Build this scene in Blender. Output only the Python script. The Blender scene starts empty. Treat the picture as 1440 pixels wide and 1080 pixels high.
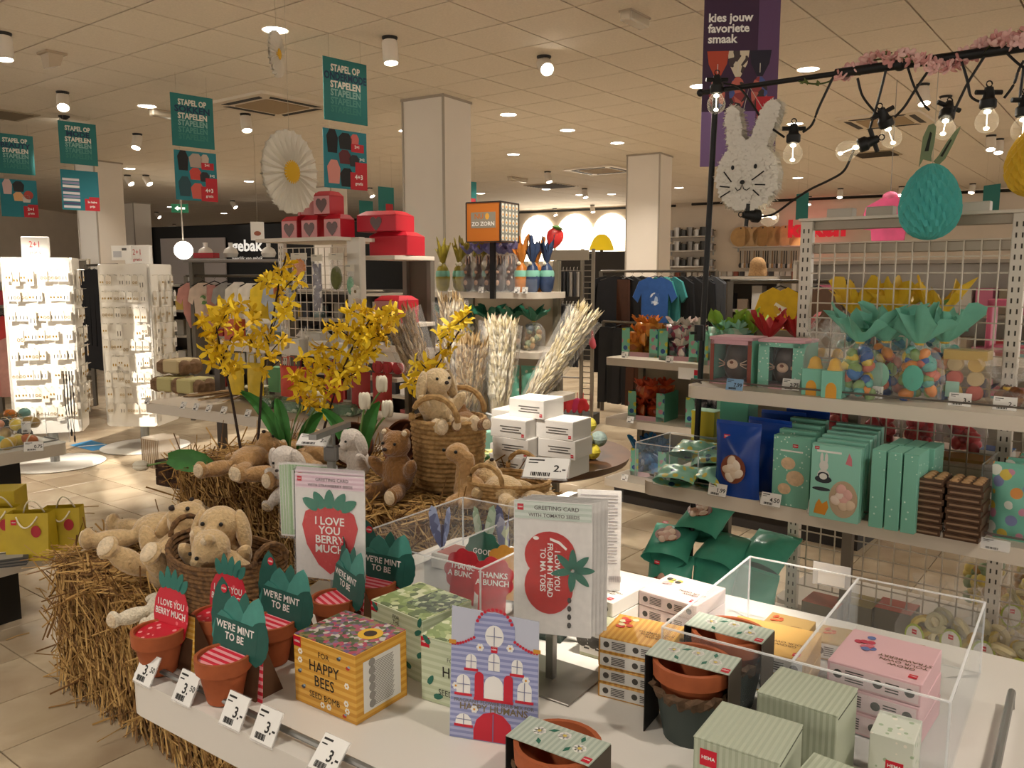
import bpy, bmesh, math, random
from mathutils import Vector, Matrix, noise
scene = bpy.context.scene
COL = scene.collection
RND = random.Random(11)
PI = math.pi

# ------------------------------------------------------------------ camera
F_PX, CAM_H, PITCH = 1170.0, 1.5, math.atan(152 / 1170.0)
cam_data = bpy.data.cameras.new('camera'); cam = bpy.data.objects.new('camera', cam_data); COL.objects.link(cam)
cam_data.sensor_width = 36.0; cam_data.lens = F_PX / 1440 * 36.0; cam_data.clip_start = 0.05; cam_data.clip_end = 120
cam.location = (0, 0, CAM_H); cam.rotation_euler = (PI / 2 - PITCH, 0, 0)
scene.camera = cam
# ------------------------------------------------------------------ world and exposure
world = bpy.data.worlds.new('world'); scene.world = world; world.use_nodes = True
world.node_tree.nodes['Background'].inputs[0].default_value = (1.0, 0.90, 0.78, 1)
world.node_tree.nodes['Background'].inputs[1].default_value = 2.3
scene.view_settings.view_transform = 'Standard'; scene.view_settings.look = 'None'
scene.view_settings.gamma = 1.0; scene.view_settings.use_curve_mapping = False
scene.view_settings.exposure = 0.7
LAMP_POWER = 170.0          # watts of every ceiling spot of the shop
LAMP_COLOR = (1.0, 0.91, 0.79)

# ------------------------------------------------------------------ pixel helpers (1440 x 1080 photograph)
_c, _s = math.cos(PITCH), math.sin(PITCH)
def ray(x, y):
    dx = (x - 720) / F_PX; dy = -(y - 540) / F_PX
    return Vector((dx, _c + dy * _s, -_s + dy * _c))
def G(x, y, z):
    """the point of the level plane at height z that pixel (x, y) looks at"""
    r = ray(x, y); t = (z - CAM_H) / r.z
    return Vector((r.x * t, r.y * t, z))
def AT(x, y, Y):
    """the point seen at pixel (x, y) that is Y metres ahead"""
    r = ray(x, y); t = Y / r.y
    return Vector((r.x * t, Y, r.z * t + CAM_H))
def project(p):
    F = p.y * _c - (p.z - CAM_H) * _s; U = p.y * _s + (p.z - CAM_H) * _c
    if F < 0.05: return None
    return 720 + F_PX * p.x / F, 540 - F_PX * U / F
class Frame:
    """a level frame: u along a compass bearing (degrees from ahead, clockwise), v to its far side"""
    def __init__(self, o, bearing):
        a = math.radians(bearing); self.o = Vector((o[0], o[1], 0)); self.u = Vector((math.sin(a), math.cos(a), 0))
        self.v = Vector((-self.u.y, self.u.x, 0)); self.rz = math.atan2(self.u.y, self.u.x)
    def p(self, u, v, z=0.0): return self.o + self.u * u + self.v * v + Vector((0, 0, z))
    def uv(self, p):
        d = Vector((p[0], p[1], 0)) - self.o; return d.dot(self.u), d.dot(self.v)

# ------------------------------------------------------------------ materials
def lin(c):
    if isinstance(c, str):
        c = c.lstrip('#'); c = [int(c[i:i + 2], 16) for i in (0, 2, 4)]
    return tuple(((x / 255 + 0.055) / 1.055) ** 2.4 if x > 10 else x / 255 / 12.92 for x in c)
_mats = {}
def _new(key):
    m = bpy.data.materials.new(key); m.use_nodes = True
    nt = m.node_tree; return m, nt, nt.nodes['Principled BSDF']
def M(c, rough=0.55, metal=0.0, var=0.0, scale=20.0, bump=0.0, spec=0.4, emit=0.0, sheen=0.0):
    """plain colour with optional noise variation and fine relief"""
    key = f'{c}_{rough}_{metal}_{var}_{scale}_{bump}_{spec}_{emit}_{sheen}'
    if key in _mats: return _mats[key]
    m, nt, b = _new('paint_' + str(len(_mats))); col = lin(c)
    b.inputs['Base Color'].default_value = (*col, 1); b.inputs['Roughness'].default_value = rough
    b.inputs['Metallic'].default_value = metal; b.inputs['Specular IOR Level'].default_value = spec
    if sheen: b.inputs['Sheen Weight'].default_value = sheen
    if emit:
        b.inputs['Emission Color'].default_value = (*col, 1); b.inputs['Emission Strength'].default_value = emit
    if var or bump:
        tc = nt.nodes.new('ShaderNodeTexCoord'); n = nt.nodes.new('ShaderNodeTexNoise')
        n.inputs['Scale'].default_value = scale; n.inputs['Detail'].default_value = 4
        nt.links.new(tc.outputs['Object'], n.inputs['Vector'])
        if var:
            r = nt.nodes.new('ShaderNodeValToRGB')
            r.color_ramp.elements[0].position = 0.3; r.color_ramp.elements[1].position = 0.7
            r.color_ramp.elements[0].color = (*[x * (1 - var) for x in col], 1)
            r.color_ramp.elements[1].color = (*[min(1, x * (1 + var)) for x in col], 1)
            nt.links.new(n.outputs[0], r.inputs[0]); nt.links.new(r.outputs[0], b.inputs['Base Color'])
        if bump:
            bp = nt.nodes.new('ShaderNodeBump'); bp.inputs['Strength'].default_value = bump; bp.inputs['Distance'].default_value = 0.01
            nt.links.new(n.outputs[0], bp.inputs['Height']); nt.links.new(bp.outputs[0], b.inputs['Normal'])
    _mats[key] = m; return m
def stripes(c1, c2, period, axis='Z', duty=0.5, rough=0.5, bump=0.0):
    """printed stripes across one object axis"""
    key = f'st{c1}{c2}{period}{axis}{duty}{bump}'
    if key in _mats: return _mats[key]
    m, nt, b = _new('stripes_' + str(len(_mats)))
    tc = nt.nodes.new('ShaderNodeTexCoord'); sx = nt.nodes.new('ShaderNodeSeparateXYZ')
    d = nt.nodes.new('ShaderNodeMath'); d.operation = 'DIVIDE'; d.inputs[1].default_value = period
    fr = nt.nodes.new('ShaderNodeMath'); fr.operation = 'FRACT'
    gt = nt.nodes.new('ShaderNodeMath'); gt.operation = 'GREATER_THAN'; gt.inputs[1].default_value = duty
    mx = nt.nodes.new('ShaderNodeMix'); mx.data_type = 'RGBA'
    mx.inputs['A'].default_value = (*lin(c1), 1); mx.inputs['B'].default_value = (*lin(c2), 1)
    L = nt.links.new
    L(tc.outputs['Object'], sx.inputs[0]); L(sx.outputs[axis], d.inputs[0]); L(d.outputs[0], fr.inputs[0]); L(fr.outputs[0], gt.inputs[0])
    L(gt.outputs[0], mx.inputs['Factor']); L(mx.outputs['Result'], b.inputs['Base Color'])
    b.inputs['Roughness'].default_value = rough
    if bump:
        bp = nt.nodes.new('ShaderNodeBump'); bp.inputs['Strength'].default_value = bump; bp.inputs['Distance'].default_value = 0.004
        pp = nt.nodes.new('ShaderNodeMath'); pp.operation = 'PINGPONG'; pp.inputs[1].default_value = 0.5
        L(d.outputs[0], pp.inputs[0]); L(pp.outputs[0], bp.inputs['Height']); L(bp.outputs[0], b.inputs['Normal'])
    _mats[key] = m; return m
def specks(cols, scale, rough=0.5, thresh=None, base=None):
    """printed mosaic of colours (petals, leaves) or spots on a base colour"""
    key = f'sp{cols}{scale}{thresh}{base}'
    if key in _mats: return _mats[key]
    m, nt, b = _new('print_' + str(len(_mats))); L = nt.links.new
    tc = nt.nodes.new('ShaderNodeTexCoord'); v = nt.nodes.new('ShaderNodeTexVoronoi'); v.inputs['Scale'].default_value = scale
    L(tc.outputs['Object'], v.inputs['Vector'])
    sp = nt.nodes.new('ShaderNodeSeparateColor'); L(v.outputs['Color'], sp.inputs[0])
    r = nt.nodes.new('ShaderNodeValToRGB'); r.color_ramp.interpolation = 'CONSTANT'
    e = r.color_ramp.elements
    while len(e) < len(cols): e.new(0.5)
    for i, c in enumerate(cols):
        e[i].position = i / len(cols); e[i].color = (*lin(c), 1)
    L(sp.outputs[0], r.inputs[0]); out = r.outputs[0]
    if thresh:
        lt = nt.nodes.new('ShaderNodeMath'); lt.operation = 'LESS_THAN'; lt.inputs[1].default_value = thresh
        L(v.outputs['Distance'], lt.inputs[0]); mx = nt.nodes.new('ShaderNodeMix'); mx.data_type = 'RGBA'
        mx.inputs['A'].default_value = (*lin(base), 1); L(out, mx.inputs['B']); L(lt.outputs[0], mx.inputs['Factor']); out = mx.outputs['Result']
    L(out, b.inputs['Base Color']); b.inputs['Roughness'].default_value = rough
    _mats[key] = m; return m
def clear(tint='#ffffff', opacity=0.10, rough=0.05, bump=0.0):
    """thin clear plastic: mostly see-through with a glossy film"""
    key = f'cl{tint}{opacity}{rough}{bump}'
    if key in _mats: return _mats[key]
    m = bpy.data.materials.new('clear_plastic_' + str(len(_mats))); m.use_nodes = True; nt = m.node_tree; nt.nodes.clear(); L = nt.links.new
    o = nt.nodes.new('ShaderNodeOutputMaterial'); t = nt.nodes.new('ShaderNodeBsdfTransparent')
    t.inputs[0].default_value = (*[0.90 + 0.1 * x for x in lin(tint)], 1)
    g = nt.nodes.new('ShaderNodeBsdfPrincipled'); g.inputs['Base Color'].default_value = (*lin(tint), 1); g.inputs['Roughness'].default_value = rough
    fr = nt.nodes.new('ShaderNodeLayerWeight'); fr.inputs[0].default_value = 0.25
    ma = nt.nodes.new('ShaderNodeMath'); ma.operation = 'MULTIPLY_ADD'; ma.inputs[1].default_value = 0.25; ma.inputs[2].default_value = opacity
    ma.use_clamp = True
    mx = nt.nodes.new('ShaderNodeMixShader')
    L(fr.outputs['Facing'], ma.inputs[0]); L(ma.outputs[0], mx.inputs[0]); L(t.outputs[0], mx.inputs[1]); L(g.outputs[0], mx.inputs[2]); L(mx.outputs[0], o.inputs[0])
    if bump:
        tc = nt.nodes.new('ShaderNodeTexCoord'); n = nt.nodes.new('ShaderNodeTexNoise'); n.inputs['Scale'].default_value = 35
        bp = nt.nodes.new('ShaderNodeBump'); bp.inputs['Strength'].default_value = bump; bp.inputs['Distance'].default_value = 0.02
        L(tc.outputs['Object'], n.inputs['Vector']); L(n.outputs[0], bp.inputs['Height']); L(bp.outputs[0], g.inputs['Normal']); L(bp.outputs[0], fr.inputs['Normal'])
    _mats[key] = m; return m
WHITE = M('#e8e4dc', 0.35); BLACK = M('#0b0b0c', 0.5); RED = M('#c4162a', 0.45); GREYM = M('#8d8c88', 0.35, 0.7)
ACRYL = clear('#f4fbff', 0.03); ACRYL_EDGE = clear('#ffffff', 0.45, 0.2); CELLO = clear('#ffffff', 0.07, 0.08, 0.6)
INK = M('#25221f', 0.6); PAPER = M('#e9e6e0', 0.6)

# ------------------------------------------------------------------ mesh building
class MB:
    def __init__(self): self.v = []; self.f = []; self.m = []
    def add(self, vs, fs, mi=0, T=None):
        o = len(self.v)
        self.v += [tuple(T @ Vector(v)) if T is not None else tuple(v) for v in vs]
        self.f += [[i + o for i in f] for f in fs]; self.m += [mi] * len(fs); return self
    def box(self, c, s, mi=0, T=None, b=0.0):
        x, y, z = s[0] / 2, s[1] / 2, s[2] / 2
        if b <= 0:
            vs = [(c[0] + i * x, c[1] + j * y, c[2] + k * z) for i in (-1, 1) for j in (-1, 1) for k in (-1, 1)]
            return self.add(vs, [(0, 1, 3, 2), (4, 6, 7, 5), (0, 4, 5, 1), (2, 3, 7, 6), (0, 2, 6, 4), (1, 5, 7, 3)], mi, T)
        vs = []; ix = {}
        for i in (-1, 1):
            for j in (-1, 1):
                for k in (-1, 1):
                    for a in range(3):
                        e = [x, y, z]
                        for q in range(3):
                            if q != a: e[q] -= b
                        ix[(i, j, k, a)] = len(vs); vs.append((c[0] + i * e[0], c[1] + j * e[1], c[2] + k * e[2]))
        fs = []
        S = (-1, 1)
        for i in S: fs.append([ix[(i, j, k, 0)] for j, k in ((-1, -1), (1, -1), (1, 1), (-1, 1))][::i])
        for j in S: fs.append([ix[(i, j, k, 1)] for i, k in ((-1, -1), (-1, 1), (1, 1), (1, -1))][::j])
        for k in S: fs.append([ix[(i, j, k, 2)] for i, j in ((-1, -1), (1, -1), (1, 1), (-1, 1))][::k])
        for i in S:
            for j in S: fs.append([ix[(i, j, -1, 0)], ix[(i, j, -1, 1)], ix[(i, j, 1, 1)], ix[(i, j, 1, 0)]][::i * j])
            for k in S: fs.append([ix[(i, -1, k, 0)], ix[(i, 1, k, 0)], ix[(i, 1, k, 2)], ix[(i, -1, k, 2)]][::i * k])
        for j in S:
            for k in S: fs.append([ix[(-1, j, k, 1)], ix[(-1, j, k, 2)], ix[(1, j, k, 2)], ix[(1, j, k, 1)]][::j * k])
        for i in S:
            for j in S:
                for k in S: fs.append([ix[(i, j, k, a)] for a in range(3)][::i * j * k])
        return self.add(vs, fs, mi, T)
    def prism(self, poly, t, plane='xz', mi=0, T=None, off=0.0, side=None):
        """outline poly extruded by t; 'xz' stands up (front face at y=off), 'xy' lies flat (bottom at z=off)"""
        n = len(poly)
        if plane == 'xz': vs = [(p[0], off, p[1]) for p in poly] + [(p[0], off + t, p[1]) for p in poly]
        elif plane == 'xy': vs = [(p[0], p[1], off) for p in poly] + [(p[0], p[1], off + t) for p in poly]
        else: vs = [(off, p[0], p[1]) for p in poly] + [(off + t, p[0], p[1]) for p in poly]
        self.add(vs, [list(range(n)), list(range(2 * n - 1, n - 1, -1))], mi, T)
        o = len(self.v) - 2 * n
        for i in range(n):
            self.f.append([o + (i + 1) % n, o + i, o + n + i, o + n + (i + 1) % n]); self.m.append(mi if side is None else side)
        return self
    def lathe(self, prof, n=16, mi=0, T=None, wob=None, close=False):
        vs = []; fs = []
        for (r, z) in prof:
            for k in range(n):
                a = 2 * PI * k / n; q = r * (wob(a, z) if wob else 1); vs.append((q * math.cos(a), q * math.sin(a), z))
        for i in range(len(prof) - 1):
            for k in range(n):
                fs.append((i * n + k, i * n + (k + 1) % n, (i + 1) * n + (k + 1) % n, (i + 1) * n + k))
        if prof[0][0] > 1e-5: fs.append(tuple(range(n - 1, -1, -1))) if close else None
        if prof[-1][0] > 1e-5 and close: fs.append(tuple(range((len(prof) - 1) * n, len(prof) * n)))
        return self.add(vs, fs, mi, T)
    def tube(self, pts, r, n=6, mi=0, T=None, cap=True):
        pts = [Vector(p) for p in pts]; vs = []; fs = []; up = Vector((0, 0, 1))
        for i, p in enumerate(pts):
            d = (pts[min(i + 1, len(pts) - 1)] - pts[max(i - 1, 0)]).normalized()
            a = d.cross(up) if abs(d.dot(up)) < 0.95 else d.cross(Vector((1, 0, 0)))
            a.normalize(); b = d.cross(a); rr = r[i] if isinstance(r, (list, tuple)) else r
            for k in range(n):
                t = 2 * PI * k / n; vs.append(p + (a * math.cos(t) + b * math.sin(t)) * rr)
        for i in range(len(pts) - 1):
            for k in range(n): fs.append((i * n + k, (i + 1) * n + k, (i + 1) * n + (k + 1) % n, i * n + (k + 1) % n))
        if cap: fs += [tuple(range(n)), tuple(range(len(pts) * n - 1, (len(pts) - 1) * n - 1, -1))]
        return self.add(vs, fs, mi, T)
    def ell(self, c, r, mi=0, T=None, n=10, k=7, warp=None):
        if not isinstance(r, (list, tuple)): r = (r, r, r)
        vs = [(0, 0, -1)]; fs = []
        for i in range(1, k):
            t = PI * i / k
            for j in range(n): a = 2 * PI * j / n; vs.append((math.sin(t) * math.cos(a), math.sin(t) * math.sin(a), -math.cos(t)))
        vs.append((0, 0, 1)); e = len(vs) - 1
        for j in range(n): fs.append((0, 1 + (j + 1) % n, 1 + j)); fs.append((e, 1 + (k - 2) * n + j, 1 + (k - 2) * n + (j + 1) % n))
        for i in range(k - 2):
            for j in range(n): fs.append((1 + i * n + j, 1 + i * n + (j + 1) % n, 1 + (i + 1) * n + (j + 1) % n, 1 + (i + 1) * n + j))
        if warp: vs = [warp(Vector(v)) for v in vs]
        R3 = Matrix.Translation(c) @ (T.to_3x3().to_4x4() if T is not None else Matrix.Identity(4))
        return self.add([R3 @ Vector((v[0] * r[0], v[1] * r[1], v[2] * r[2])) for v in vs], fs, mi)
    def patch(self, fn, nu, nv, mi=0, T=None, close_u=False):
        vs = [fn(i / nu, j / nv) for j in range(nv + 1) for i in range(nu + 1)]; w = nu + 1
        return self.add(vs, [(j * w + i, j * w + i + 1, (j + 1) * w + i + 1, (j + 1) * w + i) for j in range(nv) for i in range(nu)], mi, T)
    def mesh(self, name, mats, smooth=False, sharp=0.7):
        me = bpy.data.meshes.new(name); me.from_pydata(self.v, [], self.f)
        for m in (mats if isinstance(mats, (list, tuple)) else [mats]): me.materials.append(m)
        if any(self.m): me.polygons.foreach_set('material_index', self.m)
        if smooth:
            me.polygons.foreach_set('use_smooth', [True] * len(self.f)); me.set_sharp_from_angle(angle=sharp)
        me.update(); return me
    def build(self, name, mats, parent=None, smooth=False, loc=None, rz=0.0, rot=None, sharp=0.7):
        return obj(name, self.mesh(name, mats, smooth, sharp), parent, loc, rz, rot)
def obj(name, me, parent=None, loc=None, rz=0.0, rot=None):
    o = bpy.data.objects.new(name, me); COL.objects.link(o); o.parent = parent
    if loc is not None: o.location = loc
    if rot is not None: o.rotation_euler = rot
    elif rz: o.rotation_euler = (0, 0, rz)
    return o
def tag(o, label=None, cat=None, group=None, kind=None):
    if label: o['label'] = label
    if cat: o['category'] = cat
    if group: o['group'] = group
    if kind: o['kind'] = kind
    return o
def thing(name, label, cat, loc=(0, 0, 0), rz=0.0, group=None, rot=None):
    return tag(obj(name, None, None, loc, rz, rot), label, cat, group)
_kids = {}
def dup(root, loc=None, rz=None, label=None, group=None, rot=None, scale=None, parent=None, _top=True):
    r = root.copy(); COL.objects.link(r)
    if parent is not None: r.parent = parent
    if _top:
        if loc is not None: r.location = loc
        if rot is not None: r.rotation_euler = rot
        elif rz is not None: r.rotation_euler = (0, 0, rz)
        if scale is not None: r.scale = (scale,) * 3 if not isinstance(scale, (tuple, list)) else scale
        if label: r['label'] = label
        if group: r['group'] = group
    for ch in kids(root):
        c = dup(ch, parent=r, _top=False); KIDS.setdefault(r.name, []).append(c)
    return r
KIDS = {}
def kids(o):
    if o.name in KIDS: return KIDS[o.name]
    k = [c for c in bpy.data.objects if c.parent == o]; KIDS[o.name] = k; return k
_txt = {}
def text_mesh(s, size, bold=0.0, align='CENTER', spacing=1.0, line=1.0):
    key = (s, size, bold, align, spacing, line)
    if key not in _txt:
        cu = bpy.data.curves.new('lettering', 'FONT'); cu.body = s; cu.size = size; cu.align_x = align; cu.align_y = 'CENTER'
        cu.offset = bold * size; cu.space_character = spacing; cu.space_line = line; cu.resolution_u = 2; cu.extrude = 0
        t = bpy.data.objects.new('t', cu); COL.objects.link(t); dg = bpy.context.evaluated_depsgraph_get()
        _txt[key] = bpy.data.meshes.new_from_object(t.evaluated_get(dg)); bpy.data.objects.remove(t)
    return _txt[key]
def lettering(s, size, mat, parent, loc, rot=(PI / 2, 0, 0), bold=0.012, align='CENTER', spacing=1.0, line=1.0, sx=1.0, name='lettering'):
    me = text_mesh(s, size, bold, align, spacing, line)
    if not me.materials: me.materials.append(mat)
    elif me.materials[0] != mat: me = me.copy(); me.materials[0] = mat
    o = obj(name, me, parent, loc, rot=rot); o.scale = (sx, 1, 1); return o
def blob(ells, voxel=0.008, mat=None, name='body', parent=None, smooth_it=4):
    """overlapping ellipsoids fused into one continuous skin; ells = (centre, radii, euler)"""
    b = MB()
    for e in ells:
        T = None
        if len(e) > 2 and e[2]: T = Matrix.Rotation(e[2][2], 4, 'Z') @ Matrix.Rotation(e[2][1], 4, 'Y') @ Matrix.Rotation(e[2][0], 4, 'X')
        b.ell(e[0], e[1], 0, T, 14, 10)
    me = b.mesh('tmp', [mat]); t = bpy.data.objects.new('tmp', me); COL.objects.link(t)
    r = t.modifiers.new('r', 'REMESH'); r.mode = 'VOXEL'; r.voxel_size = voxel; r.use_smooth_shade = True
    s = t.modifiers.new('s', 'SMOOTH'); s.iterations = smooth_it; s.factor = 0.5
    out = bpy.data.meshes.new_from_object(t.evaluated_get(bpy.context.evaluated_depsgraph_get()))
    bpy.data.objects.remove(t); bpy.data.meshes.remove(me)
    if not out.materials: out.materials.append(mat)
    out.polygons.foreach_set('use_smooth', [True] * len(out.polygons))
    return obj(name, out, parent)
def rrect(w, d, r, n=4, cx=0.0, cy=0.0):
    """rounded rectangle outline, counter-clockwise"""
    pts = []
    for sx, sy, a0 in ((1, 1, 0), (-1, 1, 90), (-1, -1, 180), (1, -1, 270)):
        for k in range(n + 1):
            a = math.radians(a0 + 90 * k / n); pts.append((cx + sx * (w / 2 - r) + r * math.cos(a), cy + sy * (d / 2 - r) + r * math.sin(a)))
    return pts
def disc(r, n=16, cx=0.0, cy=0.0, ry=None):
    return [(cx + r * math.cos(2 * PI * k / n), cy + (ry or r) * math.sin(2 * PI * k / n)) for k in range(n)]
def face_to(p, q=(0, 0, 0)):
    """rotation about z that turns an object's front (-y) from p towards q"""
    return math.atan2(p[1] - q[1], p[0] - q[0]) - PI / 2
# ================================================================== the room
GRID = 37.5                     # bearing of the tile rows
H_CEIL = 3.3
fr0 = Frame(G(84.6, 958.2, 0), GRID + 90); FT = 0.33
# floor: slab with single tiles laid on it
def tile_field(owner, frame, pitch, size, z, thick, mats, name, rest_name, i_rng, j_rng, max_y):
    """tiles in view: the 300 that show largest are objects, the rest one mesh"""
    cells = []
    for i in i_rng:
        for j in j_rng:
            c = frame.p((i + .5) * pitch, (j + .5) * pitch, z)
            if c.y < 0.2 or c.y > max_y: continue
            q = project(c)
            if q is None or not (-1300 < q[0] < 2740 and -900 < q[1] < 1980): continue
            out_ = not (-90 < q[0] < 1530 and -90 < q[1] < 1170); cells.append(((c - Vector((0, 0, CAM_H))).length + (100 if out_ else 0), c, i, j))
    cells.sort(key=lambda e: e[0])
    me = MB().box((0, 0, 0), (size, size, thick), 0, None, 0.0015).mesh(name, mats)
    for d, c, i, j in cells[:300]:
        obj(name, me, owner, c, frame.rz)
    b = MB(); T0 = Matrix.Rotation(frame.rz, 4, 'Z')
    for d, c, i, j in cells[300:]:
        b.box((0, 0, 0), (size, size, thick), 0, Matrix.Translation(c) @ T0)
    if b.v: tag(b.build(rest_name, mats, owner), kind='stuff')
def marble():
    m, nt, b = _new('beige_stone'); L = nt.links.new
    ge = nt.nodes.new('ShaderNodeNewGeometry'); n = nt.nodes.new('ShaderNodeTexNoise'); n.inputs['Scale'].default_value = 2.6; n.inputs['Detail'].default_value = 7; n.inputs['Distortion'].default_value = 0.9
    oi = nt.nodes.new('ShaderNodeObjectInfo'); ad = nt.nodes.new('ShaderNodeVectorMath'); ad.operation = 'ADD'
    r = nt.nodes.new('ShaderNodeValToRGB'); r.color_ramp.elements[0].position = 0.3; r.color_ramp.elements[1].position = 0.68
    r.color_ramp.elements[0].color = (*lin('#a8947a'), 1); r.color_ramp.elements[1].color = (*lin('#c9b89c'), 1)
    L(ge.outputs['Position'], ad.inputs[0]); L(oi.outputs['Random'], ad.inputs[1]); L(ad.outputs[0], n.inputs['Vector']); L(n.outputs[0], r.inputs[0]); L(r.outputs[0], b.inputs['Base Color'])
    b.inputs['Roughness'].default_value = 0.22; b.inputs['Specular IOR Level'].default_value = 0.45
    return m
floor = tag(obj('floor', None), 'beige polished stone floor in square slabs', kind='structure')
bed = MB(); bed.box((-2, 13, -0.035), (60, 62, 0.05)); bed.build('joint_bed', M('#5a4936', 0.8), floor)
tile_field(floor, fr0, FT, FT - 0.004, -0.006, 0.012, marble(), 'floor_tile', 'floor_tile_field', range(-40, 60), range(-16, 70), 16.0)

# ceiling: hanging grid with single panels
frc = Frame(G(710, 32.5, H_CEIL), GRID + 90)
ceiling = tag(obj('ceiling', None), 'suspended ceiling of square cream panels', kind='structure')
gb = MB(); gb.box((-2, 12, H_CEIL + 0.05), (60, 62, 0.06)); gb.build('grid_rail', M('#85755f', 0.8), ceiling)
CEIL_M = M('#e0d6c6', 0.85, 0, 0.05, 60, 0.15)
tile_field(ceiling, frc, 0.6, 0.588, H_CEIL + 0.012, 0.024, CEIL_M, 'ceiling_panel', 'ceiling_panel_field', range(-45, 45), range(-25, 60), 34.0)

# walls
def wall(name, a, b, z0, z1, mat, label, t=0.12):
    a = Vector((*a, 0)); b = Vector((*b, 0)); d = b - a; f = Frame(a, math.degrees(math.atan2(d.x, d.y)))
    m = MB(); m.box((d.length / 2, t / 2, (z0 + z1) / 2), (d.length, t, z1 - z0))
    o = m.build(name, mat, None, loc=f.p(0, 0), rz=f.rz); tag(o, label, kind='structure'); return f, o
WALLM = M('#cfc2b0', 0.8, 0, 0.03, 3)
fw, wall_back = wall('wall_back', (-12.5, 31.3), (16, 14.0), 0, 3.36, WALLM, 'cream plastered wall at the end of the shop')
fl_, wall_left = wall('wall_left', (-13.0, 17.5), (-12.6, 31.0), 0, 3.36, WALLM, 'cream plastered wall beside the jewellery stands')
# pillars
def pillar(px, label, z0=0.0, w=0.52):
    c = G(*px, H_CEIL); f = Frame(c, GRID + 90 - 5)
    t = tag(obj('pillar', None, None, f.p(0, 0), f.rz), label, 'pillar', kind='structure'); pm = M('#d8cfc2', 0.45, 0, 0.02, 2)
    w2 = 0.47
    b = MB(); b.box((0, w2 / 2, (z0 + H_CEIL) / 2), (w * 0.96, w2 * .96, H_CEIL - z0)); b.build('core', M('#8d857a', .6), t)
    for sx, cx, cy, s in ((0, 0, 0.005, (w, .012, H_CEIL - z0)), (1, w / 2, w2 / 2, (.012, w2, H_CEIL - z0)), (2, -w / 2, w2 / 2, (.012, w2, H_CEIL - z0)), (3, 0, w2, (w, .012, H_CEIL - z0))):
        MB().box((cx, cy, (z0 + H_CEIL) / 2), s, 0, None, 0.004).build('panel', pm, t)
    for cx, cy in ((-w / 2, 0), (w / 2, 0)): MB().box((cx, cy, (z0 + H_CEIL) / 2), (.02, .02, H_CEIL - z0)).build('corner_strip', M('#a09688', .4, .4), t)
    MB().box((0, w2 / 2, H_CEIL - .012), (w + .03, w2 + .03, .024)).build('cap_strip', M('#9a8e7e', .5), t)
    return t
pillar((594, 136), 'square cream panelled pillar behind the heart gift boxes')
pillar((905, 216), 'square cream panelled pillar above the clothes rails')
pillar((118, 226), 'square cream panelled pillar behind the jewellery stands')
pillar((178, 285), 'square cream panelled pillar beyond the jewellery stands')
pillar((452, 262), 'square cream panelled pillar beyond the daisy decoration', w=.5)

# ================================================================== ceiling lamps
lamp_shell = M('#d9cfc0', .4); lamp_dark = M('#1a1817', .5)
GLOW = bpy.data.materials.new('lamp_glow'); GLOW.use_nodes = True
_b = GLOW.node_tree.nodes['Principled BSDF']; _b.inputs['Emission Color'].default_value = (1, .93, .82, 1); _b.inputs['Emission Strength'].default_value = 14
def spot(owner, loc, target, power, angle, blend=0.6, size=0.05):
    l = bpy.data.lights.new('spot', 'SPOT'); l.energy = power; l.color = LAMP_COLOR; l.spot_size = math.radians(angle); l.spot_blend = blend; l.shadow_soft_size = size
    o = bpy.data.objects.new('lamp_light', l); COL.objects.link(o); o.parent = owner
    d = Vector(target) - (owner.location + Vector(loc)); o.location = loc; o.rotation_euler = d.to_track_quat('-Z', 'Y').to_euler()
    return o
def downlight(p, label, group='round lamps recessed in the ceiling', power=1.0, angle=125):
    t = thing('ceiling_downlight', label, 'lamp', p, 0, group)
    MB().lathe([(.085, 0.002), (.098, -.006), (.1, 0), (.1, .012)], 20).build('ring', M('#e6ddd0', .4), t, True)
    MB().lathe([(.0, -.004), (.086, -.003)], 20).build('lens', GLOW, t)
    spot(t, (0, 0, -.02), p + Vector((0, 0, -1)), LAMP_POWER * power, angle, 0.8, .08)
    return t
def spotlight(p, tgt, label, power=1.0, angle=40, lit=True, group='cylinder spotlights under the ceiling', sc=1.0):
    t = thing('ceiling_spotlight', label, 'lamp', p, 0, group)
    MB().lathe([(.06, 0), (.06, -.012), (.03, -.045), (.0, -.045)], 16).build('mount', lamp_dark, t, True)
    d = (Vector(tgt) - p).normalized(); T = Matrix.Translation((0, 0, -.06)) @ d.to_track_quat('-Z', 'Y').to_matrix().to_4x4()
    MB().lathe([(.0, .03), (.055, .03), (.06, .02), (.06, -.14), (.052, -.14), (.05, -.11)], 18, 0, T).build('housing', lamp_shell, t, True)
    MB().lathe([(0, -.128), (.052, -.128)], 18, 0, T).build('lens', GLOW if lit else M('#6b645b', .3), t)
    MB().tube([(0, 0, -.04), (0, 0, -.07)], .012).build('swivel', lamp_dark, t)
    if lit and power: spot(t, tuple(T @ Vector((0, 0, -.16))), tgt, LAMP_POWER * power, angle)
    return t
C = lambda x, y: G(x, y, H_CEIL)
DL = [(387, 42), (715, 161), (798, 183), (868, 201), (722, 217), (984, 121), (1118, 174), (571, 184), (955, 264), (1122, 250), (1240, 217), (1330, 246), (815, 274), (860, 273), (768, 266), (676, 272), (350, 255), (182, 237), (158, 268), (240, 291), (315, 300), (285, 265)]
for x, y in DL:
    downlight(C(x, y), 'added small round white downlight set flush in the ceiling', power=0.7)
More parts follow.
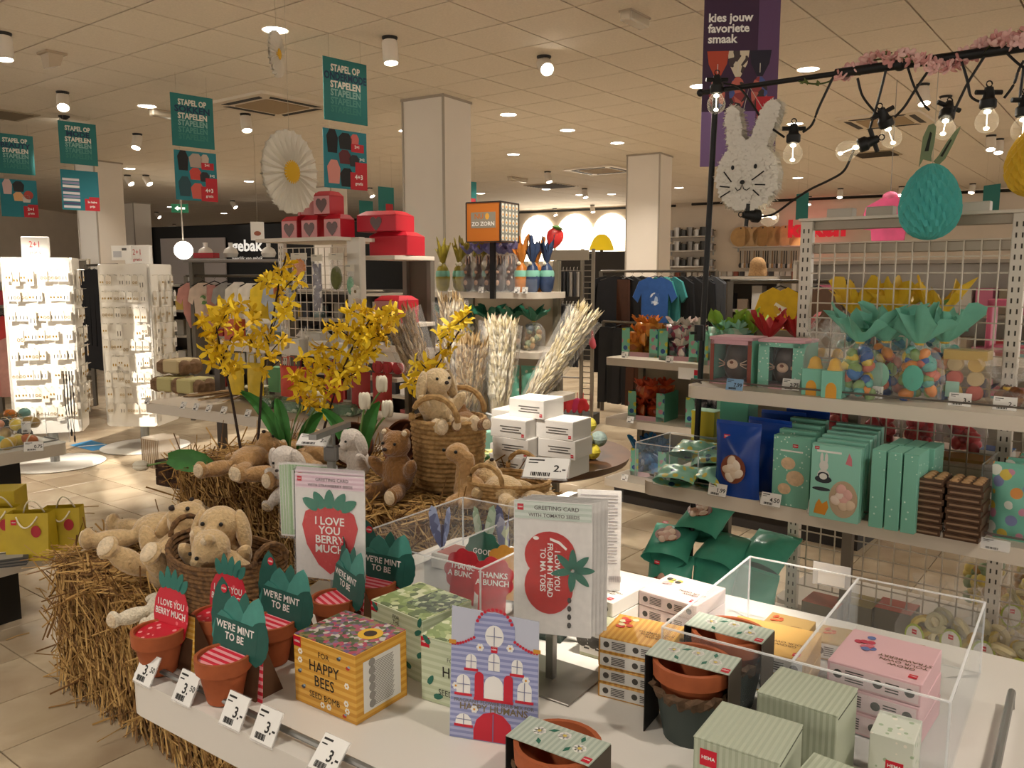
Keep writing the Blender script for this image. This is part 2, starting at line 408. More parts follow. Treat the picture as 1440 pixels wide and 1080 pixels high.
for x, y, d in [(-1.6, 0.6, 1), (1.5, 0.2, 1), (0.1, -1.6, 1), (3.2, 2.0, 1), (-3.6, 2.2, 1), (-2.6, -1.2, 1), (4.8, 5.0, .9), (-5.8, 4.2, .9), (0.6, 5.6, .7), (2.6, 7.6, .8), (-3.9, 9.2, .8)]:  # downlights beyond the seen ones, added for more light from the ceiling
    downlight(Vector((x, y, H_CEIL)), 'added small round white downlight set flush in the ceiling', power=d * 0.6)
tb = G(930, 850, .85); st1 = G(80, 560, .5)
spotlight(C(548, 52), C(548, 52) + Vector((.25, -.5, -3.3)), 'white cylinder spotlight shining straight down beside the underwear banner', 1.0, 45)
spotlight(C(4, 46), C(4, 46) + Vector((.3, -.3, -3)), 'white cylinder spotlight tilted over the smoke detector', 1.0, 45)
spotlight(Vector((-4.3, 4.0, H_CEIL)), (-3.62, 6.5, 1.0), 'white cylinder spotlight aimed at the bright earring stand', 5.5, 24)
spotlight(C(88, 129), (-3.5, 6.5, .6), 'white cylinder spotlight tilted above the blue fashion banner', 4.0, 24)
spotlight(C(90, 163), AT(60, 420, 14), 'white cylinder spotlight with black mount hanging over the fashion banner', .8)
spotlight(C(345, 160), AT(380, 420, 9), 'white cylinder spotlight beside the cassette air conditioner', .8)
spotlight(C(193, 188), AT(150, 420, 10), 'white cylinder spotlight between two banners', .8)
spotlight(C(765, 79), (1.1, 2.9, .6), 'white cylinder spotlight with black mount in front of the square pillars', .8, 50)
for x, y in [(179, 246), (205, 246), (245, 315), (220, 298), (327, 282), (770, 241), (822, 265), (1298, 118), (1330, 135), (1394, 190), (1405, 195), (938, 283), (1025, 275), (1182, 265), (1268, 262), (1368, 258), (1138, 276), (520, 264), (780, 293), (833, 288)]:
    p = C(x, y); far = p.y > 16
    spotlight(p, (p.x * .8 + .8, p.y - 1.0, 0.4), 'small white cylinder spotlight far down the shop ceiling', .8 if far else .9, 75 if far else 50, lit=True)
# unseen lamps above the view that light the tables
spotlight(Vector((0.9, 0.9, H_CEIL)), G(925, 835, .85), 'white cylinder spotlight above the seed gift table', 1.5, 17)
spotlight(Vector((-0.6, 2.2, H_CEIL)), (0.3, 3.9, .8), 'white cylinder spotlight aimed at the white cartons', 1.6, 32)
spotlight(Vector((0.3, 3.2, H_CEIL)), (-0.7, 3.0, .8), 'added white cylinder spotlight above the straw bales', .5, 60)  # added out of view to brighten the bales
spotlight(Vector((0.6, 4.0, H_CEIL)), (-0.3, 5.4, 1.4), 'added white cylinder spotlight aimed at the sweets gondola', .8, 50)  # added out of view to brighten the bunny shelves

# ================================================================== other things on the ceiling
def cassette(px, w, label):
    p = C(*px); t = thing('air_conditioner', label, 'air conditioner', p, fr0.rz, 'cassette air conditioners')
    b = MB(); b.prism(rrect(w, w, .06), .03, 'xy', off=-.03); b.build('panel', M('#d6c9b4', .5), t)
    MB().prism(rrect(w * .58, w * .58, .02), .006, 'xy', off=-.036).build('intake_grille', M('#a08a6c', .8), t)
    for k in range(4):
        a = k * PI / 2; T = Matrix.Rotation(a, 4, 'Z')
        m = MB(); m.prism([(-w * .34, -w * .42), (w * .34, -w * .42), (w * .30, -w * .35), (-w * .30, -w * .35)], .004, 'xy', 0, T, -.034); m.build('slot', M('#181513', .6), t)
    return t
cassette((383, 146), .95, 'square ceiling air conditioner cassette beside the sock banner')
cassette((845, 238), .95, 'square ceiling air conditioner cassette in front of the far pillar')
cassette((1245, 420 * 0 + 168), .9, 'square ceiling air conditioner cassette above the bulb garland')
p = C(1232, 216); t = thing('ceiling_vent', 'louvred square vent in the ceiling behind the bulb garland', 'vent', p, fr0.rz)
MB().prism(rrect(.6, .6, .01), .012, 'xy', off=-.012).build('frame', M('#a59478', .6), t)
for k in range(8): MB().box((0, -.24 + .068 * k, -.016), (.52, .02, .016)).build('slat', M('#4a4034', .7), t)
p = C(775, 261); t = thing('ceiling_vent', 'louvred square vent far down the ceiling above the arched windows', 'vent', p, fr0.rz)
MB().prism(rrect(.8, .8, .01), .012, 'xy', off=-.012).build('frame', M('#a59478', .6), t)
for k in range(8): MB().box((0, -.32 + .09 * k, -.016), (.7, .03, .016)).build('slat', M('#4a4034', .7), t)
p = C(1, 160); t = thing('ceiling_vent', 'plain square grille in the ceiling beside the spotlights', 'vent', p, fr0.rz)
MB().prism(rrect(.6, .6, .01), .012, 'xy', off=-.012).build('frame', M('#a99a82', .6), t)
MB().prism(rrect(.5, .5, .01), .004, 'xy', off=-.016).build('grille', M('#7d6c55', .7), t)
def emergency(px, L, label, rz):
    p = C(*px); t = thing('emergency_light', label, 'lamp', p, rz)
    MB().box((0, 0, -.035), (L, .09, .07), 0, None, .01).build('cover', clear('#cfc3ae', .45, .2), t)
    MB().tube([(-L * .4, 0, -.04), (L * .4, 0, -.04)], .012, 8).build('tube_lamp', M('#f2ead8', .3), t)
    MB().box((0, 0, -.006), (L + .01, .1, .012)).build('base', M('#9d8d78', .5), t)
emergency((893, 20), .27, 'clear cased emergency light on the ceiling between pillar and purple banner', Frame((0, 0), GRID).rz)
emergency((230, 156), .3, 'clear cased emergency light beside the sock banner', Frame((0, 0), GRID).rz)
emergency((728, 250), .5, 'clear cased emergency light far along the ceiling beside the vent', Frame((0, 0), GRID).rz)
p = C(73, 74); t = thing('smoke_detector', 'cream wedge shaped detector box on the ceiling', 'detector', p, fr0.rz)
MB().box((0, 0, -.01), (.17, .17, .02), 0, None, .004).build('base', M('#a3927b', .5), t)
MB().add([(-.07, -.06, -.02), (.07, -.06, -.02), (.07, .06, -.02), (-.07, .06, -.02), (-.05, -.05, -.13), (.05, -.05, -.13), (.05, .04, -.1), (-.05, .04, -.1)], [(0, 1, 5, 4), (1, 2, 6, 5), (2, 3, 7, 6), (3, 0, 4, 7), (4, 5, 6, 7)]).build('body', M('#b5a48c', .5), t)
# black track along the far wall
for i, (a, b_) in enumerate((((-11.5, 29.6, 3.2), (4.0, 20.7, 3.2)), ((4.3, 20.3, 3.2), (13.5, 15.0, 3.2)))):
    a, b_ = Vector(a), Vector(b_); d = b_ - a; m = MB(); m.tube([a, b_], .03, 4); o = m.build('ceiling_track', BLACK)
    tag(o, ('black lamp track along the wall above the arches', 'black lamp track along the wall above the kitchen goods')[i], 'track')
# ================================================================== small helpers for goods
LOGO_RED = M('#c3142d', .45)
def logo(parent, loc, w=.012, rot=(0, 0, 0), round_=False, h=None):
    """the little red brand patch with its white word"""
    h = h or w
    poly = disc(w / 2, 14) if round_ else [(-w / 2, -h / 2), (w / 2, -h / 2), (w / 2, h / 2), (-w / 2, h / 2)]
    o = MB().prism(poly, .0004, 'xz', off=-.0004).build('logo_patch', LOGO_RED, parent, loc=loc, rot=rot)
    lettering('HEMA', w * .3, PAPER, o, (0, -.0006, 0), bold=.02)
    return o
_tag_me = {}
def price_tag(p, rz, price, label, tilt=-.5, w=.05, h=.042, col=PAPER, group=None, small=None):
    t = thing('price_tag', label, 'price tag', p, 0, group, rot=(tilt, 0, rz))
    MB().box((0, 0, h / 2), (w, .0016, h)).build('card', col, t)
    MB().box((0, .0012, h / 2 - .001), (w * 1.06, .0008, h * 1.08)).build('clear_holder', clear('#ffffff', .12), t)
    if w > .03:
        lettering(price, h * .46, INK, t, (w * .46, -.0012, h * .45), align='RIGHT', bold=.02)
        if small: lettering(small, h * .26, INK, t, (w * .47, -.0012, h * .56), align='RIGHT', bold=.015)
        b = MB()
        for k in range(11): b.box((-w * .32 + k * w * .042, -.001, h * .16), (w * .018 * (1 + k % 3 * .5), .0004, h * .18))
        b.box((-w * .25, -.001, h * .86), (w * .36, .0004, h * .06)); b.box((-w * .32, -.001, h * .72), (w * .22, .0004, h * .04))
        tag(b.build('barcode', INK, t), kind='stuff')
    else:
        lettering(price, h * .5, INK, t, (w * .1, -.0012, h * .5), bold=.02)
    return t
TF = Frame((-.684, 1.432), 125); TZ = .80
def T(u, v, z=TZ): return TF.p(u, v, z)
# ================================================================== the white table with seed gifts
t = thing('display_table', 'white display table with rounded corners and grey rail carrying seed gifts', 'table', T(0, 0, 0), TF.rz)
top = MB(); top.prism(rrect(1.35, .97, .05, 5, .685, .455), .066, 'xy', off=TZ - .066); top.build('table_top', M('#ded8cf', .3, 0, .02, 4), t, True, sharp=.5)
for x in (.2, 1.16):
    for y in (.2, .74): MB().box((x, y, .367), (.05, .05, .734), 0, None, .004).build('leg', M('#77736c', .4, .5), t)
MB().box((.68, .47, .12), (1.0, .62, .03), 0, None, .004).build('lower_shelf', WHITE, t)
rl = MB(); rl.tube([(.05, .0, TZ + .012), (1.30, -.005, TZ + .012)], .005, 8); rl.build('rail', GREYM, t, True)
rl = MB(); rl.tube([(1.315, .06, TZ + .002), (1.315, .06, TZ + .03), (1.315, .73, TZ + .03), (1.315, .73, TZ + .002)], .006, 8); rl.build('rail', GREYM, t, True)
for k, (u, pr, sm, lab) in enumerate(((.075, '3.', '50', 'white price tag reading 3.50 at the rounded table corner below the strawberry pot'), (.19, '3.', '50', 'white price tag reading 3.50 below the mint pot card'),
                                     (.318, '3.-', None, 'white price tag reading 3.- between the mint pot and the seed bomb box'), (.395, '3.-', None, 'white price tag reading 3.- below the yellow seed bomb box'),
                                     (.525, '3.-', None, 'white price tag reading 3.- on the rail past the yellow seed bomb box'))):
    if sm:
        t = price_tag(T(u, -.034, TZ + .0), TF.rz, pr, lab, w=.05, h=.05)
        for c in kids(t):
            if c.name.startswith('lettering'): c.location.x -= .013
        lettering(sm, .013, INK, t, (.024, -.0012, .0265), align='RIGHT', bold=.015)
    else: price_tag(T(u, -.034, TZ + .0), TF.rz, pr, lab, w=.05, h=.05, tilt=-.5 if k < 4 else -.8)

# ---- little pots with a message card
TERRA = M('#a5562f', .75, 0, .12, 30, .1); KRAFT = M('#5c3d26', .8)
def pot_mesh(r, h, rim):
    return MB().lathe([(0, .002), (r * .62, 0), (r * .64, .002), (r * .88, h - rim), (r, h - rim), (r * 1.02, h), (r * .90, h), (r * .82, h - rim), (r * .6, .008), (0, .008)], 24)
def mint_leaf(b, cx, cz, w, h, ang, y, mi):
    pts = []
    for k in range(13):
        s = min(k / 12, .9999); q = math.sin(PI * s ** .85) ** .62 * w / 2 * (1 + .06 * (k % 2)); pts.append((q, s * h))
    for k in range(12, -1, -1):
        s = min(k / 12, .9999); q = math.sin(PI * s ** .85) ** .62 * w / 2 * (1 + .06 * ((k + 1) % 2)); pts.append((-q, s * h))
    pts = pts[1:-1]
    ca, sa = math.cos(ang), math.sin(ang)
    b.prism([(cx + p[0] * ca + p[1] * sa, cz - p[0] * sa + p[1] * ca) for p in pts], .0012, 'xz', mi, None, y)
def seed_pot(kind, p, rz, label, sc=1.0):
    t = thing('seed_pot', label, 'flower pot', p, rz, 'terracotta pots with message cards')
    r, h = .045, .078
    pot_mesh(r, h, .024).build('pot', TERRA, t, True, loc=(0, 0, .002))
    tl = Matrix.Translation((0, .004, 0)) @ Matrix.Rotation(-.13, 4, 'X')
    def up(b, name, m, y=0): return b.build(name, m, t, loc=(0, .014 + y, .0), rot=(-.13, 0, 0))
    if kind == 'mint':
        up(MB().prism([(-.062, 0), (.062, 0), (.054, .098), (-.054, .098)], .0014), 'striped_card', stripes('#d3203a', '#eda0a6', .012, 'Z'), .012)
        MB().prism(disc(r * .9, 20), .001, 'xy').build('striped_tongue', stripes('#d3203a', '#eda0a6', .012, 'Y'), t, loc=(0, 0, h - .004), rot=(.12, 0, 0))
        g = ('#1d544a', '#3a7d72', '#4a9084', '#256054')
        b = MB(); mint_leaf(b, -.028, .062, .052, .122, -.12, 0, 0); mint_leaf(b, -.002, .06, .06, .100, -.1, -.0014, 1); mint_leaf(b, .03, .062, .056, .108, .15, -.0026, 2)
        mint_leaf(b, .014, .085, .034, .085, .0, -.0004, 3); mint_leaf(b, -.012, .06, .06, .075, -.3, -.0036, 1); mint_leaf(b, .036, .06, .05, .08, .35, -.0038, 0)
        b.prism([(-.05, .07), (.05, .07), (.052, .122), (-.046, .122)], .0014, 'xz', 0, None, -.004)
        card = up(b, 'leaf_card', [M(x, .6, 0, .08, 60) for x in g], .0); card.scale = (1.14, 1, 1.05)
        lettering("WE'RE MINT\nTO BE", .0165, PAPER, card, (.001, -.0048, .102), bold=.02, line=.95, sx=.95)
        logo(card, (-.034, -.0012, .166), .014, round_=True)
    else:
        pts = [(0, .012), (.02, .03), (.04, .06), (.048, .09), (.046, .118), (.036, .138), (.018, .148), (0, .150)]
        poly = pts + [(-x, z) for x, z in pts[-2:0:-1]]
        up(MB().prism([(-.058, 0), (.058, 0), (.05, .098), (-.05, .098)], .0014), 'striped_card', stripes('#d6a23c', '#e4be68', .01, 'Z'), .012)
        card = up(MB().prism(poly, .0014), 'berry_card', specks(['#e26a72', '#c81e32'], 70, .5, .28, '#c51a30'))
        MB().prism(disc(r * .9, 20), .001, 'xy').build('berry_tongue', specks(['#f0a9ad', '#eba0a0'], 75, .5, .3, '#c51a30'), t, loc=(0, 0, h - .004), rot=(.12, 0, 0))
        b = MB()
        for a, hh in ((-.5, .034), (-.2, .043), (.08, .04), (.35, .038), (.6, .03)): mint_leaf(b, a * .04, .140, .017, hh, a, -.0012, 0)
        b.build('leaf_crown', M('#2b6f63', .6), card)
        lettering('I LOVE YOU\nBERRY MUCH', .0165, PAPER, card, (0, -.0008, .107), bold=.02, line=1.0, sx=.85)
    b = MB(); b.prism([(.0, 0), (.058, 0), (.02, .10)], .10, 'yz', off=-.05); b.build('easel_back', KRAFT, t, loc=(0, .022, 0))
    return t
def at_uv(px, z=TZ): return G(px[0], px[1], z)
seed_pot('berry', T(.060, .012), TF.rz + .05, 'terracotta pot with strawberry card beside the first 3.50 tag')
seed_pot('mint', T(.240, .016), TF.rz, 'terracotta pot with mint leaf card between strawberry pot and seed bomb box')
seed_pot('berry', T(.085, .115), TF.rz + .1, 'terracotta pot with strawberry card half hidden behind the front mint card')
seed_pot('mint', T(.195, .150), TF.rz, 'terracotta pot with mint leaf card behind the front mint pot')
seed_pot('mint', T(.205, .295), TF.rz - .35, 'terracotta pot with mint card turned aside below the strawberry greeting card')
seed_pot('mint', T(.21, .40), TF.rz + .1, 'terracotta pot with mint card standing behind the vegetable seed box')

# ---- printed seed boxes
BEE_BIT = {}
def seed_box(label, p, rz, size, front, top_m, title, sub, ink, extra):
    w, d, h = size; t = thing('seed_box', label, 'box', p, rz, 'square seed bomb boxes')
    MB().box((0, 0, h / 2), size, 0, None, .0012).build('carton', front, t)
    MB().box((0, 0, h + .0006), (w - .002, d - .002, .0012)).build('photo_lid', top_m, t)
    logo(t, (-w / 2 + .0095, -d / 2 - .0002, h - .0095), .017)
    lettering(title, h * .225, ink, t, (0, -d / 2 - .0006, h * .52), bold=.008, line=.95, sx=.9)
    lettering(sub, h * .125, ink, t, (0, -d / 2 - .0006, h * .2), bold=0, sx=.95)
    MB().box((w / 2 + .0004, 0, h * .48), (.0006, d * .72, h * .74)).build('info_panel', M('#d9d6cf', .6), t)
    b = MB()
    for k in range(6): b.prism(disc(d * .06, 10, -d * .2, h * (.2 + .12 * k)), .0004, 'yz', off=w / 2 + .0008)
    for k in range(26): b.box((w / 2 + .001, d * (.0 + .013 * (k % 3)), h * (.16 + .025 * k)), (.0003, d * .4, .0012))
    b.build('info_print', M('#8b8781', .6), t)
    extra(t, w, d, h); return t
def bee_extra(t, w, d, h):
    lettering('FOR', h * .12, INK, t, (0, -d / 2 - .0006, h * .82), bold=0)
    b = MB(); rr = random.Random(3)
    for x, z in ((-.055, .09), (-.056, .075), (.052, .06), (.05, .03), (.052, .018), (-.005, .011), (.01, .012)):
        for k in range(6): b.prism(disc(.0022, 6, x + .0034 * math.cos(k * PI / 3), z + .0034 * math.sin(k * PI / 3)), .0003, 'xz', 0, None, -d / 2 - .0006)
        b.prism(disc(.0018, 6, x, z), .0003, 'xz', 1, None, -d / 2 - .0008)
    for x, z, m in ((.035, .1, 2), (-.058, .055, 2), (-.05, .03, 2), (.055, .09, 3), (.045, .008, 3)):
        b.prism(disc(.0045, 8, x, z, .003), .0003, 'xz', m, None, -d / 2 - .0007); b.prism(disc(.003, 8, x + .003, z + .003, .002), .0003, 'xz', 4, None, -d / 2 - .0009)
    tag(b.build('flower_print', [M('#efe9df', .6), M('#d49a2a', .6), M('#4a4c55', .6), M('#bd3b32', .6), M('#8fa6b8', .6)], t), kind='stuff')
    s = MB(); s.prism(disc(.021, 22), .0004, 'xy', 0, None, h + .0013); s.prism(disc(.011, 16), .0004, 'xy', 1, None, h + .0018)
    s.build('sunflower_print', [M('#e6b62c', .6), M('#3b2613', .7)], t, loc=(.035, .012, 0))
MEADOW = specks(['#4a5a3a', '#7d6a86', '#a9536b', '#c8c2b8', '#6c4f7c', '#57683d', '#b0405a', '#8f7f52', '#3d4a33'], 130)
VEG = specks(['#a9b878', '#c3cc97', '#7f9652', '#d6dcb4', '#93a868', '#5d7142'], 75)
VEG2 = specks(['#6d8358', '#3d5138', '#8fa276', '#b8c49c', '#4d6347', '#2f4230'], 110)
seed_box('yellow striped seed bomb box FOR HAPPY BEES with flower photo lid', T(.408, .142), TF.rz, (.143, .118, .115), stripes('#c9902f', '#d9a748', .012, 'Z'), MEADOW, 'HAPPY\nBEES', 'SEED BOMB', INK, bee_extra)
def herb_extra(t, w, d, h):
    lettering('FOR\nTHE\nFOODIE', h * .085, INK, t, (0, -d / 2 - .0006, h * .80), bold=0, line=.95)
    b = MB()
    for x, z, a in ((.05, .085, 1.0), (.055, .045, .9), (.04, .02, -1.2), (-.055, .03, .5), (-.05, .1, -.8), (.06, .1, .3), (-.045, .012, 1.4)): mint_leaf(b, x, z, .009, .02, a, -d / 2 - .0012, 0)
    tag(b.build('leaf_print', M('#2d6a5a', .6), t), kind='stuff')
    s = MB(); s.box((w * .2, d * .12, h + .0014), (w * .55, d * .7, .0004)); s.build('herb_photo', VEG2, t)
SAGE_ST = stripes('#b9c3a2', '#c9d1b6', .012, 'Z')
seed_box('pale green striped herb seed bomb box with leafy photo lid behind the yellow box', T(.415, .312), TF.rz - .12, (.14, .12, .115), SAGE_ST, VEG, 'HERB', 'SEED BOMB', INK, herb_extra)
seed_box('pale green striped herb seed bomb box tucked behind the house card', T(.572, .268), TF.rz + .08, (.14, .115, .112), SAGE_ST, VEG, 'HERB', 'SEED BOMB', INK, herb_extra)

# ---- the house shaped bulb mix bag
hc = (T(.617, .144) + T(.749, .19)) / 2; t = thing('bulb_bag', 'blue striped bag shaped like a house with red shutters FOR HAPPY HUMANS', 'bag', hc, TF.rz + math.atan2(.046, .132), rot=None)
W2 = .07
body = MB(); body.prism([(-W2, 0), (W2, 0), (W2 - .002, .195), (-W2 + .002, .205)], .0016, 'xz', 0, None, 0); body.build('front_card', M('#b9bccb', .6), t, rot=(-.06, 0, 0))
blue = MB(); blue.prism([(-W2 + .001, .001), (W2 - .001, .001), (W2 - .002, .142), (W2 - .01, .143), (.032, .160), (.031, .182)] + [(.031 * math.cos(a), .182 + .02 * math.sin(a)) for a in (.5, 1.0, 1.57, 2.1, 2.6)] + [(-.031, .182), (-.032, .160), (-W2 + .01, .147), (-W2 + .002, .146)], .0006, 'xz', 0, None, -.0007)
fc = blue.build('house_print', stripes('#8489b5', '#a5a9cb', .0085, 'Z'), t, rot=(-.06, 0, 0))
back = MB(); back.prism([(.004, 0), (.05, 0), (.018, .185)], .11, 'yz', 0, None, -.055); back.build('bag_back', M('#8a8170', .7), t, loc=(0, .002, 0))
r_ = MB()
def arch(b, cx, z0, w, h, mi, y):
    b.prism([(cx - w / 2, z0), (cx + w / 2, z0), (cx + w / 2, z0 + h - w / 2)] + [(cx + w / 2 * math.cos(a), z0 + h - w / 2 + w / 2 * math.sin(a)) for a in (.5, 1.05, 1.57, 2.1, 2.6)] + [(cx - w / 2, z0 + h - w / 2)], .0004, 'xz', mi, None, y)
for cx, z0, w, h in ((-.036, .112, .017, .022), (0, .112, .018, .027), (.036, .112, .017, .022), (-.048, .071, .022, .03), (0, .068, .03, .036), (.048, .071, .022, .03), (-.047, .022, .026, .018), (.052, .022, .02, .018)): arch(r_, cx, z0, w, h, 0, -.0012)
r_.prism(disc(.0145, 18, 0, .165, .017), .0004, 'xz', 0, None, -.0012)
for cx, z0, w in ((-.036, .108, .022), (.036, .108, .022), (-.048, .068, .028), (.048, .068, .028), (-.047, .019, .03), (0, .064, .062)): r_.box((cx, -.0014, z0 + .002), (w, .0006, .004), 1)
arch(r_, -.023, .068, .014, .04, 1, -.0015); arch(r_, .023, .068, .014, .04, 1, -.0015)
arch(r_, 0, .002, .062, .046, 1, -.0012)
for a0, a1, cx, cz, rr in ((.3, 2.84, 0, .178, .028),):
    for k in range(12):
        a = a0 + (a1 - a0) * k / 11; r_.prism(disc(.0028, 6, cx + rr * math.cos(a), cz + rr * math.sin(a)), .0004, 'xz', 1, None, -.0013)
for sgn in (-1, 1):
    for k in range(9):
        s = k / 8; r_.prism(disc(.0024, 6, sgn * (.032 + .034 * s), .160 - .013 * math.sin(s * 1.6)), .0004, 'xz', 1, None, -.0013)
    r_.box((sgn * .066, -.0014, .150), (.011, .0006, .006), 4)
for x, z in ((-.022, .146), (.025, .150), (.05, .104), (-.06, .082), (-.03, .049), (.03, .008)):
    for k in range(6): r_.prism(disc(.0024, 6, x + .0038 * math.cos(k * PI / 3), z + .0038 * math.sin(k * PI / 3)), .0003, 'xz', 0, None, -.0017)
    r_.prism(disc(.0018, 6, x, z), .0003, 'xz', 2, None, -.002)
for cx, z0, w, h in ((-.036, .112, .017, .022), (0, .112, .018, .027), (.036, .112, .017, .022), (-.048, .071, .022, .03), (.048, .071, .022, .03), (0, .15, .026, .03), (-.047, .022, .026, .018)):
    r_.box((cx, -.0017, z0 + h / 2), (.0009, .0003, h * .95), 3); r_.box((cx, -.0017, z0 + h * .5), (w * .95, .0003, .0009), 3)
r_.box((0, -.0016, .024), (.0014, .0006, .042), 3)
r_.build('window_print', [M('#e6e3df', .6), M('#bf1f33', .5), M('#d99a2e', .6), M('#6b6f93', .6), M('#c98d33', .6)], fc)
lettering('FRAGRANT FLOWER BULB MIX FOR', .0078, M('#6e6a5f', .6), fc, (0, -.0011, .0605), bold=.01)
lettering('HAPPY HUMANS', .0145, M('#7a6a4d', .6), fc, (0, -.0011, .0515), bold=.02)
logo(fc, (0, -.0008, .145), .010)

# ---- greeting cards on small stands
def card_stand(label, p, rz, zt, arm, plate=True):
    t = thing('card_stand', label, 'stand', p, rz)
    if plate: MB().box((0, 0, .002), (.15, .13, .004), 0, None, .001).build('base_plate', M('#8f8a82', .35, .6), t)
    MB().box((0, 0, (zt - TZ) / 2), (.014, .014, zt - TZ)).build('post', GREYM, t)
    a = MB(); a.box((0, 0, zt - TZ), (.018, arm, .012)); a.build('arm', M('#a9a7a2', .3, .8), t)
    MB().box((0, 0, zt - TZ - .05), (.03, .02, .035), 0, None, .004).build('collar', M('#6f6c68', .4, .5), t)
    return t
def greet_card(name, label, p, rz, w, h, build, group, n_print=True, tilt=0.0):
    t = thing('greeting_card', label, 'card', p, 0, group, rot=(tilt, 0, rz))
    MB().prism(rrect(w, h, .002, 2), .0012, 'xz').build('card', M('#dedad6', .65, 0, .05, 90, .1), t)
    MB().prism(rrect(w + .006, h + .008, .002, 2), .0004, 'xz', off=-.0035).build('clear_sleeve', clear('#ffffff', .012, .12), t)
    if build: build(t, w, h)
    return t
def card_heading(t, w, h, a, b, cols):
    z = h / 2
    MB().box((0, -.0006, z - h * .07), (w * .98, .0006, h * .13)).build('header_print', stripes(*cols, .009, 'Z'), t)
    lettering(a, .0095, M('#4a3f3e', .6), t, (.006, -.0014, z - h * .05), bold=.005); lettering(b, .0082, M('#4a3f3e', .6), t, (.002, -.0014, z - h * .105), bold=.005)
    logo(t, (-w / 2 + .011, -.001, z - h * .05), .010)
def strawberry_print(t, w, h):
    card_heading(t, w, h, 'GREETING CARD', 'WITH STRAWBERRY SEEDS', ('#d9b9c6', '#e6cfd8'))
    pts = [(0, -.084), (.026, -.066), (.052, -.026), (.062, .014), (.054, .042), (.032, .054), (0, .055)]
    MB().prism(pts + [(-x, z) for x, z in pts[-2:0:-1]], .0006, 'xz', off=-.0012).build('berry_print', specks(['#d4453f', '#cf3a36'], 90, .5, .2, '#c52a2d'), t, loc=(0, 0, -.012))
    b = MB()
    for a in (-1.05, -.55, 0, .55, 1.05): mint_leaf(b, a * .022, .036, .021, .042, a, -.0022, 0)
    b.build('leaf_print', M('#2f7a63', .6), t)
    lettering('I LOVE\nYOU\nBERRY\nMUCH', .0225, PAPER, t, (0, -.0022, -.016), bold=.02, line=.85)
def tomato_print(t, w, h):
    card_heading(t, w, h, 'GREETING CARD', 'WITH TOMATO SEEDS', ('#c3cfc4', '#d6ded6'))
    o = MB(); o.prism(disc(.042, 24, -.004, .022, .040), .0006, 'xz', 0, None, -.0012); o.prism(disc(.040, 24, -.006, -.03, .046), .0006, 'xz', 0, None, -.0013)
    o.build('tomato_print', M('#b92a26', .5, 0, .1, 70), t)
    o = MB(); o.prism(disc(.005, 10, -.027, .05, .003), .0003, 'xz', 0, None, -.0022); o.prism([(-.004, .052), (.012, .047), (.024, .036), (.022, .033), (.01, .043), (-.004, .048)], .0003, 'xz', 0, None, -.0022); o.build('gloss_print', PAPER, t)
    b = MB()
    for a in (-.3, .5, 1.2, 2.0, 2.9, 4.2, 5.2): mint_leaf(b, .033, .0, .012, .036, a + .3, -.0026, 0)
    b.build('leaf_print', M('#2a6b58', .6), t)
    lettering('I LOVE YOU\nFROM MY HEAD\nTO MA TOES', .0125, PAPER, t, (-.004, -.0024, -.002), rot=(0, PI / 2, -PI / 2), bold=.02, line=.95, name='lettering').rotation_euler = (PI / 2, PI / 2, 0)
    b = MB()
    for k in range(4): b.prism(disc(.0035, 8, .028, -.05 - k * .014, .005), .0004, 'xz', 0, None, -.0014)
    b.build('seed_print', M('#4a4744', .6), t)
CARD_G = 'greeting cards hanging on small table stands'
s1 = T(.05, .44); card_stand('grey metal card stand at the back of the table with strawberry cards', s1, TF.rz + .35, 1.17, .16)
MB_ = MB()
f1 = Frame(AT(465, 745, 1.66), math.degrees(PI / 2 - (TF.rz + .33)))
W1, H1 = .155, .215
for k in range(4):
    p = AT(464, 742, 1.62) + f1.v * (.012 * k) + f1.u * (-.006 * k) + Vector((0, 0, .004 * (k > 0)))
    greet_card('c', ('white greeting card with a red strawberry reading I LOVE YOU BERRY MUCH', 'white strawberry greeting card hanging behind the foremost strawberry card')[k > 0], p, f1.rz, W1, H1, strawberry_print if k == 0 else (lambda t, w, h: card_heading(t, w, h, 'GREETING CARD', 'WITH STRAWBERRY SEEDS', ('#d9b9c6', '#e6cfd8'))), CARD_G, tilt=-.03)
def back_print(t, w, h):
    MB().box((0, -.0006, 0), (w * .97, .0006, h * .95)).build('green_print', stripes('#8fb083', '#a9c49d', .008, 'X'), t)
    MB().box((0, -.0014, 0), (w * .8, .0006, h * .8)).build('text_panel', M('#d5d8cf', .6), t)
    b = MB()
    for k in range(14): b.box((-.005, -.002, h * (.34 - .05 * k)), (w * (.62 - .1 * (k % 3)), .0003, .0016))
    b.build('text_print', M('#8d918a', .6), t)
for k in range(4):
    p = AT(440 - 4 * k, 705, 1.80 + .012 * k)
    greet_card('c', 'green backed greeting card hanging on the far arm of the strawberry card stand', p, f1.rz, .125, .17, back_print, CARD_G)
price_tag(AT(437, 626, 1.74), f1.rz, '2.-', 'clear price holder on top of the strawberry card stand', w=.07, h=.03, tilt=-.9)
s2 = G(775, 955, TZ); card_stand('grey metal card stand on a square plate with tomato cards', s2, TF.rz, 1.115, .14)
f2 = Frame(s2, 104)
W2c, H2c = .128, .222
pc = AT(777, 800, 1.29)
for k in range(5):
    p = pc + f2.v * (.009 * k) + f2.u * (.005 * k)
    greet_card('c', ('white greeting card with a red tomato and sideways white lettering', 'white tomato greeting card hanging behind the foremost tomato card')[k > 0], p, f2.rz, W2c, H2c, tomato_print if k == 0 else None, CARD_G)
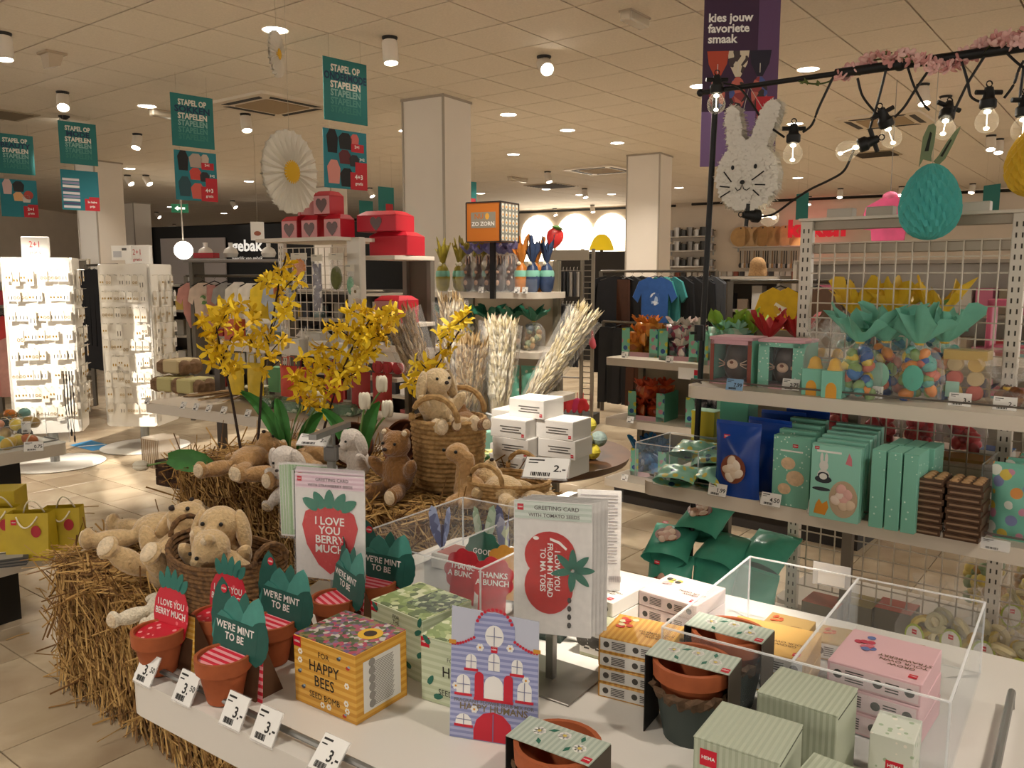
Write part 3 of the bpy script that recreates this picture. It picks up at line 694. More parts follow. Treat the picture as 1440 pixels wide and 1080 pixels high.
def text_print(t, w, h):
    b = MB()
    for k in range(22): b.box((0, -.0006, h * (.45 - .032 * k)), (w * (.84 - .14 * (k % 4 == 3)), .0003, .0017))
    for k in range(12): b.box((w * .25 + .002 * k, -.0006, -h * .38), (.001, .0003, .012))
    b.build('text_print', M('#a59fa0', .6), t)
for k, (px, Y) in enumerate((((842, 760), 1.56), ((820, 775), 1.50))):
    greet_card('c', ('white card back covered in small print beside the tomato cards', 'pale card back with small print and barcode behind the tomato cards')[k], AT(*px, Y), f2.rz + .1, .085, .20 - .04 * k, text_print, CARD_G)
price_tag(AT(765, 672, 1.37), f2.rz, '2.-', 'white price tag reading 2.- on top of the tomato card stand', w=.075, h=.045, tilt=-.95)

# ---- acrylic trays
def acrylic(label, cu, cv, w, d, h, rz=None, div=(), z=TZ, frame=TF, divx=False):
    """clear tray: four walls and dividers with bright polished edges"""
    p = frame.p(cu, cv, z); t = thing('acrylic_tray', label, 'tray', p, frame.rz if rz is None else rz); th = .0035
    segs = [((0, -d / 2), (w, th)), ((0, d / 2), (w, th)), ((-w / 2, 0), (th, d)), ((w / 2, 0), (th, d))]
    segs += [((0, v * d), (w, th)) for v in div if not divx] + [((v * w, 0), (th, d)) for v in div if divx]
    for i, ((x, y), (sx, sy)) in enumerate(segs):
        o = MB().box((x, y, h / 2), (sx, sy, h)).build('side_pane' if i < 4 else 'divider_pane', ACRYL, t)
        MB().box((x, y, h), (sx, sy, .0025)).build('top_edge', ACRYL_EDGE, o)
    for x in (-w / 2, w / 2):
        for y in (-d / 2, d / 2): MB().box((x, y, h / 2), (.003, .003, h)).build('corner_edge', ACRYL_EDGE, t)
    MB().box((0, 0, .001), (w, d, .002)).build('floor_pane', ACRYL, t)
    return t
acrylic('clear acrylic tray divided in two holding pink and yellow seed tins', 1.05, .63, .42, .42, .132, div=(0.0,), divx=True)
acrylic('clear acrylic tray at the back of the table holding flower shaped cards', .25, .67, .36, .4, .13, div=(.1,), divx=True)

# ---- flower and butterfly cards in the back tray
def flower_card(label, p, rz, col, text, r=.042, kind='flower', tilt=-.2, h=.07):
    t = thing('shaped_card', label, 'card', p, 0, 'shaped cards in the back tray', rot=(tilt, 0, rz))
    if kind == 'flower':
        n = 60; poly = [(r * (1 + .13 * abs(math.sin(4.5 * 2 * PI * k / n))) * math.cos(2 * PI * k / n), h + r * (1 + .13 * abs(math.sin(4.5 * 2 * PI * k / n))) * math.sin(2 * PI * k / n)) for k in range(n)]
        o = MB().prism(poly, .0014, 'xz').build('card', M(col, .6, 0, .15, 50), t)
        MB().prism([(-.03, 0), (.03, 0), (.03, h), (-.03, h)], .001, 'xz', off=.002).build('card_foot', M(col, .6), t)
        if text: lettering(text, .0165, PAPER, o, (0, -.001, h), bold=.02, line=.95)
    else:
        for s in (-1, 1):
            poly = [(s * x, z) for x, z in ((.002, .01), (.016, .03), (.03, .06), (.036, .1), (.03, .118), (.018, .11), (.006, .07))]
            MB().prism(poly, .0014, 'xz').build('wing', specks(col, 60), t, rot=(0, 0, -s * .7))
        MB().tube([(0, -.001, .01), (0, -.001, .07)], .003, 6).build('spine', M('#5f5a6e', .6), t)
    return t
zt = TZ + .006
flower_card('red dahlia shaped card reading THANKS A BUNCH beside the seed box', T(.315, .55, zt), TF.rz + .15, '#b3202b', 'THANKS\nA BUNCH')
flower_card('red dahlia shaped card reading THANKS A BUNCH beside the dark green box', T(.40, .545, zt), TF.rz + .35, '#b8262e', 'THANKS\nA BUNCH')
flower_card('orange flower shaped card behind the red dahlia cards', T(.375, .62, zt), TF.rz + .2, '#c08a33', None, .042)
flower_card('dark green leaf shaped card reading GOOD in the back tray', T(.29, .65, zt), TF.rz + .1, '#28604d', 'GOOD', .042, h=.078)
for k, (u, v, d, cols, lab) in enumerate(((.14, .70, .3, ['#8c97bd', '#6d7396', '#a9b5d6'], 'pale blue butterfly card at the end of the back tray'), (.22, .76, .8, ['#b9c9b2', '#cdd8c6', '#9fb598'], 'pale green butterfly card in the back tray'), (.27, .78, -.3, ['#6f7194', '#8a8fb3', '#5a5a7c'], 'blue grey butterfly card standing tallest in the back tray'),
                                          (.33, .80, .5, ['#c9d2ae', '#b4c09a', '#a2b08a'], 'olive green butterfly card with scalloped edge'), (.33, .70, -.6, ['#c7cdb2', '#8d8fa8', '#a7a7b8'], 'grey green butterfly card beside the lilac one'), (.40, .74, .3, ['#8a7f9b', '#a394b0', '#75698a'], 'lilac butterfly card beside the dark green box'))):
    flower_card(lab, T(u, v, TZ + .04), TF.rz + d, cols, None, kind='butterfly', tilt=-.1)
    t_ = MB(); 
for k in range(3):
    p = T(.15 + .09 * k, .74, TZ + .0025); t = thing('card_box', 'low white card carton carrying butterfly cards in the back tray', 'box', p, TF.rz, 'cartons in the back tray')
    MB().box((0, 0, .018), (.08, .09, .036), 0, None, .001).build('carton', M('#c9c5bc', .6), t); MB().box((0, 0, .0365), (.06, .07, .001)).build('slot_panel', M('#a84a3a', .6), t)
# ---- dark green plant box
t = thing('plant_box', 'dark green box with a window onto green leaves behind the house bag', 'box', T(.545, .51), TF.rz + .15)
MB().box((0, .04, .075), (.085, .08, .15), 0, None, .001).build('carton', M('#22342d', .55), t)
MB().box((.004, -.0006, .118), (.065, .001, .036)).build('info_label', M('#c9c9c4', .6), t)
MB().box((.004, -.0004, .055), (.066, .001, .075)).build('photo_window', M('#1a2820', .5), t)
b = MB(); rr = random.Random(5)
for k in range(26): mint_leaf(b, rr.uniform(-.02, .024), rr.uniform(.03, .06), .013, .026, rr.uniform(-2, 2), -.0016 - .0003 * k, k % 3)
b.build('leaf_print', [M('#6f9a3c', .6), M('#4d7a2c', .6), M('#8db354', .6)], t)

# ---- stacked seed tins
def tin(name, label, p, rz, size, col, group, top=None, side=None, words=None, stripe=None):
    w, d, h = size; t = thing(name, label, 'box', p, rz, group)
    MB().box((0, 0, h / 2), size, 0, None, .0012).build('carton', stripe or M(col, .5), t)
    MB().box((0, -d / 2 - .0004, h / 2), (w * .94, .0006, h * .78)).build('side_print', M(side or '#d8d4cd', .6), t)
    b = MB(); b.prism(disc(h * .2, 12, -w * .38, h / 2), .0004, 'xz', 0, None, -d / 2 - .001)
    for k in range(5): b.box((-w * .2, -d / 2 - .001, h * (.28 + .11 * k)), (w * .2, .0003, h * .05))
    b.prism(disc(h * .2, 12, w * .05, h / 2), .0004, 'xz', 0, None, -d / 2 - .001); b.prism(disc(h * .2, 12, w * .38, h / 2), .0004, 'xz', 0, None, -d / 2 - .001)
    for k in range(4): b.box((w * .2, -d / 2 - .001, h * (.3 + .12 * k)), (w * .14, .0003, h * .05))
    b.build('icon_print', M('#4a4640', .6), t)
    if words:
        lettering(words, d * .085, M('#6a5035', .6), t, (w * .22, -d * .12, h + .0008), rot=(0, 0, PI), bold=.01)
        b = MB(); rr = random.Random(len(label))
        for k in range(9): b.prism(disc(w * .05, 10, -w * .26 + rr.uniform(-.1, .1) * w, rr.uniform(-.1, .34) * d), .0004, 'xy', k % 3, None, h + .0004 + .00015 * k)
        b.build('berry_print', [M(x, .6) for x in top], t)
        logo(t, (w * .38, -d * .38, h + .0008), .012, rot=(-PI / 2, 0, 0))
    return t
YST = stripes('#c88f3a', '#d8a64f', .01, 'X'); hY = .027
for k in range(4):
    tin('seed_tin', 'yellow striped flat seed carton, topmost of the stack by the card stand' if k == 3 else 'yellow striped flat seed carton stacked under another by the card stand', T(.795, .44, TZ + k * hY), TF.rz + .12 + .01 * (k % 2), (.118, .10, hY - .0006), '#c88f3a', 'yellow seed cartons', ['#b93636', '#c65a4a', '#d8cfa8'], words='GROW\nYOUR OWN\nJUICY TOMATO' if k == 3 else None, stripe=YST)
PK = M('#d9b9bb', .55); hP = .036
for k in range(3):
    tin('seed_tin', 'pale pink flat seed carton with berry print, topmost in the acrylic tray' if k == 2 else 'pale pink flat seed carton under another in the acrylic tray', T(1.15, .575, TZ + .002 + k * hP), TF.rz - .08 + .02 * k, (.135, .145, hP - .0008), '#d9b0b4', 'pink seed cartons', ['#b33a4c', '#5f6fa0', '#c86a78'], words='GROW\nYOUR OWN\nSTRAWBERRY' if k == 2 else None, side='#dcc6c6')
for k in range(2):
    tin('seed_tin', ('yellow flat seed carton under the divider of the acrylic tray', 'yellow flat seed carton with lettering in the tray beyond the sleeved pots')[k], T(.955, .615, TZ + .002 + k * .036), TF.rz + .06, (.15, .13, .035), '#c9a05a', 'yellow seed cartons', ['#b98a3a', '#c9a05a', '#a86f2a'], words='GROW\nYOUR OWN' if k else None)
for k in range(3):
    tin('seed_tin', 'orange topped seed carton in the far corner of the acrylic tray', T(.94 + .1 * k, .775, TZ + .002), TF.rz + .1 * k, (.085, .08, .035), '#a88a55', 'small orange topped cartons', ['#b5532c', '#c0623a', '#a8482a'], words='GROW')
WS = '#d9d5cd'
for k in range(3):
    tin('seed_tin', 'white flat seed carton with face print, topmost under the spotlight' if k == 2 else 'white flat seed carton under another beside the yellow stack', T(.62, .62, TZ + k * .03), TF.rz - .1, (.125, .115, .029), WS, 'white seed cartons', ['#9fb8c8', '#d8d0a0', '#c8c4bc'], words='GROW\nYOUR OWN' if k == 2 else None, side='#cfcac2')
for k in range(3):
    tin('seed_tin', 'white pink flat seed carton, topmost beyond the acrylic tray' if k == 2 else 'white pink flat seed carton under another beyond the acrylic tray', T(.755, .70, TZ + k * .03), TF.rz - .1, (.125, .12, .029), '#dcc9c6', 'white seed cartons', ['#c9c05a', '#4a4640', '#c8a8a4'], words='GROW\nYOUR OWN' if k == 2 else None, side='#d6c4c0')
t = tin('seed_tin', 'small red and white seed carton below the tomato cards', T(.57, .60, TZ), TF.rz, (.06, .055, .05), '#b8ae94', 'small cartons behind the cards', ['#a03a30', '#c8c0b0', '#b0523a'], words='GROW')
t = tin('seed_tin', 'sage green seed carton behind the tomato card post', T(.665, .53, TZ), TF.rz, (.055, .06, .06), '#a8a88c', 'small cartons behind the cards', ['#a03a30', '#c8c0b0', '#7a8a5a'], words='GROW')
# clear sign holder at the back of the tray
t = thing('sign_holder', 'clear plastic sign holder with a blank white card clipped on the acrylic tray', 'sign', T(1.0, .842, TZ + .105), TF.rz)
MB().box((0, 0, .02), (.07, .002, .045)).build('sleeve', clear('#ffffff', .35), t); MB().box((0, -.002, .014), (.05, .001, .026)).build('card', PAPER, t)

# ---- pots in card sleeves
SLEEVE_ST = stripes('#a7b3a4', '#bcc5b6', .008, 'X'); DKGREEN = M('#3b4440', .6); CREPE = M('#5d4632', .85, 0, .3, 60, .4)
def sleeved_pot(label, p, rz, two=True):
    t = thing('sleeved_pot', label, 'flower pot', p, rz, 'terracotta pots in striped card sleeves')
    H = .125 if two else .07; r = .06
    if two: MB().lathe([(0, 0), (r * .7, 0), (r * .93, H * .62), (r * .88, H * .62), (r * .66, .004), (0, .004)], 24).build('outer_pot', DKGREEN, t, True)
    pot_mesh(r, .08 if two else .064, .024).build('pot', TERRA, t, True, loc=(0, 0, H - (.084 if two else .066)))
    w = r * 2.16
    MB().box((0, 0, H + .001), (w, .062, .0016)).build('sleeve_top', SLEEVE_ST, t)
    MB().box((w / 2, 0, H / 2), (.0016, .062, H)).build('sleeve_side', M('#4b4237', .7), t); MB().box((-w / 2, 0, H / 2), (.0016, .062, H)).build('sleeve_side', M('#23211f', .7), t)
    b = MB()
    for x, y in ((-.032, .004), (.004, .012), (.036, -.004)):
        for k in range(7): b.prism(disc(.0042, 6, x + .006 * math.cos(k * .9), y + .006 * math.sin(k * .9)), .0003, 'xy', 0, None, H + .002)
        b.prism(disc(.003, 6, x, y), .0003, 'xy', 1, None, H + .0024)
    b.build('flower_print', [M('#e4e2da', .6), M('#c9b25a', .6)], t)
    b = MB()
    for x, y, a in ((-.015, .016, .6), (.022, -.014, 1.3), (.03, .018, 1.7), (-.02, -.018, 2.2)):
        q = [(x + c * math.cos(a) - s * math.sin(a), y + c * math.sin(a) + s * math.cos(a)) for c, s in ((-.008, 0), (0, .0035), (.008, 0), (0, -.0035))]; b.prism(q, .0003, 'xy', 0, None, H + .002)
    b.build('leaf_print', M('#2d6a55', .6), t)
    logo(t, (w / 2 - .008, -.022, H + .0022), .012, rot=(-PI / 2, 0, 0))
    z = H * .55 if two else .02
    b = MB(); b.lathe([(r * .80, z - .012), (r * .93, z), (r * 1.04, z + .012), (r * .98, z + .018), (r * .84, z + .004)], 40, 0, None, lambda a, zz: 1 + .05 * math.sin(13 * a + zz * 300) + .04 * math.sin(23 * a))
    b.build('paper_filling', CREPE, t)
    return t
sleeved_pot('terracotta pot in a striped sleeve set in a dark green pot before the green boxes', T(.918, .362), TF.rz + .06)
sleeved_pot('terracotta pot in a striped sleeve set in a dark green pot beside the acrylic tray', T(.885 + .04, .50 - .005), TF.rz + .0, True)
sleeved_pot('low terracotta pot in a striped sleeve beside the house bag', T(.822, .128), TF.rz + .02, False)
MB_ = None
# ---- sage ribbed gift boxes
SAGE = stripes('#a3aa93', '#b1b7a1', .008, 'X', .5, .6, .5)
def sage_box(label, p, rz, size, brand=True):
    w, d, h = size; t = thing('gift_box', label, 'box', p, rz, 'sage green ribbed gift boxes')
    MB().box((0, 0, h / 2), size, 0, None, .0014).build('carton', SAGE, t)
    l = MB(); l.box((0, 0, h + .001), (w + .001, d + .001, .0022), 0, None, .0006); l.build('lid', SAGE, t)
    MB().box((w / 2 + .0003, 0, h - .004), (.0008, d * .96, .0012)).build('lid_seam', M('#55584c', .7), t)
    if brand: logo(t, (-w / 2 + .02, -d / 2 - .0002, h - .022), .022)
    return t
sage_box('sage green ribbed gift box standing highest before the acrylic tray', T(1.088, .365), TF.rz - .04, (.11, .095, .12), False)
sage_box('sage green ribbed gift box with red patch between pot sleeves and front edge', T(1.055, .218), TF.rz + .02, (.108, .105, .118))
sage_box('sage green ribbed gift box low beside the one with the red patch', T(1.175, .19), TF.rz - .1, (.10, .10, .10), False)
t = thing('seed_box', 'small white box with flower print and red patch beside the gift boxes', 'box', T(1.20, .395), TF.rz + .02)
MB().box((0, 0, .045), (.055, .07, .09), 0, None, .001).build('carton', specks(['#d8dcd0', '#9db090', '#e4ded0', '#c8cfba'], 90, .5, .3, '#cfd2c4'), t); logo(t, (.005, -.0352, .05), .022, h=.014)
# ================================================================== bags and cartons
def tissue_mesh(R, H, seed, mat, pl=7, up=1.0):
    rr = random.Random(seed); a1, a2, a3 = rr.uniform(0, 6), rr.uniform(0, 6), rr.uniform(0, 6)
    def fn(u, v):
        a = 2 * PI * u; k = 1 + .30 * v * math.sin(pl * a + a1) + .22 * v * math.sin((pl + 4) * a + a2) + .15 * v * math.sin(3 * a + a3)
        r = .010 + R * v ** .75 * k; z = H * v * (1 + .35 * v * math.sin(2 * a + a3) + .25 * v * math.sin(pl * a + a1 + .7)) * up
        return (r * math.cos(a), r * math.sin(a), z)
    return MB().patch(fn, 48, 5).mesh('tissue', [mat], True, 1.2)
def pillow(w, h, t, seed=0, lumps=.0, nu=12, nv=14, flat_bottom=True):
    """a filled bag standing in the xz plane, base at z=0"""
    b = MB(); off = seed * 7.3
    for s in (-1, 1):
        def fn(u, v, s=s):
            e = max(0.0, math.sin(PI * min(1, max(0, u)))) ** .5 * (max(0.0, math.sin(PI * (.12 + .88 * v if flat_bottom else v)))) ** .55
            n = noise.noise(Vector((u * 4 + off, v * 4, s * 3))) * lumps
            wx = w * (1 - .06 * math.sin(PI * v))
            return ((u - .5) * wx, s * (t / 2 * e + n * e), v * h)
        b.patch(fn, nu, nv) if s > 0 else b.patch(lambda u, v: fn(1 - u, v), nu, nv)
    return b
SWEETS = {}
def sweets_mesh(cols, w, d, h, n, r, seed=1, long=1.0):
    key = (tuple(cols), w, d, h, n, r, seed)
    if key in SWEETS: return SWEETS[key]
    b = MB(); rr = random.Random(seed); mats = [M(c, .3) for c in cols]
    for k in range(n):
        z = r * .8 + (h - r) * (k + .5) / n; s = .92 if z < h * .75 else .7
        a = rr.uniform(0, 2 * PI); q = math.sqrt(rr.uniform(.35, 1))
        x, y = math.cos(a) * q * (w / 2 - r) * s, math.sin(a) * q * (d / 2 - r) * s
        R3 = Matrix.Rotation(rr.uniform(0, 3), 4, 'Z') @ Matrix.Rotation(rr.uniform(0, 3), 4, 'Y')
        b.ell((x, y, z), (r, r, r * 1.3 * long), rr.randrange(len(cols)), R3, 8, 5)
    me = b.mesh('sweets', mats, True); SWEETS[key] = me; return me
def cello_bag(label, p, rz, w, d, h, cols, tcol, group, n=34, r=.018, seed=1, ttop=.09, tr=.075, name='sweets_bag', ribbon='#d8b24a', tissue=True, lab=None, cat='bag', rot=None):
    t = thing(name, label, cat, p, rz, group, rot)
    tag(obj('sweets', sweets_mesh(cols, w * .94, d * .94, h * .92, n, r, seed), t), kind='stuff')
    def wob(a, z): return 1 + .05 * math.sin(5 * a + z * 40 + seed) + .04 * math.sin(9 * a - z * 60)
    prof = [(.42, 0), (.5, .01), (.53, h * .4), (.5, h * .75), (.36, h * .92), (.12, h * 1.04), (.10, h * 1.08)]
    m = MB(); m.lathe([(q, z) for q, z in prof], 16, 0, Matrix.Diagonal((w, d, 1, 1)), wob); m.build('wrap', CELLO, t, True)
    if tissue: obj('tissue', tissue_mesh(tr, ttop, seed, M(tcol, .5, 0, .1, 12)), t, (0, 0, h * 1.05))
    else: obj('cello_top', tissue_mesh(tr * .7, ttop * .8, seed, CELLO), t, (0, 0, h * 1.05))
    MB().lathe([(.012, -.006), (.015, 0), (.012, .006)], 8).build('tie', M(ribbon, .4), t, True, loc=(0, 0, h * 1.06))
    if lab: MB().ell((0, -d * .5, h * .45), (w * .22, .004, h * .24), 0).build('paper_egg', M(lab, .6), t, True)
    return t
def paper_bag(label, p, rz, w, h, d, mat, group, seed=0, rot=None, face=None, lumps=.008, name='sweets_bag'):
    t = thing(name, label, 'bag', p, rz, group, rot)
    pillow(w, h, d, seed, lumps).build('bag', mat, t, True)
    MB().box((0, 0, h + .004), (w * .97, .003, .012)).build('seal', mat, t)
    if face: face(t, w, h, d)
    return t
def carton(label, p, rz, size, mat, group, name='carton', face=None, cat='box', rot=None, lid=None):
    w, d, h = size; t = thing(name, label, cat, p, rz, group, rot)
    MB().box((0, 0, h / 2), size, 0, None, .0015).build('carton_body', mat, t)
    MB().box((0, 0, h + .0006), (w * .99, d * .99, .0014)).build('carton_lid', lid or mat, t)
    if face: face(t, w, d, h)
    return t
# ================================================================== wire gondola with Easter sweets
GF = Frame((.474, 3.012), 130); Z1, Z2, Z3 = 1.10, .75, .20
SHELF_M = M('#d3c8b8', .45); SLOT = M('#cfc6b8', .4, .1)
def shelf_part(t, u0, u1, v0, v1, z, th=.045, r=.05, name='shelf', mat=None):
    w, d = u1 - u0, v1 - v0
    return MB().prism(rrect(w, d, r, 5, (u0 + u1) / 2, (v0 + v1) / 2), th, 'xy', off=z - th).build(name, mat or SHELF_M, t, True, sharp=.5)
def wire_panel(t, u0, u1, v, z0, z1, step=.055, r=.0022, mat=None, name='wire_grid'):
    b = MB(); n = max(2, round((u1 - u0) / step)); m = max(2, round((z1 - z0) / step))
    for i in range(n + 1):
        x = u0 + (u1 - u0) * i / n; b.box((x, v, (z0 + z1) / 2), (2 * r, 2 * r, z1 - z0))
    for j in range(m + 1):
        z = z0 + (z1 - z0) * j / m; b.box(((u0 + u1) / 2, v + r, z), (u1 - u0, 2 * r, 2 * r))
    return b.build(name, mat or M('#b5aa98', .4, .4), t)
def slotted_post(t, u, v, z1, z0=0.0, w=.045):
    o = MB().box((u, v, (z0 + z1) / 2), (w, .03, z1 - z0), 0, None, .003).build('upright', SLOT, t)
    b = MB(); n = int((z1 - z0) / .035)
    for k in range(n): b.box((u - .009, v - .0155, z0 + .02 + k * .035), (.005, .001, .016)); b.box((u + .009, v - .0155, z0 + .02 + k * .035), (.005, .001, .016))
    b.build('slot_row', M('#3d362d', .7), o)
t = thing('shop_gondola', 'cream wire backed gondola with three shelves of Easter sweets', 'shelf', GF.p(0, 0), GF.rz); GOND = t
shelf_part(t, .10, 2.0, .13, .48, Z1); shelf_part(t, 0, 2.0, .0, .5, Z2, .05); shelf_part(t, -.2, 2.0, .0, .52, Z3, .06)
shelf_part(t, .3, 2.0, .56, .95, .85); shelf_part(t, .3, 2.0, .56, .95, 1.2); shelf_part(t, .3, 2.0, .56, .98, Z3, .06)
for u in (.39, 1.08, 1.77): slotted_post(t, u, .52, 1.71)
for u in (.14, .62, 1.3): MB().box((u, .44, .55), (.035, .03, 1.0)).build('post', M('#6b6154', .5, .3), t)
for u0, u1 in ((.39, 1.08), (1.08, 1.77)): wire_panel(t, u0, u1, .51, .30, 1.62)
for z in (1.685, 1.60, 1.18): MB().box((1.08, .535, z), (1.42, .02, .035), 0, None, .003).build('crossbar', M('#9b8f7e', .4, .3), t)
MB().box((1.08, .50, 1.705), (1.42, .05, .01)).build('top_bar', SLOT, t)
for z, u0, v in ((Z1, .12, .15), (Z2, .03, .02)):
    MB().tube([(u0 + .01, v + .06, z + .002), (u0, v, z + .022), (1.95, v, z + .022)], .0035, 6).build('rail', M('#77716a', .35, .7), t)
def on1(x, y): return G(x, y, Z1)
def on2(x, y): return G(x, y, Z2)
def on3(x, y): return G(x, y, Z3)
gz = GF.rz
MINT = '#7fbfa9'
# --- top shelf
def choc_face(t, w, h, d, frame):
    pass
CHOC = M('#3a1f12', .35)
for k, (px, lab) in enumerate((((1025, 541), 'pink lidded box with a chocolate bunny face at the shelf end'), ((1100, 548), 'pink lidded teal framed box with a chocolate bunny face beside the chicks'))):
    p = on1(*px) + GF.v * .07 - GF.u * (.0 if k == 0 else .012); w, d, h = .165, .13, .165
    t = thing('bunny_box', lab, 'box', p, gz, 'chocolate bunny boxes')
    MB().box((0, 0, h + .006), (w + .006, d + .006, .012), 0, None, .002).build('lid', M('#d0a2ab', .55), t)
    MB().box((0, 0, .006), (w, d, .012)).build('tray_base', M('#d3a5ac', .55), t)
    DOT = specks(['#dfe8dc', '#cfe0d2'], 75, .5, .22, MINT)
    for x in ((-w / 2 + .008, .016), (w / 2 - .008, .016)) if k == 0 else ((-w / 2 + .02, .04), (w / 2 - .02, .04)): MB().box((x[0], -d / 2 + .001, h / 2), (x[1], .002, h)).build('frame_post', DOT if k else M('#8a4a3e', .6), t)
    MB().box((0, -d / 2 + .001, h - .008), (w, .002, .016)).build('frame_head', DOT if k else M('#c79aa2', .5), t)
    for s in (-1, 1): MB().box((s * w / 2, 0, h / 2), (.002, d, h)).build('side_wall', M(MINT, .55), t)
    MB().box((0, d / 2, h / 2), (w, .002, h)).build('back_wall', M('#4a2a1a', .6), t)
    MB().box((0, -d / 2 + .003, h / 2), (w, .0012, h)).build('window', ACRYL, t)
    blob([((0, 0, .07), (.055, .045, .065)), ((0, 0, .115), (.045, .04, .04))], .008, CHOC, 'chocolate_bunny', t)
    f = MB(); f.ell((0, -.047, .075), (.022, .008, .018), 0, None, 10, 7); f.ell((0, -.054, .082), (.008, .006, .006), 1, None, 8, 5)
    for s in (-1, 1):
        for q in (-.3, 0, .3): f.tube([(s * .03, -.045, .075 + q * .01), (s * .055, -.045, .076 + q * .05)], .0018, 4, 0)
    f.build('muzzle', [M('#d9b59a', .5), M('#7a3b20', .5)], t, True)
for k in range(5):
    px = ((1140, 556), (1168, 560), (1128, 536), (1150, 538), (1172, 540))[k]
    p = on1(*px) + GF.v * .03; t = thing('chick_box', 'teal card box with a yellow chick in clear wrap beside the chocolate bunnies', 'box', p, gz, 'chick boxes')
    MB().box((0, 0, .045), (.068, .06, .09), 0, None, .002).build('carton', M(MINT, .55), t)
    MB().prism([(.018 * math.cos(a), .028 + .024 * math.sin(a)) for a in [i * PI / 8 for i in range(9)]] + [(-.018, 0), (.018, 0)], .001, 'xz', off=-.0312).build('arch_window', M('#d99a2e', .5), t)
    blob([((0, 0, .085), (.027, .024, .03)), ((0, 0, .112), (.02, .02, .02))], .006, M('#e0ae3a', .7), 'chick', t)
    MB().lathe([(.04, .09), (.042, .12), (.03, .16), (.012, .185)], 12, 0, None, lambda a, z: 1 + .08 * math.sin(5 * a + z * 50)).build('wrap', CELLO, t, True)
    obj('cello_top', tissue_mesh(.03, .05, k, CELLO), t, (0, 0, .18))
EGGS = ['#2f6fb0', '#d9832c', '#d3b53a', '#58a59a', '#c86a50', '#1e4f94', '#7e9c5a']
TEAL = '#74b8a2'
for k, (px, lab) in enumerate((((1198, 562), 'clear bag of foil eggs with teal tissue beside the chick boxes'), ((1235, 560), 'clear bag of foil eggs with teal tissue and a paper egg behind the 2.- tag'), ((1215, 536), 'clear bag of foil eggs with upright teal tissue at the wire back'),
                               ((1282, 566), 'clear bag of foil eggs with broad teal tissue and a round paper egg'), ((1318, 562), 'clear bag of foil eggs with teal tissue beside the macaron box'), ((1300, 540), 'clear bag of foil eggs with two tall teal tissue points'))):
    p = on1(*px) + GF.v * (.05 + .09 * (k in (2, 5))) ; cello_bag(lab, p, gz, .145, .11, .175, EGGS, TEAL, 'egg bags with teal tissue', 40, .0185, k + 2, .085, .082, lab=(None, '#8fc0a8', None, '#5fae98', None, None)[k])
t = thing('macaron_box', 'clear box of pink and yellow macarons beside the egg bags', 'box', on1(1352, 566) + GF.v * .05, gz)
MB().box((0, 0, .085), (.13, .09, .17), 0, None, .003).build('clear_case', clear('#fff3dc', .12), t); MB().box((0, 0, .15), (.125, .085, .03)).build('gold_band', M('#c2a24a', .5), t)
for k in range(6):
    b = MB(); b.lathe([(0, -.014), (.022, -.012), (.025, -.004), (.022, 0), (.025, .004), (.022, .012), (0, .014)], 14, 0, Matrix.Rotation(PI / 2, 4, 'X')); b.build('macaron', M(('#c9605e', '#cfae62', '#c9b48a')[k % 3], .7), t, True, loc=((-.03 if k % 2 else .03), -.022, .03 + .045 * (k // 2)))
MB().box((-.03, -.047, .04), (.04, .002, .05)).build('paper_label', M('#a8cfc0', .6), t)
cello_bag('brown cookies in a clear bag at the end of the macaron box', on1(1412, 572) + GF.v * .04, gz, .11, .08, .05, ['#7a4a28', '#9a6a3c', '#5a3218'], '#d0c8b8', 'cookie bags', 12, .02, 4, tissue=False)
carton('clear acrylic biscuit drum standing beside the macaron box', on1(1405, 560) + GF.v * .16, gz, (.12, .1, .15), clear('#f4efe2', .15), 'shelf cartons', 'biscuit_drum')
for px, pr, lab, col in (((1034, 549), '7.99', 'pale blue price tag reading 7.99 under the chocolate bunny box', M('#7fa6c9', .6)), ((1113, 549), '2.75', 'white price tag reading 2.75 under the chick boxes', PAPER), ((1228, 560), '2.-', 'white price tag reading 2.- under the egg bags', PAPER), ((1350, 571), '3.-', 'white price tag reading 3.- under the macaron box', PAPER), ((1413, 577), '2.-', 'white price tag reading 2.- past the macaron box', PAPER)):
    price_tag(on1(*px) - GF.v * .012 + Vector((0, 0, .002)), gz, pr, lab, tilt=-.25, w=.062, h=.04, col=col)
# --- middle shelf
acrylic('clear acrylic tray at the shelf end holding green sweet bags', *GF.uv(on2(960, 668)), .26, .26, .13, z=Z2, frame=GF)
EGGDOT = specks(['#d2c24a', '#2a4f7c', '#8fc9ae'], 32, .35, .4, '#8cc4aa')
for k, (px, z, r) in enumerate((((945, 690), .03, .2), ((985, 690), .03, -.3), ((965, 672), .085, .1), ((1000, 680), .06, .5))):
    p = on2(*px); p.z = Z2 + z; paper_bag(('green egg printed sweet bag lying at the tray corner', 'green egg printed sweet bag lying in the tray beside the blue bags', 'green egg printed sweet bag lying on top in the tray', 'green egg printed sweet bag leaning on the yellow cartons')[k], p, gz + r, .15, .13, .06, EGGDOT, 'green sweet bags', k, rot=(-1.35, 0, gz + r), lumps=.015)
for k in range(2): carton(('yellow topped teal carton standing low in the acrylic tray', 'yellow topped teal carton stacked on another in the tray')[k], on2(978, 655) + GF.v * .09 + Vector((0, 0, .11 * k + .003)), gz, (.10, .08, .055 + .045), M('#b9a92f', .5), 'yellow cartons', lid=M('#8fbfa4', .5))
carton('tall teal carton with yellow lid behind the blue marshmallow bags', on2(1020, 668) + GF.v * .10, gz, (.115, .09, .285), M('#4f9f86', .5), 'yellow cartons', lid=M('#c8b733', .5))
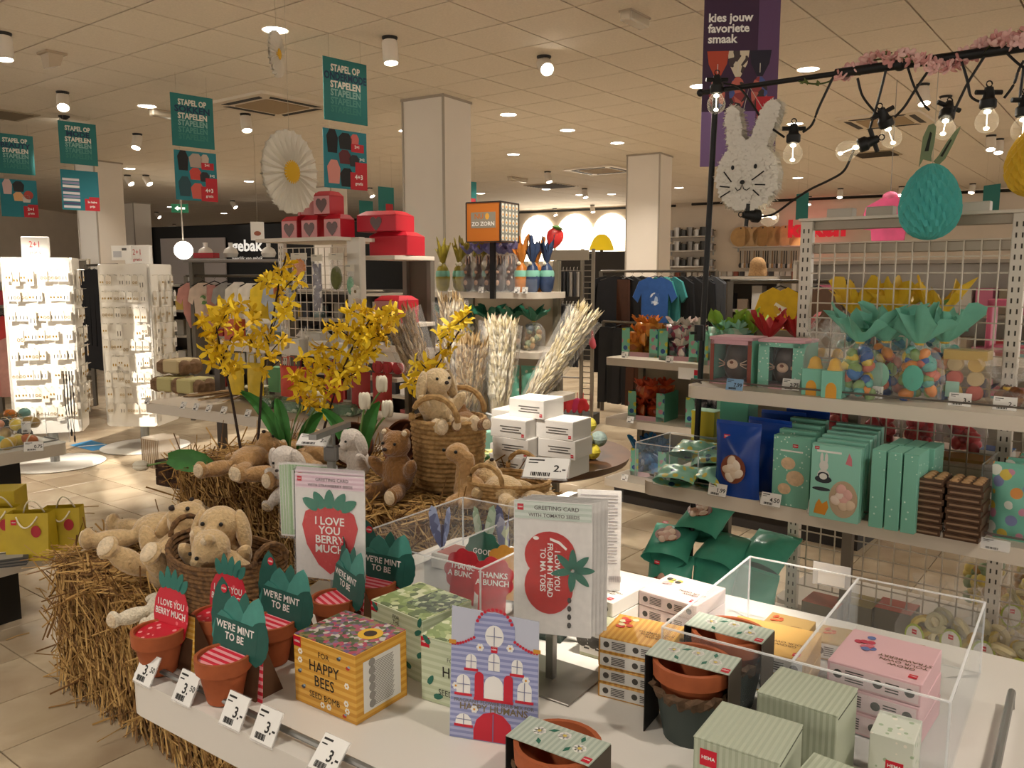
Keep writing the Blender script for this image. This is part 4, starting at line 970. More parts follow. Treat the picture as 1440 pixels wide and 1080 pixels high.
def marsh_window(t, w, h, d, n=8, col=('#dcc8b0', '#e6d8c6', '#b0663a')):
    b = MB(); b.prism(disc(w * .27, 22, 0, h * .40, h * .2), .001, 'xz', 0, None, -d / 2 - .004); o = b.build('window', M('#7a3c22', .4), t)
    b = MB(); rr = random.Random(2)
    for k in range(n): a = k * 2.4; q = .15 * w * math.sqrt(k / n); b.ell((q * math.cos(a) * 1.1, -d / 2 - .005, h * .40 + q * math.sin(a) * 1.3), (.021, .004, .015), k % 2, Matrix.Rotation(a, 4, 'Y'), 10, 6)
    b.build('marshmallow_print', [M(col[0], .6), M(col[1], .6)], o, True)
    logo(t, (-w * .2, -d / 2 + .012, h * .83), .022, h=.014)
BLUEB = M('#123f94', .25, 0, .15, 8)
for k, (px, dv, rt) in enumerate((((1030, 700), .03, 0), ((1062, 700), .10, -.1), ((1068, 690), .19, .1), ((1090, 690), .28, 0))):
    paper_bag(('shiny blue marshmallow bag with a round window standing foremost', 'shiny blue marshmallow bag behind the foremost blue bag', 'shiny blue marshmallow bag standing in the middle of the blue row', 'shiny blue marshmallow bag at the back of the blue row')[k], on2(*px) + GF.v * dv, gz + rt, .165, .25, .06, BLUEB, 'blue marshmallow bags', k, face=marsh_window if k == 0 else None)
TD = specks(['#cfe6da', '#c2dccf'], 55, .5, .16, '#74b39d')
def shell_print(t, w, d, h):
    b = MB()
    for x, z, r in ((-.01, .62, .024), (.015, .42, .03), (-.02, .25, .022)): b.prism(disc(r, 16, x, h * z, r * .85), .001, 'xz', 0, None, -d / 2 - .001)
    b.build('biscuit_print', M('#d3b592', .7, 0, .15, 60), t); logo(t, (.012, -d / 2 - .0004, h * .88), .018, h=.011)
    MB().box((0, -d / 2 - .0008, h * .80), (w * .6, .0006, .005)).build('text_print', PAPER, t)
for k in range(4):
    carton('teal dotted biscuit carton with pale biscuit print standing foremost' if k == 0 else 'teal dotted biscuit carton lined up behind the foremost biscuit carton', on2(1108, 714) + GF.v * (.03 + .075 * k) + GF.u * (-.012 * k), gz - .02, (.125, .035, .232 + .008 * k), TD, 'teal biscuit cartons', face=shell_print if k == 0 else None)
def rabbit_print(t, w, d, h):
    y = -d / 2 - .001; b = MB()
    for poly in (disc(.019, 16, -.035, h * .58, .022), disc(.014, 14, -.035, h * .72, .016)): b.prism(poly, .0006, 'xz', 1, None, y)
    b.prism(disc(.026, 16, -.035, h * .535, .012), .0006, 'xz', 0, None, y - .0004); b.prism(disc(.017, 16, -.035, h * .59, .010), .0006, 'xz', 0, None, y - .0006); b.prism(disc(.012, 12, -.035, h * .575, .010), .0006, 'xz', 1, None, y - .001)
    for s in (-1, 1): b.prism(disc(.005, 10, -.035 + s * .007, h * .82, .018), .0006, 'xz', 1, None, y)
    b.prism(disc(.028, 14, -.04, h * .40, .006), .0005, 'xz', 0, None, y)
    b.build('rabbit_print', [M('#2c3238', .6), M('#d9d8d2', .6)], t)
    b = MB(); b.prism([(-.06, h * .06), (-.025, h * .05), (-.015, h * .16), (-.02, h * .25), (-.035, h * .2), (-.045, h * .26), (-.055, h * .18)], .0006, 'xz', 0, None, y); b.build('chick_print', M('#d08a2c', .6), t)
    w_ = MB(); w_.prism(disc(.043, 24, .028, h * .30, .058), .001, 'xz', 0, None, y); wn = w_.build('window', clear('#e8c9a8', .55, .08), t)
    b = MB(); rr = random.Random(4)
    for k in range(7): a = k * 2.4; q = .028 * math.sqrt(k / 7); b.ell((.028 + q * math.cos(a), y - .001, h * .30 + q * 1.2 * math.sin(a)), (.018, .003, .016), k % 3, Matrix.Rotation(a, 4, 'Y'), 8, 6)
    b.build('marshmallow_print', [M('#d9a9a0', .6), M('#e2cfc0', .6), M('#d8c0a4', .6)], wn, True)
    MB().box((-.02, y, h * .915), (w * .5, .0006, .006)).build('text_print', PAPER, t); logo(t, (-.058, y + .0006, h * .955), .014, h=.009)
    b = MB(); b.prism([(.03, h * .78), (.05, h * .76), (.048, h * .86), (.04, h * .93), (.035, h * .86)], .0006, 'xz', 0, None, y); b.build('hare_print', M('#c9757f', .6), t)
for k in range(6):
    carton('pale teal sweets carton with rabbit print and oval window standing foremost' if k == 0 else 'pale teal sweets carton lined up behind the rabbit print carton', on2(1170, 732) + GF.v * (.02 + .06 * k) + GF.u * (-.006 * k), gz, (.15, .028, .232 + .004 * k), M('#8cc7b4', .35), 'teal rabbit cartons', face=rabbit_print if k == 0 else None)
for i in range(3):
    for j in range(2):
        carton('mint dotted slim carton standing edge on beside the chocolate stacks', on2(1230, 742) + GF.u * (.045 * i + .012 * j) + GF.v * (.06 + .125 * j), gz, (.040, .118, .235), TD, 'mint dotted slim cartons', lid=M('#80bda8', .5))
CHOCB = M('#4b3323', .4, 0, .2, 60)
for i in range(2):
    for k in range(9):
        t = thing('chocolate_box', 'flat dark box of nut chocolates, topmost of its stack' if k == 8 else 'flat dark box of nut chocolates lower in a stack', 'box', on2(1296, 752) + GF.u * (.10 * i + .004 * (k % 2)) + GF.v * .065 + Vector((0, 0, .0185 * k)), gz + .01 * ((k * 7) % 3), 'chocolate boxes in two stacks')
        MB().box((0, 0, .009), (.092, .115, .0178), 0, None, .001).build('tray', CHOCB, t)
        MB().box((0, -.058, .009), (.08, .001, .005)).build('label_strip', M('#8d735a', .5), t)
        if k == 8:
            for q in range(12): MB().ell((-.03 + .03 * (q % 3), -.04 + .027 * (q // 3), .02), (.013, .011, .005), 0, None, 8, 5).build('nut', M('#a9845c', .6), t, True)
carton('yellow biscuit carton behind the chocolate stacks', on2(1330, 690) + GF.v * .1, gz + .05, (.22, .12, .11), M('#b8965a', .6), 'shelf cartons'); carton('white carton with blue print behind the chocolate stacks', on2(1390, 690) + GF.v * .12, gz, (.10, .1, .13), M('#cdc9c0', .6), 'shelf cartons', lid=M('#3f6fa8', .5))
acrylic('clear acrylic tray holding teal chick bags past the chocolate stacks', *GF.uv(on2(1430, 720)), .16, .3, .17, z=Z2, frame=GF)
CHK = specks(['#d2b84e', '#c88aa0', '#dfe3d8', '#7f86b0', '#62ad97', '#d8924a'], 26, .4, .42, '#74b8a2')
for k in range(3):
    paper_bag(('teal bag printed with chicks and flowers foremost in the end tray', 'teal bag printed with chicks behind another in the end tray', 'teal bag of chicks at the back of the end tray')[k], on2(1425 + 12 * k, 765) + GF.v * (.05 + .08 * k), gz + .1 * k, .15, .21, .06, CHK, 'teal chick bags', k + 3)
for px, pr, lab in (((932, 681), '2.-', 'white price tag reading 2.- under the green sweet bags'), ((1010, 696), '1.99', 'white price tag reading 1.99 under the blue marshmallow bags'), ((1085, 710), '4.50', 'white price tag reading 4.50 under the biscuit cartons'), ((1152, 722), '4.-', 'white price tag reading 4.- under the rabbit print carton'), ((1319, 752), '2.75', 'white price tag reading 2.75 under the chocolate stacks')):
    price_tag(on2(*px) - GF.v * .014 + Vector((0, 0, .0)), gz, pr, lab, tilt=-.3, w=.066, h=.042)
price_tag(on2(1400, 772) - GF.v * .014, gz, '', 'empty clear price holder at the end tray', tilt=-.3, w=.07, h=.03, col=clear('#ffffff', .3))
# --- bottom shelf
MARSH = M('#4a9f86', .3, 0, .15, 10)
for k, (px, dv, dz, rz, rx) in enumerate((((925, 862), .06, .0, .1, -.25), ((985, 875), .08, 0, .0, -.2), ((1040, 890), .07, 0, -.2, -.25), ((922, 862), .05, .19, .2, -1.15), ((985, 875), .07, .19, -.1, -1.2), ((955, 862), .10, .28, .0, -1.15), ((1040, 885), .12, .19, -.1, -1.1))):
    paper_bag(('teal marshmallow bag with a round window lying at the shelf end', 'teal marshmallow bag standing in the lower shelf', 'teal marshmallow bag beside the lower shelf post', 'teal marshmallow bag resting on the end bags', 'teal marshmallow bag resting above the lower bags', 'teal marshmallow bag on top of the pile', 'teal marshmallow bag at the back of the pile')[k], on3(*px) + GF.v * dv + Vector((0, 0, dz + .01)), 0, .19, .2, .12, MARSH, 'teal marshmallow bags on the bottom shelf', k, rot=(rx, 0, gz + rz), face=(lambda t, w, h, d: marsh_window(t, w, h, d, 8, ('#c9a08c', '#d8bda6'))) if k in (0, 3, 5) else None, lumps=.014)
RING = ['#cdb65e', '#d8cba0', '#b8b08a', '#c9a24a']
def ring_bag(label, p, rz, seed, sc=1.0):
    t = thing('cookie_bag', label, 'bag', p, rz, 'ring cookie bags on the bottom shelf'); rr = random.Random(seed)
    for k in range(11):
        b = MB(); n = 12; R3 = Matrix.Rotation(rr.uniform(0, 3), 4, 'Z') @ Matrix.Rotation(rr.uniform(.6, 1.6), 4, 'X')
        b.tube([(.026 * math.cos(2 * PI * i / n), .026 * math.sin(2 * PI * i / n), 0) for i in range(n + 1)], .012, 6, 0, R3, False)
        b.build('ring_cookie', M(RING[k % 4], .7), t, True, loc=(rr.uniform(-.06, .06), rr.uniform(-.035, .02), .035 + .012 * k))
    m = MB(); m.lathe([(.4, 0), (.52, .02), (.52, .1), (.4, .17), (.12, .22), (.2, .25), (.3, .29)], 16, 0, Matrix.Diagonal((.2, .12, 1, 1)), lambda a, z: 1 + .07 * math.sin(5 * a + z * 40 + seed)); m.build('wrap', CELLO, t, True)
    o = MB(); o.prism(disc(.035, 18, 0, .10, .045), .001, 'xz', 0, None, -.066); o.prism(disc(.029, 18, 0, .10, .038), .001, 'xz', 1, None, -.068); lb = o.build('egg_label', [M('#a9b84a', .5), M('#e2ddd2', .6)], t); logo(lb, (0, -.0685, .118), .016)
    return t
for k, (px, dv, lab) in enumerate((((1290, 940), .08, 'clear bag of yellow ring cookies with an egg label beside the acrylic tray'), ((1335, 950), .10, 'clear bag of yellow ring cookies next to the shelf post'), ((1380, 960), .06, 'clear bag of yellow and white ring cookies with a big egg label'), ((1425, 985), .05, 'clear bag of ring cookies foremost at the shelf front'), ((1400, 920), .2, 'clear bag of ring cookies behind the others on the bottom shelf'))):
    ring_bag(lab, on3(*px) + GF.v * dv + Vector((0, 0, .0)), gz + .3 * (k - 2) * .5, k)
for k, (px, dv, c, lab) in enumerate((((1130, 905), .2, '#a8502c', 'orange lidded carton deep on the bottom shelf'), ((1180, 905), .2, '#8d7a3c', 'mustard carton deep on the bottom shelf'), ((1235, 915), .2, '#b04a2a', 'red lidded carton deep on the bottom shelf'))):
    carton(lab, on3(*px) + GF.v * dv, gz, (.13, .12, .1), M('#5f5540', .6), 'deep shelf cartons', lid=M(c, .5))
cello_bag('bag of green tissue sweets hanging in the gap above the ring cookies', on3(1360, 880) + GF.v * .26, gz, .2, .12, .2, ['#7a8f5a', '#a8772f', '#c9b04a'], '#2c7a5e', 'egg bags with teal tissue', 26, .022, 9, .1, .12)
cello_bag('bag of green tissue sweets at the back of the bottom shelf', on3(1440, 880) + GF.v * .26, gz, .2, .12, .2, ['#a8772f', '#8f6a2a', '#c9b04a'], '#2c7a5e', 'egg bags with teal tissue', 26, .022, 10, .1, .12)
# --- far side of the gondola, seen through the wires
YEL = ['#d8b52e', '#e2c545', '#c99f25']
for k in range(3):
    cello_bag('bag with yellow tissue beyond the wire back, teal sweets below', GF.p(.50 + .15 * k, .76, 1.2), gz, .15, .12, .14, ['#4f9f8c', '#2f7f9c', '#7ab8a0'], YEL[0], 'yellow tissue bags beyond the wires', 20, .02, k, .10, .07)
for k in range(4):
    cello_bag('bag with blue and red wrapping beyond the wire back', GF.p(.46 + .15 * k, .78, .85), gz, .14, .12, .17, ['#b5202c', '#c93038', '#9a1a26'], '#22408f', 'blue and red bags beyond the wires', 20, .022, k + 20, .08, .065)
t = thing('toy_shelf', 'pink toy shelf unit beyond the wire back', 'shelf', GF.p(1.0, 1.35, 1.0), gz)
for s in (-1, 1): MB().box((s * .13, 0, .2), (.02, .12, .4), 0, None, .003).build('side', M('#c9607c', .5), t)
for z in (.02, .2, .39): MB().box((0, 0, z), (.28, .12, .03), 0, None, .003).build('board', M('#c9607c', .5), t)
# ================================================================== black pole, garland, light string and hanging decorations
A_, B_ = AT(985, 129, 3.23), AT(1440, 68, 2.60); B_.z = A_.z = (A_.z + B_.z) / 2; dB = (B_ - A_); EXT = A_ + dB * 1.35
def bar_at(x):
    """the point of the bar above pixel column x"""
    k = (x - 720) / F_PX; best = min((abs(project(A_ + dB * (s / 400))[0] - x), s) for s in range(0, 560))
    return A_ + dB * (best[1] / 400)
t = thing('garland_pole', 'black metal pole with a long crossbar over the sweets gondola', 'pole', GF.p(.16, .42, 0)); base = GF.p(.16, .42, 0)
ptop = bar_at(1007); pb = AT(983, 560, ptop.y + .03)
MB().tube([pb + (pb - ptop) * (pb.z / (ptop.z - pb.z)) - base, ptop - base], .011, 10).build('upright_tube', BLACK, t, True)
MB().tube([A_ - base, bar_at(1180) - base], .009, 10).build('bar_tube', BLACK, t, True); MB().tube([bar_at(1175) - base, EXT - base], .0155, 10).build('bar_sleeve', BLACK, t, True)
MB().ell(A_ - base, .014, 0, None, 10, 8).build('end_knob', BLACK, t, True); MB().ell(bar_at(1265) - base, .021, 0, None, 10, 8).build('collar', BLACK, t, True)
kn = AT(983, 468, ptop.y); MB().tube([kn - base + Vector((0, 0, -.03)), kn - base + Vector((0, 0, .03))], .018, 10).build('clamp', BLACK, t, True); MB().tube([kn - base, kn - base + Vector((-.035, -.02, 0))], .006, 6).build('clamp_screw', BLACK, t)
# light string
ls = thing('light_string', 'black festoon cable with clear glass bulbs draped along the crossbar', 'string lights', bar_at(1200)); lo = Vector(ls.location)
GLASSB = clear('#fff8ea', .10, .03); FIL = M('#fff0d0', .4, emit=5.0)
BULBS = [((1008, 118), 1007, 0, 0), ((1116, 187), 1116, 0, 0), ((1243, 165), 1225, -.5, .2), ((1222, 200), 1240, 1.2, .3), ((1333, 155), 1330, .35, -.4), ((1390, 137), 1390, 0, 0), ((1441, 148), 1440, 0, 0), ((1056, 303), 1060, -1.5, .2)]
BC = []
for (px, bx, lean, ly) in BULBS:
    Y = bar_at(bx).y + (.05 if bx == 1330 else -.02); c = AT(*px, Y) - lo; BC.append(c)
    Tm = Matrix.Translation(c) @ Matrix.Rotation(lean, 4, 'Y') @ Matrix.Rotation(ly, 4, 'X')
    s = MB(); s.lathe([(0, .03), (.012, .03), (.016, .012), (.017, 0), (.024, -.008), (.024, -.03), (.02, -.034), (0, -.034)], 14, 0, Tm); s.tube([(-.04, 0, .015), (.04, 0, .015)], .0075, 8, 0, Tm)
    n = 10; s.tube([(.009 * math.cos(2 * PI * i / n), 0, .04 + .009 * math.sin(2 * PI * i / n)) for i in range(n + 1)], .0022, 5, 0, Tm, False)
    so = s.build('socket', M('#141312', .5), ls, True)
    MB().lathe([(.014, -.032), (.02, -.04), (.031, -.058), (.034, -.072), (.031, -.088), (.02, -.102), (.0, -.107)], 18, 0, Tm).build('bulb_glass', GLASSB, so, True)
    f = MB(); f.ell(Tm @ Vector((0, 0, -.042)), (.011, .011, .007), 0, None, 8, 6); f.ell(Tm @ Vector((0, 0, -.092)), (.009, .009, .006), 0, None, 8, 6); f.tube([Tm @ Vector((0, 0, -.045)), Tm @ Vector((0, 0, -.09))], .0015, 4); f.build('filament', FIL, so)
def cable(pts, Ys):
    P = [AT(*p, Y) - lo for p, Y in zip(pts, Ys)]; out = []
    for i in range(len(P) - 1):
        p0, p1, p2, p3 = P[max(0, i - 1)], P[i], P[i + 1], P[min(len(P) - 1, i + 2)]
        for k in range(6):
            s = k / 6; out.append(.5 * ((2 * p1) + (p2 - p0) * s + (2 * p0 - 5 * p1 + 4 * p2 - p3) * s * s + (3 * p1 - p0 - 3 * p2 + p3) * s ** 3))
    out.append(P[-1]); MB().tube(out, .0042, 6).build('cable', M('#141312', .5), ls, True)
yb = lambda x: bar_at(x).y - .012
for pts in ([(1018, 117), (1040, 124), (1060, 150), (1075, 172), (1103, 193)], [(1129, 186), (1142, 175), (1152, 150), (1172, 108)], [(1206, 110), (1213, 135), (1230, 157), (1236, 162)], [(1246, 98), (1238, 130), (1228, 165), (1222, 185)], [(1258, 165), (1272, 150), (1288, 125), (1312, 90)], [(1276, 93), (1285, 120), (1298, 145), (1307, 155)],
            [(1341, 158), (1352, 135), (1362, 115), (1384, 80)], [(1351, 82), (1360, 112), (1365, 135), (1377, 143)], [(1412, 138), (1425, 120), (1432, 100), (1440, 85)], [(1416, 75), (1430, 88), (1450, 105), (1462, 130)], [(1440, 92), (1435, 130), (1434, 160), (1438, 165)],
            [(1202, 206), (1195, 225), (1185, 242), (1165, 254), (1140, 266), (1115, 282), (1090, 300), (1075, 304), (1060, 304)]):
    cable(pts, [yb(min(1455, max(1007, p[0]))) for p in pts])
# flower garland
gl = thing('flower_garland', 'pink blossom garland with small green leaves wound round the crossbar', 'garland', bar_at(1230)); go = Vector(gl.location); rr = random.Random(8)
vine = []; 
for k in range(61):
    x = 1120 + 340 * k / 60; b0 = bar_at(min(x, 1459)); a = k * .42; vine.append(b0 - go + Vector((0, -.026 * math.cos(a * .5), .028 * math.sin(a * .5 + 3.6))))
MB().tube(vine, .003, 5).build('vine', M('#4b5a33', .7), gl)
PINK = [M('#dba8a2', .7), M('#e6bdb6', .7), M('#cf938e', .7)]
bl = MB()
for k in range(5):
    a = 2 * PI * k / 5; bl.ell((.011 * math.cos(a), .011 * math.sin(a), .003), (.010, .007, .003), 0, Matrix.Rotation(a, 4, 'Z') @ Matrix.Rotation(-.5, 4, 'Y'), 7, 5)
blm = [bl.mesh('blossom', [m], True) for m in PINK]
lf = MB(); lf.add([(0, 0, 0), (.009, .012, .002), (0, .034, 0), (-.009, .012, .002)], [(0, 1, 2), (0, 2, 3)]); lfm = lf.mesh('leaf', [M('#5e6a38', .7)])
for k in range(11, 59):
    if 34 < k < 36: continue
    if k % 7 == 0:
        o = obj('leaf', lfm, gl, vine[k] + Vector((rr.uniform(-.01, .01), -.012, rr.uniform(-.01, .02))), rot=(rr.uniform(-1, 1), rr.uniform(-1, 1), rr.uniform(0, 6))); o.scale = (1.2,) * 3
    for q in range(1 + k % 2):
        o = obj('blossom', blm[rr.randrange(3)], gl, vine[k] + Vector((rr.uniform(-.012, .012), -.012 + rr.uniform(-.012, .008), rr.uniform(-.012, .018))), rot=(rr.uniform(.3, 1.9), rr.uniform(-.6, .6), rr.uniform(0, 6))); o.scale = (1.25,) * 3
for k in (0, 2, 5, 8): obj('leaf', lfm, gl, vine[k] + Vector((0, -.01, -.01)), rot=(rr.uniform(1, 3), rr.uniform(-1, 1), rr.uniform(0, 6)))
# bunny pinata
pc = AT(1050, 225, bar_at(1050).y); t = thing('bunny_pinata', 'white fringed paper bunny head with whiskers hanging from the crossbar', 'pinata', pc, -.52); Rm = Matrix.Rotation(-.52, 3, 'Z')
k_ = pc.y / F_PX
def PX(x, y): return ((x - 1048) * k_ * 1.06, (228 - y) * k_)
out = [PX(*q) for q in ((1015, 268), (1024, 285), (1042, 294), (1062, 294), (1078, 284), (1089, 266), (1091, 246), (1086, 228), (1075, 212), (1080, 196), (1087, 175), (1090, 160), (1084, 154), (1076, 154), (1068, 163), (1061, 182), (1055, 200), (1049, 203), (1043, 196), (1041, 178), (1037, 162), (1030, 156), (1024, 158), (1022, 172), (1024, 195), (1028, 212), (1018, 225), (1012, 246))]
WP = M('#dfd8cc', .8, 0, .06, 40, .5)
MB().prism(out, .085, 'xz', off=-.03).build('body', WP, t)
fr_ = MB(); rr = random.Random(21)
def inside(x, z):
    c = False; n = len(out)
    for i in range(n):
        (x1, z1), (x2, z2) = out[i], out[(i + 1) % n]
        if (z1 > z) != (z2 > z) and x < (x2 - x1) * (z - z1) / (z2 - z1) + x1: c = not c
    return c
for k in range(2600):
    x, z = rr.uniform(-.13, .13), rr.uniform(-.2, .2)
    if not inside(x, z): continue
    s = rr.uniform(.006, .012); a = rr.uniform(-.5, .5); y = -.031 - rr.uniform(0, .002)
    fr_.add([(x - s * .6, y, z), (x + s * .6, y, z), (x + s * .6 + a * s, y - rr.uniform(.001, .005), z - s), (x - s * .6 + a * s, y - rr.uniform(.001, .005), z - s)], [(0, 1, 2, 3)])
n = len(out)
for k in range(1500):
    i = rr.randrange(n); (x1, z1), (x2, z2) = out[i], out[(i + 1) % n]; q = rr.random(); x, z = x1 + (x2 - x1) * q, z1 + (z2 - z1) * q
    nx, nz = (z2 - z1), -(x2 - x1); L = math.hypot(nx, nz); nx, nz = -nx / L, -nz / L; y = rr.uniform(-.03, .055); s = rr.uniform(.006, .016)
    if inside(x + nx * .004, z + nz * .004): nx, nz = -nx, -nz
    fr_.add([(x, y - .004, z), (x, y + .004, z), (x + nx * s + rr.uniform(-.004, .004), y + .004, z + nz * s - .004), (x + nx * s, y - .004, z + nz * s - .004)], [(0, 1, 2, 3)])
tag(fr_.build('paper_fringe', M('#e6e0d4', .8), t), kind='stuff')
yf = -.040
for q in ((1034, 239), (1063, 239)): MB().ell((PX(*q)[0], yf, PX(*q)[1]), (.0062, .003, .0085), 0, None, 10, 7).build('eye', BLACK, t, True)
MB().ell((PX(1047, 259)[0], yf, PX(1047, 259)[1]), (.009, .004, .008), 0, None, 10, 7).build('nose', BLACK, t, True)
MB().tube([(PX(x, y)[0], yf, PX(x, y)[1]) for x, y in ((1038, 266), (1041, 270), (1045, 268), (1047, 261), (1049, 268), (1053, 270), (1057, 267))], .0018, 5).build('mouth', BLACK, t)
for a, b in (((1023, 244), (1033, 258)), ((1018, 263), (1031, 265)), ((1019, 278), (1032, 270)), ((1059, 257), (1074, 246)), ((1063, 263), (1076, 264)), ((1061, 270), (1069, 278))):
    MB().tube([(PX(*a)[0], yf, PX(*a)[1]), (PX(*b)[0], yf, PX(*b)[1])], .0024, 5).build('whisker', BLACK, t)
bt = bar_at(1050); MB().tube([(PX(1041, 165)[0], 0, PX(1041, 165)[1]), (.0, 0, bt.z - pc.z), (PX(1068, 165)[0], 0, PX(1068, 165)[1])], .0015, 4).build('hanging_cord', M('#cfc7b8', .7), t)
# honeycomb eggs
def honey_egg(label, px, Y, W, col, ears, dark):
    c = AT(*px, Y); t = thing('honeycomb_egg', label, 'paper egg', c, -.3); H = W * 1.3; b = MB(); rows, seg = 15, 30
    def ring(i):
        s = i / rows; zc = -math.cos(PI * s); rr_ = math.sin(PI * s) * (1 - .17 * zc); return zc * H / 2, rr_ * W / 2
    vs = []; fs = []
    for i in range(rows + 1):
        z, r = ring(i)
        for k in range(seg * 2):
            a = PI * k / seg; ph = 1.0 if (k // 2 + i) % 2 else .86
            vs.append((max(r, .004) * ph * math.cos(a), max(r, .004) * ph * math.sin(a), z))
    n2 = seg * 2
    for i in range(rows):
        for k in range(n2): fs.append((i * n2 + k, i * n2 + (k + 1) % n2, (i + 1) * n2 + (k + 1) % n2, (i + 1) * n2 + k))
    b.add(vs, fs).build('honeycomb', M(col, .7), t)
    if ears:
        for pts, inn in ((((-.026, .02), (-.034, .0), (-.036, -.005), (-.03, .09), (-.018, .125), (-.006, .13), (.002, .12), (.0, .07), (-.006, .03), (-.004, .012)), ((-.024, .045), (-.014, .045), (-.008, .1), (-.013, .105))), (((.0, .012), (.012, .03), (.03, .07), (.05, .105), (.062, .118), (.06, .105), (.045, .06), (.03, .02), (.014, .0)), ((.016, .028), (.022, .026), (.042, .075), (.04, .08)))):
            z0 = H / 2 - .008; e = MB().prism([(x * 1.15, z + z0) for x, z in pts], .002, 'xz', off=-.012).build('ear', M('#71805f', .7), t); MB().prism([(x * 1.15, z + z0) for x, z in inn], .001, 'xz', off=-.0135).build('ear_inner', M('#20241c', .8), e)
    MB().tube([(0, 0, H / 2), (0, 0, max(.1, bar_at(min(1459, px[0])).z - c.z))], .0012, 4).build('hanging_thread', M('#b9b0a0', .6), t)
honey_egg('teal honeycomb paper egg with green rabbit ears hanging over the wire gondola', (1308, 284), bar_at(1308).y - .03, .186, '#4fb0aa', True, '#1f5f60')
honey_egg('yellow honeycomb paper egg hanging under the bulb string', (1455, 228), bar_at(1455).y - .02, .16, '#d2ab2c', False, '#8a6a1a')
# ================================================================== straw bales
HB = Frame((-1.709, 2.981), 129); ZB, ZS = .47, .75
STRAW = [M(c, .75) for c in ('#a37f47', '#8a6534', '#c29c5e', '#6d4b25', '#b08a4e')]
def bale(label, u0, u1, v0, v1, z0, z1, n, seed):
    t = thing('straw_bale', label, 'straw bale', HB.p((u0 + u1) / 2, (v0 + v1) / 2, z0), HB.rz, 'straw bales'); rr = random.Random(seed)
    w, d, h = u1 - u0, v1 - v0, z1 - z0
    c = MB()
    def sq(u, v, f):
        return f(u, v)
    c.box((0, 0, h / 2), (w - .03, d - .03, h - .02), 0, None, .02); c.build('core', M('#6d4b26', .9, 0, .45, 35, .6), t)
    b = MB()
    faces = [('f', w * h), ('l', d * h), ('r', d * h), ('t', w * d), ('b', w * h)]; tot = sum(a for _, a in faces)
    for nm, a in faces:
        for k in range(int(n * a / tot)):
            L = rr.uniform(.05, .17); q = rr.gauss(0, 1.1)
            x, y, z = rr.uniform(-w / 2, w / 2), rr.uniform(-d / 2, d / 2), rr.uniform(0.01, h)
            if nm == 'f': p = Vector((x, -d / 2, z)); dr = Vector((math.cos(q), -rr.uniform(-.05, .45), math.sin(q) - .3)); nn = Vector((0, -1, 0))
            elif nm == 'b': p = Vector((x, d / 2, z)); dr = Vector((math.cos(q), rr.uniform(-.05, .3), math.sin(q))); nn = Vector((0, 1, 0))
            elif nm == 'l': p = Vector((-w / 2, y, z)); dr = Vector((-rr.uniform(-.05, .5), math.cos(q), math.sin(q) - .3)); nn = Vector((-1, 0, 0))
            elif nm == 'r': p = Vector((w / 2, y, z)); dr = Vector((rr.uniform(-.05, .4), math.cos(q), math.sin(q))); nn = Vector((1, 0, 0))
            else: p = Vector((x, y, h)); a2 = rr.uniform(0, 6.3); dr = Vector((math.cos(a2), math.sin(a2), rr.uniform(-.1, .12))); nn = Vector((0, 0, 1))
            if nm != 't' and rr.random() < .2: dr.z -= .8
            dr.normalize(); s = p + nn * rr.uniform(-.012, .012); e = s + dr * L
            if e.z + z0 < .004: e.z = .004 - z0
            if s.z + z0 < .004: s.z = .004 - z0
            if nm == 't' : s.z = min(s.z, h + .01); e.z = min(e.z, h + .018)
            r = rr.uniform(.0014, .0034); sd = dr.cross(nn)
            if sd.length < 1e-3: continue
            sd.normalize(); up = sd.cross(dr)
            vs = [s + sd * r, s - sd * r, s + up * r, e + sd * r, e - sd * r, e + up * r]
            b.add(vs, [(0, 1, 4, 3), (1, 2, 5, 4), (2, 0, 3, 5)], rr.randrange(5))
    tag(b.build('straw', STRAW, t), kind='stuff'); return t
bale('straw bale on the floor below the plush rabbits and the dark basket', 0, 1.15, 0, .5, 0, ZB, 8500, 1)
bale('straw bale lying under the tulips and small bears', 0.0, 1.45, .51, 1.06, .37, ZS, 7500, 2)
bale('straw bale on the floor under the tulip bale', 0.0, 1.45, .52, 1.06, 0, .37, 2500, 3)
for k, (px, rz, L) in enumerate((((120, 713), .3, .16), ((115, 745), .9, .13), ((95, 742), .1, .12), ((125, 722), 0, .07), ((205, 735), -.5, .08), ((80, 770), .0, .1), ((25, 895), .9, .09), ((100, 990), .35, .14), ((58, 830), -.6, .1))):
    p = G(*px, .004); m = MB(); m.tube([(-L / 2, 0, 0), (0, .004, .002), (L / 2, 0, 0)], .0025, 4)
    tag(m.build('straw_stalk', STRAW[k % 3], None, loc=p, rz=rz), 'single dry straw stalk lying loose on the stone floor', 'straw', 'loose straw on the floor')
